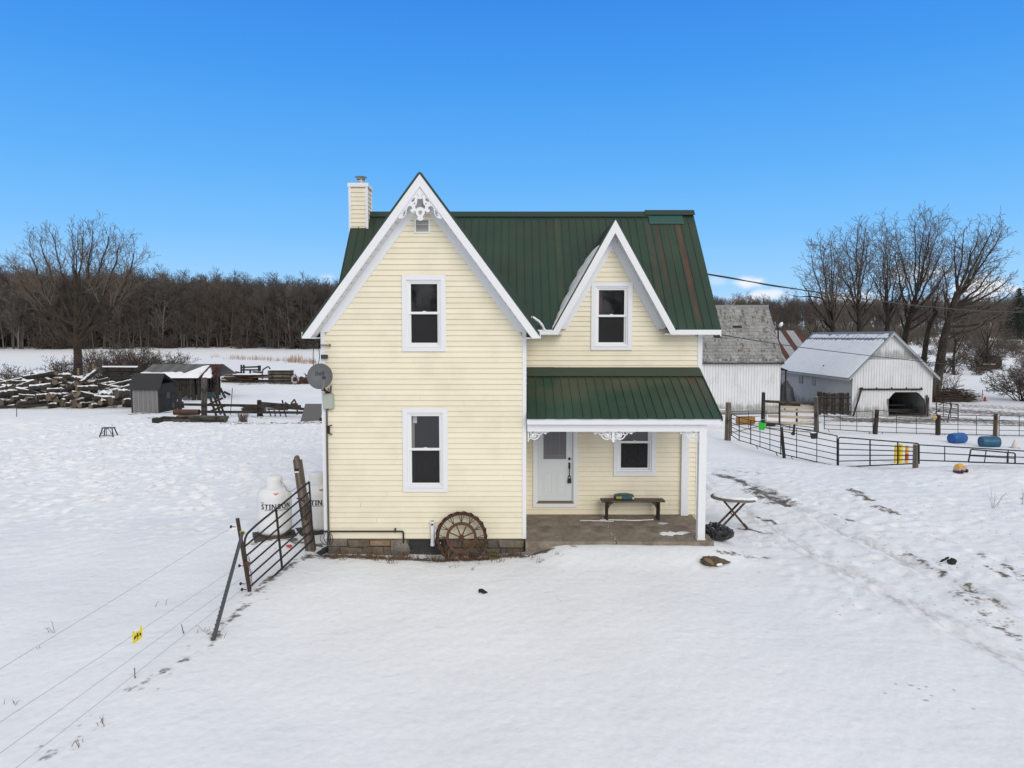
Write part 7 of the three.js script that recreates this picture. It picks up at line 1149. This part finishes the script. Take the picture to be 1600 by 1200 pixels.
// a tree whose trunk and main limbs follow the ones in the photograph; everything finer grows by itself
function portrait(name, label, p, d, seed, trunk, r0, limbs, P, mats, grp) {
  const W = [new Wood(), new Wood()], rnd = rng(seed), loc = (px, py, dz = 0) => at(px, py, d).sub(p).add(V(0, 0, dz)), tp = [V(0, -.3, 0), ...trunk.map(([x, y]) => loc(x, y))];
  const c = new THREE.CatmullRomCurve3(tp, false, 'centripetal'), m = 12, tpts = c.getPoints(m), end = r0 * .5; W[0].tube(tpts, tpts.map((_, i) => lerp(r0 * (i === 0 ? 1.25 : 1), end, i / m)), 10);
  limbs.forEach(([t, x, y, bow = .3], k) => {
    const a = c.getPoint(t), dz = ((k * 2.4 + rnd()) % 2 - 1) * .22 * Math.abs(a.y), b = loc(trunk[0][0] + (x - trunk[0][0]) * .94, y + P.sink, dz), out = b.clone().sub(a), len = out.length(), ctl = a.clone().lerp(b, .5).add(V(out.x * bow * .5, -Math.abs(out.x) * bow * .35, dz * .2)), n = Math.max(5, Math.ceil(len / .8)), pts = [];
    for (let i = 0; i <= n; i++) { const u = i / n, q = a.clone().multiplyScalar((1 - u) ** 2).addScaledVector(ctl, 2 * u * (1 - u)).addScaledVector(b, u * u), w = .12 * Math.min(1, i); pts.push(q.add(V((rnd() - .5) * w * 2, (rnd() - .5) * w, (rnd() - .5) * w * 2))); }
    grow(W, pts, len, lerp(r0, end, t) * clamp(.30 + .034 * len, .3, .72), 1, P, rnd);
  });
  const o = thing(name, label, 'tree', p, 0, grp); mesh('trunk', W[0].geometry(), mats[0], o); mesh('crown', W[1].geometry(), mats[1], o); return o;
}
const TREE = { seg: [.9, .8, .55, .4, .35], wander: [.14, .22, .30, .38, .4], lift: [.0, .22, .16, .12, .1], taper: [.55, .22, .25, .35, .5], sides: [9, 6, 4, 3, 3], n: [6, 10, 8, 5], ref: [1, 6, 2.6, 1.2], from: [.6, .22, .15, .12], ang: [[.35, .8], [.45, .85], [.5, .95], [.5, 1]], len: [[1.3, 1.7], [.34, .5], [.34, .5], [.4, .6]], rad: [.55, .42, .45, .55], thin: .011, minUp: .1, flat: 0 };
function bareTree(name, label, cat, p, seed, trunkLen, r0, dir, P, m = [M.bark, M.twig], grp) {
  const W = [new Wood(), new Wood()], rnd = rng(seed); limb(W, V(0, -.3, 0), dir.clone().normalize(), trunkLen, r0, 0, P, rnd);
  const t = thing(name, label, cat, p, 0, grp); mesh('trunk', W[0].geometry(), m[0], t); mesh('crown', W[1].geometry(), m[1], t); return t;
}
const vary = (o) => ({ ...TREE, ...o });
{ // the wide single tree over the log heap
  const p = onGround(122, 74), elm = vary({ n: [0, 11, 7, 4], lift: [0, .1, .2, .14, .1], from: [0, .42, .15, .1], ang: [[0, 0], [.3, .65], [.4, .85], [.5, 1]], len: [[1, 1], [.22, .36], [.36, .52], [.4, .6]], wander: [.1, .14, .26, .36, .4], rad: [1, .40, .45, .55], thin: .014, ref: [1, 8, 2.8, 1.3], sink: 24 });
  portrait('elm_tree', 'broad bare tree with a fan shaped crown behind the log heap', p, 74, 21, [[122, 560], [120, 530], [119, 495], [119, 455]], .46,
    [[.42, 14, 392, .5], [.40, 45, 372, .4], [.62, 66, 352, .25], [.75, 88, 344, .2], [.95, 104, 334, .1], [1, 122, 338, .05], [.9, 136, 336, .15], [.72, 152, 338, .25], [.62, 176, 346, .3], [.5, 196, 362, .4], [.45, 213, 372, .5], [.6, 210, 408, .5], [.7, 150, 372, .2], [.66, 30, 408, .5], [.8, 104, 372, .1]], elm, [mat(.115, .082, .054, .95, { map: T.bark }), M.twig]);
  // thicket of shrubs at its foot
  for (const [px, d, s, h, w, label] of [[155, 70, 31, 2.6, 1, 'arching bare shrub right beside the trunk of the broad tree'], [185, 68, 32, 2.4, 1, 'tangled bare shrub left of the shrub with a pale stem'], [212, 64, 33, 3.2, .7, 'bare shrub with a pale stem behind the small dark shed'], [240, 70, 34, 2.4, 1, 'low bare shrub behind the corrugated roof'], [268, 72, 35, 2.2, 1, 'low bare shrub, the right end of the thicket'], [98, 68, 36, 2.1, .8, 'sparse bare shrub left of the broad tree'], [22, 62, 37, 1.7, .5, 'thin upright sapling clump by the leaning pole']]) {
    const W = [new Wood(), new Wood()], rnd = rng(s), P = vary({ n: [0, 8, 6, 3], seg: [.4, .35, .3, .3, .3], lift: [0, -.25, -.1, 0, 0], from: [.1, .2, .15, .1], len: [[1, 1], [.35, .6], [.35, .5], [.4, .6]], ref: [1, 2.2, 1, .6], thin: .012, minUp: -.3, wander: [.2, .3, .35, .4, .4] });
    for (let i = 0; i < 15; i++) { const a = i * 2.4, e = .35 + rnd() * .8; limb(W, V((rnd() - .5) * .5, -.1, (rnd() - .5) * .5), V(Math.cos(a) * e * w, 1, Math.sin(a) * e * w).normalize(), h * (.7 + .5 * rnd()), .035, 1, P, rnd); }
    const t = thing('bare_shrub', label, 'shrub', onGround(px, d)); mesh('stems', W[0].geometry(), M.bark, t); mesh('twigs', W[1].geometry(), M.twigDark, t);
    if (s === 33) mesh('pale_stem', rough(rod(V(0, -.1, .2), V(.02, 1.9, .2), .13, .10, 10), .02, 3), mat(.5, .46, .40, .9, { map: T.bark }), t);
  }
}
{ // the row of old trees behind the barns
  const will = (o) => vary({ n: [5, 9, 7, 4], lift: [.1, .3, .14, .08, 0], thin: .014, ang: [[.2, .6], [.4, .8], [.5, .95], [.5, 1]], len: [[.75, 1.1], [.34, .52], [.36, .52], [.4, .6]], from: [.5, .15, .15, .1], ...o });
  const L = 'old bare trees in the row behind the barns';
  const list = [
    [1330, 84, 58, 5.0, .2, V(.02, 1, 0), will({ n: [5, 8, 7, 4] }), 'smaller bare tree farther back behind the snowy barn'], [1490, 86, 60, 4.6, .18, V(-.05, 1, 0), will({ n: [5, 8, 7, 4] }), 'smaller bare tree farther back, right of the big leaning tree'], [1540, 92, 66, 4.8, .2, V(.08, 1, 0), will({ n: [5, 8, 7, 4] }), 'thin bare tree farther back near the right edge'], [1398, 90, 67, 4.4, .18, V(0, 1, 0), will({ n: [5, 8, 7, 4] }), 'thin bare tree farther back behind the barn apex'],
    [1265, 95, 61, 5.4, .30, V(.02, 1, 0), will({ n: [7, 8, 7, 4], len: [[.3, .5], [.34, .5], [.36, .5], [.4, .6]], from: [.35, .15, .15, .1] }), 'stocky pollarded bare tree above the yard lamp'], [1226, 100, 62, 4.2, .16, V(-.06, 1, 0), will({ n: [6, 6, 6, 4], len: [[.3, .5], [.34, .5], [.36, .5], [.4, .6]] }), 'thin bare tree just right of the shingled roof'],
  ];
  for (const [px, d, seed, tl, r0, dir, P, label] of list) bareTree('bare_tree', label, 'tree', onGround(px, d), seed, tl, r0, dir, P, [M.barkDark ??= mat(.105, .084, .066, .95, { map: T.bark }), M.twig], L);
  const dark = [M.barkDark, M.twig], WP = vary({ n: [0, 11, 7, 4], lift: [0, .18, .12, .06, 0], from: [0, .16, .12, .1], ang: [[0, 0], [.4, .85], [.5, .95], [.5, 1]], len: [[1, 1], [.26, .42], [.36, .52], [.4, .6]], wander: [.1, .16, .28, .38, .4], rad: [1, .38, .46, .55], thin: .013, ref: [1, 5.6, 2.6, 1.3], sink: 12 });
  const ROW = [
    [1303, 69, 51, 'bushy topped bare tree, leftmost of the row behind the snowy barn', [[1303, 545], [1302, 522], [1301, 500]], .36, [[.8, 1256, 422], [.85, 1264, 388], [.95, 1278, 370], [1, 1292, 366], [.95, 1314, 384], [.9, 1322, 408], [.85, 1334, 430], [.9, 1288, 400], [.75, 1268, 446, .5], [.6, 1272, 470]]],
    [1343, 70, 52, 'upright bare tree, second from the left behind the snowy barn roof', [[1343, 530], [1343, 500], [1340, 474]], .36, [[.9, 1312, 372], [1, 1326, 356], [1, 1336, 346], [1, 1348, 344], [.95, 1344, 366], [.85, 1360, 372], [.72, 1368, 410], [.68, 1374, 432], [.75, 1310, 402], [.62, 1366, 452], [.55, 1318, 446], [.5, 1368, 474], [.8, 1306, 420]]],
    [1379, 71, 53, 'slim bare tree rising above the apex of the snowy barn', [[1384, 530], [1387, 502], [1386, 476]], .32, [[.95, 1366, 392], [1, 1376, 362], [1, 1386, 344], [.95, 1398, 352], [.8, 1404, 366], [.75, 1416, 388], [.7, 1420, 408], [.85, 1372, 412], [.6, 1406, 430], [.55, 1362, 446], [.5, 1402, 456], [.7, 1366, 424]]],
    [1407, 72, 54, 'tall bare tree leaning right from behind the barn apex, tallest of the row', [[1412, 540], [1421, 498], [1431, 462]], .38, [[.95, 1412, 348], [1, 1428, 336], [1, 1440, 330], [1, 1454, 336], [.95, 1468, 334], [.9, 1482, 342], [.8, 1476, 366], [.72, 1492, 386], [.68, 1494, 408], [.7, 1404, 384], [.6, 1408, 420], [.62, 1484, 436, .5], [.5, 1398, 452], [.5, 1468, 462], [.8, 1400, 398], [.75, 1486, 420]]],
    [1461, 66, 57, 'big bare tree leaning right beside the barn wall, low limbs reaching out', [[1467, 580], [1475, 530], [1486, 488], [1496, 456]], .46, [[1, 1498, 352], [.97, 1508, 346], [1, 1526, 350], [.95, 1540, 344], [.92, 1556, 350], [.88, 1564, 368], [.8, 1572, 402], [.78, 1586, 424], [.7, 1604, 444], [.62, 1590, 470, .5], [.66, 1556, 452, .4], [.75, 1482, 402], [.6, 1476, 430], [.55, 1546, 482, .6], [.5, 1520, 500, .5], [.85, 1546, 384], [.9, 1520, 372], [.7, 1470, 452], [.8, 1560, 420]]],
    [1441, 68, 59, 'short crooked bare tree between the barn and the big leaning tree', [[1444, 560], [1452, 510], [1464, 486]], .30, [[1, 1478, 470], [.95, 1462, 440], [.85, 1446, 430], [.9, 1490, 488, .5], [.7, 1434, 462], [.8, 1470, 424]]],
  ];
  for (const [px, d, seed, label, trunk, r0, limbs] of ROW) portrait('bare_tree', label, onGround(px, d), d, seed, trunk, r0, limbs, WP, dark, L);
  // arching bough lying from the first tree to the left
  const bo = onGround(1303, 69), P0 = at(1296, 477, 69).sub(bo), W = [new Wood(), new Wood()]; const bt = scene.children.find((o) => o.userData.label?.startsWith('bushy topped'));
  W[0].tube([P0, at(1284, 466, 69).sub(bo), at(1268, 463, 69).sub(bo), at(1248, 464, 69).sub(bo), at(1232, 460, 69).sub(bo)], [.09, .075, .06, .04, .02], 6); mesh('bough', W[0].geometry(), M.bark, bt);
  // low brush pile and shrubs beside the barn
  const heap = thing('brush_pile', 'dark brown heap of cut brush against the right side of the barn', 'brush pile', onGround(1482, 60)), r = rng(19), bl = new Wood(), tw = new Wood();
  for (let i = 0; i < 420; i++) { const x = (r() - .5) * 3.2, y = r() * 1.1 * (1 - (x / 1.9) ** 2), z = (r() - .5) * 1.4, a = (r() - .5) * 1.6, l = .5 + r() * 1.2; bl.tube([V(x, Math.max(0, y), z), V(x + l * Math.cos(a) * (r() > .5 ? 1 : -1), Math.max(0, y + l * .35 * (r() - .3)), z + (r() - .5) * .5)], [.035, .018], 4); }
  for (let i = 0; i < 60; i++) { const x = -1.5 + r() * 1.9, z = (r() - .5); tw.tube([V(x, .5, z), V(x + (r() - .35) * .8, 1.2 + r() * .6, z), V(x + (r() - .2) * 1.6, 1.7 + r() * 1.1, z + (r() - .5) * .4)], [.03, .018, .008], 4); }
  mesh('heap', bl.geometry(), M.brush ??= mat(.062, .044, .034, .95), heap); mesh('upright_shoots', tw.geometry(), M.twig, heap); mesh('core', rough(new THREE.SphereGeometry(1, 20, 12, 0, 6.3, 0, 1.6).scale(1.5, .85, .6), .2, 2), mat(.05, .03, .022, .95), heap);
  const sh = (px, d, s, h, n, label, o = {}) => { const W2 = [new Wood(), new Wood()], rnd = rng(s), P = vary({ n: [0, 8, 6, 3], seg: [.5, .45, .4, .4, .4], lift: [0, -.05, 0, 0, 0], from: [.1, .2, .15, .1], len: [[1, 1], [.35, .6], [.35, .5], [.4, .6]], ref: [1, 2.2, 1, .6], thin: .016, minUp: -.2, ...o }); for (let i = 0; i < n; i++) { const a = i * 2.4, e = .3 + rnd() * .75; limb(W2, V((rnd() - .5) * .6, -.1, (rnd() - .5) * .6), V(Math.cos(a) * e, 1, Math.sin(a) * e).normalize(), h * (.7 + .5 * rnd()), .05, 1, P, rnd); } const t = thing('bare_shrub', label, 'shrub', onGround(px, d)); mesh('stems', W2[0].geometry(), M.bark, t); mesh('twigs', W2[1].geometry(), M.twigDark, t); };
  sh(1533, 93, 71, 3.6, 9, 'round bare shrub behind the low red feeder box'); sh(1478, 88, 72, 2.2, 9, 'scrubby bare shrub up the slope behind the brush pile'); sh(1598, 60, 73, 2.8, 12, 'spreading bare shrub cut by the right edge of the picture', { lift: [0, -.3, -.1, 0, 0] });
  { const p = onGround(1612, 54), W2 = [new Wood(), new Wood()], rnd = rng(74), P = vary({ n: [0, 9, 7, 4], lift: [0, -.15, -.1, 0, 0], minUp: -.6, thin: .012 }); for (let i = 0; i < 5; i++) limb(W2, V(1.5, 3.6 + i * .35, 0), V(-1, -.25 + .28 * i, .1 * (i - 2)).normalize(), 3.2 - .3 * i, .045, 1, P, rnd); W2[0].tube([V(1.8, -.3, 0), V(1.7, 2, 0), V(1.5, 5, 0)], [.2, .17, .1], 8); const t = thing('bare_tree', 'tree just outside the right edge whose low twigs hang into the picture', 'tree', p); mesh('trunk', W2[0].geometry(), M.bark, t); mesh('crown', W2[1].geometry(), M.twig, t); }
}
{ // woods: far masses of bare trees, nobody could count them
  const kinds = []; for (let k = 0; k < 6; k++) {
    const W = [new Wood(), new Wood()], rnd = rng(200 + k), P = vary({ n: [12, 7, 5], seg: [2, 1.2, .9, .7, .6], sides: [5, 4, 3, 3, 3], from: [.14, .25, .15, .1], ang: [[.35, .8], [.4, .8], [.5, 1], [.5, 1]], len: [[.22, .38], [.4, .62], [.4, .6], [.4, .6]], lift: [0, .3, .15, .1, .1], taper: [.25, .25, .4, .5, .5], rad: [.45, .5, .6, .6], thin: .028, minUp: .1, ref: [1, 3.5, 1.6, 1] });
    limb(W, V(0, -.4, 0), V((rnd() - .5) * .1, 1, (rnd() - .5) * .1).normalize(), 13 + rnd() * 3, .2, 0, P, rnd);
    kinds.push(join([W[0].geometry(), W[1].geometry()]));
  }
  const bushes = []; for (let k = 0; k < 3; k++) { const W = [new Wood(), new Wood()], rnd = rng(300 + k), P = vary({ n: [0, 7, 5, 3], seg: [.8, .7, .6, .5, .5], sides: [4, 4, 3, 3, 3], lift: [0, .0, 0, 0, 0], thin: .024, minUp: -.1, ref: [1, 3, 1.4, .8], from: [.1, .15, .1, .1] }); for (let i = 0; i < 9; i++) { const a = i * 2.4, e = .3 + rnd() * .8; limb(W, V((rnd() - .5), -.1, (rnd() - .5)), V(Math.cos(a) * e, 1, Math.sin(a) * e).normalize(), 2.4 * (.7 + .6 * rnd()), .05, 1, P, rnd); } bushes.push(join([W[0].geometry(), W[1].geometry()])); }
  const place = (name, label, cat, kindsOf, spots, colors) => {       // one object per wood: a group of instanced kinds
    const o = thing(name, label, cat); o.userData.kind = 'stuff'; const per = kindsOf.map(() => []); spots.forEach((s, i) => per[i % kindsOf.length].push(s));
    per.forEach((l, k) => { if (!l.length) return; const im = new THREE.InstancedMesh(kindsOf[k], mat(...colors[k % colors.length], .95), l.length); im.name = 'trees'; l.forEach(([x, z, h, a], i) => im.setMatrixAt(i, new THREE.Matrix4().compose(V(x, height(x, z) - .2, z), new THREE.Quaternion().setFromAxisAngle(V(0, 1, 0), a), V(h, h, h)))); o.add(im); });
  };
  const r = rng(91), wood = [[.105, .086, .073], [.075, .063, .055], [.17, .148, .13], [.095, .083, .075], [.11, .083, .067], [.085, .073, .065]];
  let s = []; for (let i = 0; i < 2300; i++) { const px = -300 + r() * 1180, d = 150 + Math.pow(r(), 1.5) * 150, p = at(px, 600, d), edge = lerp(.98, .80, clamp(px / 520, 0, 1)); s.push([p.x, p.z, edge * (.72 + .34 * r()), r() * 6.3]); }
  place('left_wood', 'dark bare wood along the far edge of the left field', 'wood', kinds, s, wood);
  s = []; for (let i = 0; i < 1400; i++) { const px = -300 + r() * 1180, d = 149 + r() * 90, p = at(px, 600, d); s.push([p.x, p.z, .8 + 1.1 * r(), r() * 6.3]); }
  place('wood_undergrowth', 'brown undergrowth among the trunks at the edge of the left wood', 'undergrowth', bushes, s, [[.085, .07, .06], [.10, .077, .062], [.07, .06, .053]]);
  s = []; for (let i = 0; i < 1200; i++) { const px = 860 + r() * 1040, d = 165 + r() * 130, p = at(px, 600, d); s.push([p.x, p.z, .36 + .2 * r(), r() * 6.3]); }
  for (let i = 0; i < 60; i++) { const px = 1090 + r() * 690, d = 160 + r() * 30, p = at(px, 600, d); s.push([p.x, p.z, .2 + .12 * r(), r() * 6.3]); }
  place('right_wood', 'low brown wood along the horizon behind the barns', 'wood', kinds, s, wood);
  s = []; for (let i = 0; i < 520; i++) { const px = 1120 + r() * 620, d = 118 + r() * 60, p = at(px, 600, d); if (n2(p.x * .06, p.z * .06) < -.25 && d < 150) continue; s.push([p.x, p.z, .6 + .55 * r(), r() * 6.3]); }
  place('hillside_scrub', 'brown scrub scattered over the snowy hillside at the right', 'scrub', bushes, s, [[.13, .106, .09], [.15, .118, .095], [.11, .095, .083]]);
  s = []; for (let i = 0; i < 46; i++) { const px = 1440 + r() * 220, d = 84 + r() * 34, p = at(px, 600, d); s.push([p.x, p.z, .25 + .4 * r(), r() * 6.3]); }
  place('field_scrub', 'sparse small scrub on the snow below the right hillside', 'scrub', bushes, s, [[.07, .052, .04], [.085, .06, .045]]);
  s = []; for (let i = 0; i < 70; i++) s.push([lerp(-75, 75, r()), 62 + r() * 45, .6 + .4 * r(), r() * 6.3]);
  place('wood_behind_viewer', 'bare trees across the field opposite the house, mirrored faintly in its windows', 'wood', kinds, s, wood);
  // trunk lying at the wood's edge and tan reeds along the field
  const w = new Wood(), g = rng(4); for (let i = 0; i < 900; i++) { const px = 330 + Math.pow(g(), .8) * 165, d = lerp(112, 96, (px - 330) / 165) + (g() - .5) * 7, p = at(px, 600, d); if (n2(p.x * .25, p.z * .12) < -.05 && px < 450) continue; p.y = height(p.x, p.z); const hh = .25 + .5 * g() + (Math.abs(px - 464) < 10 ? .55 * g() : 0); w.tube([p, p.clone().add(V((g() - .5) * .3, hh, (g() - .5) * .2))], [.016, .005], 3); }
  tag(mesh('field_reeds', w.geometry(), mat(.36, .22, .13, .95)), 'tan dry reeds standing along the far side of the left field', 'reeds', null, 'stuff');
  const ev = (px, d, h, s2, label) => { const W = [new Wood(), new Wood()], rnd = rng(s2); W[0].tube([V(0, -.3, 0), V(0, h, 0)], [.22, .03], 7); for (let i = 0; i < 260; i++) { const t = .12 + .86 * i / 260, a = i * 2.4, l = (1 - t) * h * .30 * (.7 + .5 * rnd()) + .2, y = t * h, q = V(Math.cos(a) * l, y - l * .25, Math.sin(a) * l); W[1].tube([V(0, y, 0), q], [.05, .02], 3); for (let k = 0; k < 5; k++) { const b = V(0, y, 0).lerp(q, .3 + .7 * rnd()); W[1].tube([b, b.clone().add(V((rnd() - .5) * .7, -.15 + .1 * rnd(), (rnd() - .5) * .7))], [.09, .02], 3); } } const t = thing('spruce_tree', label, 'tree', onGround(px, d)); mesh('trunk', W[0].geometry(), M.bark, t); mesh('crown', W[1].geometry(), mat(.022, .030, .018, .95), t); };
  ev(1604, 130, 15, 401, 'dark evergreen at the right edge of the picture'); ev(1586, 150, 11, 402, 'dark evergreen just left of the one at the right edge');
}
{ // brush and a weed clump in the left yard
  const r = rng(6), W = new Wood(), p = onGround(386, 46), b = thing('brush_heap', 'flat heap of dark twigs on the snow behind the rail fence', 'brush pile', p); for (let i = 0; i < 500; i++) { const x = (r() - .35) * 1.1, y = .42 * (1 - (x / .95) ** 2) * r(), z = (r() - .5) * .7; W.tube([V(x, y + .02, z), V(x + .35 + r() * .3, y * .7 + .05 + (r() - .5) * .08, z + (r() - .5) * .2)], [.012, .006], 3); } mesh('twigs', W.geometry(), M.twigDark, b);
  const W2 = new Wood(), q = ground(380, 659), c = thing('weed_clump', 'clump of reddish dead weeds before the rail fence', 'weeds', q); for (let i = 0; i < 90; i++) { const a = r() * 6.3, l = .3 + r() * .45, e = .2 + r() * .6; W2.tube([V((r() - .5) * .5, 0, (r() - .5) * .3), V(Math.cos(a) * l * e + (r() - .5) * .3, l, Math.sin(a) * l * e)], [.009, .004], 3); } mesh('stalks', W2.geometry(), mat(.12, .07, .055, .95), c);
}

scene.traverse((o) => { if (o.isMesh) { o.castShadow = true; o.receiveShadow = true; } });
renderer.render(scene, camera);
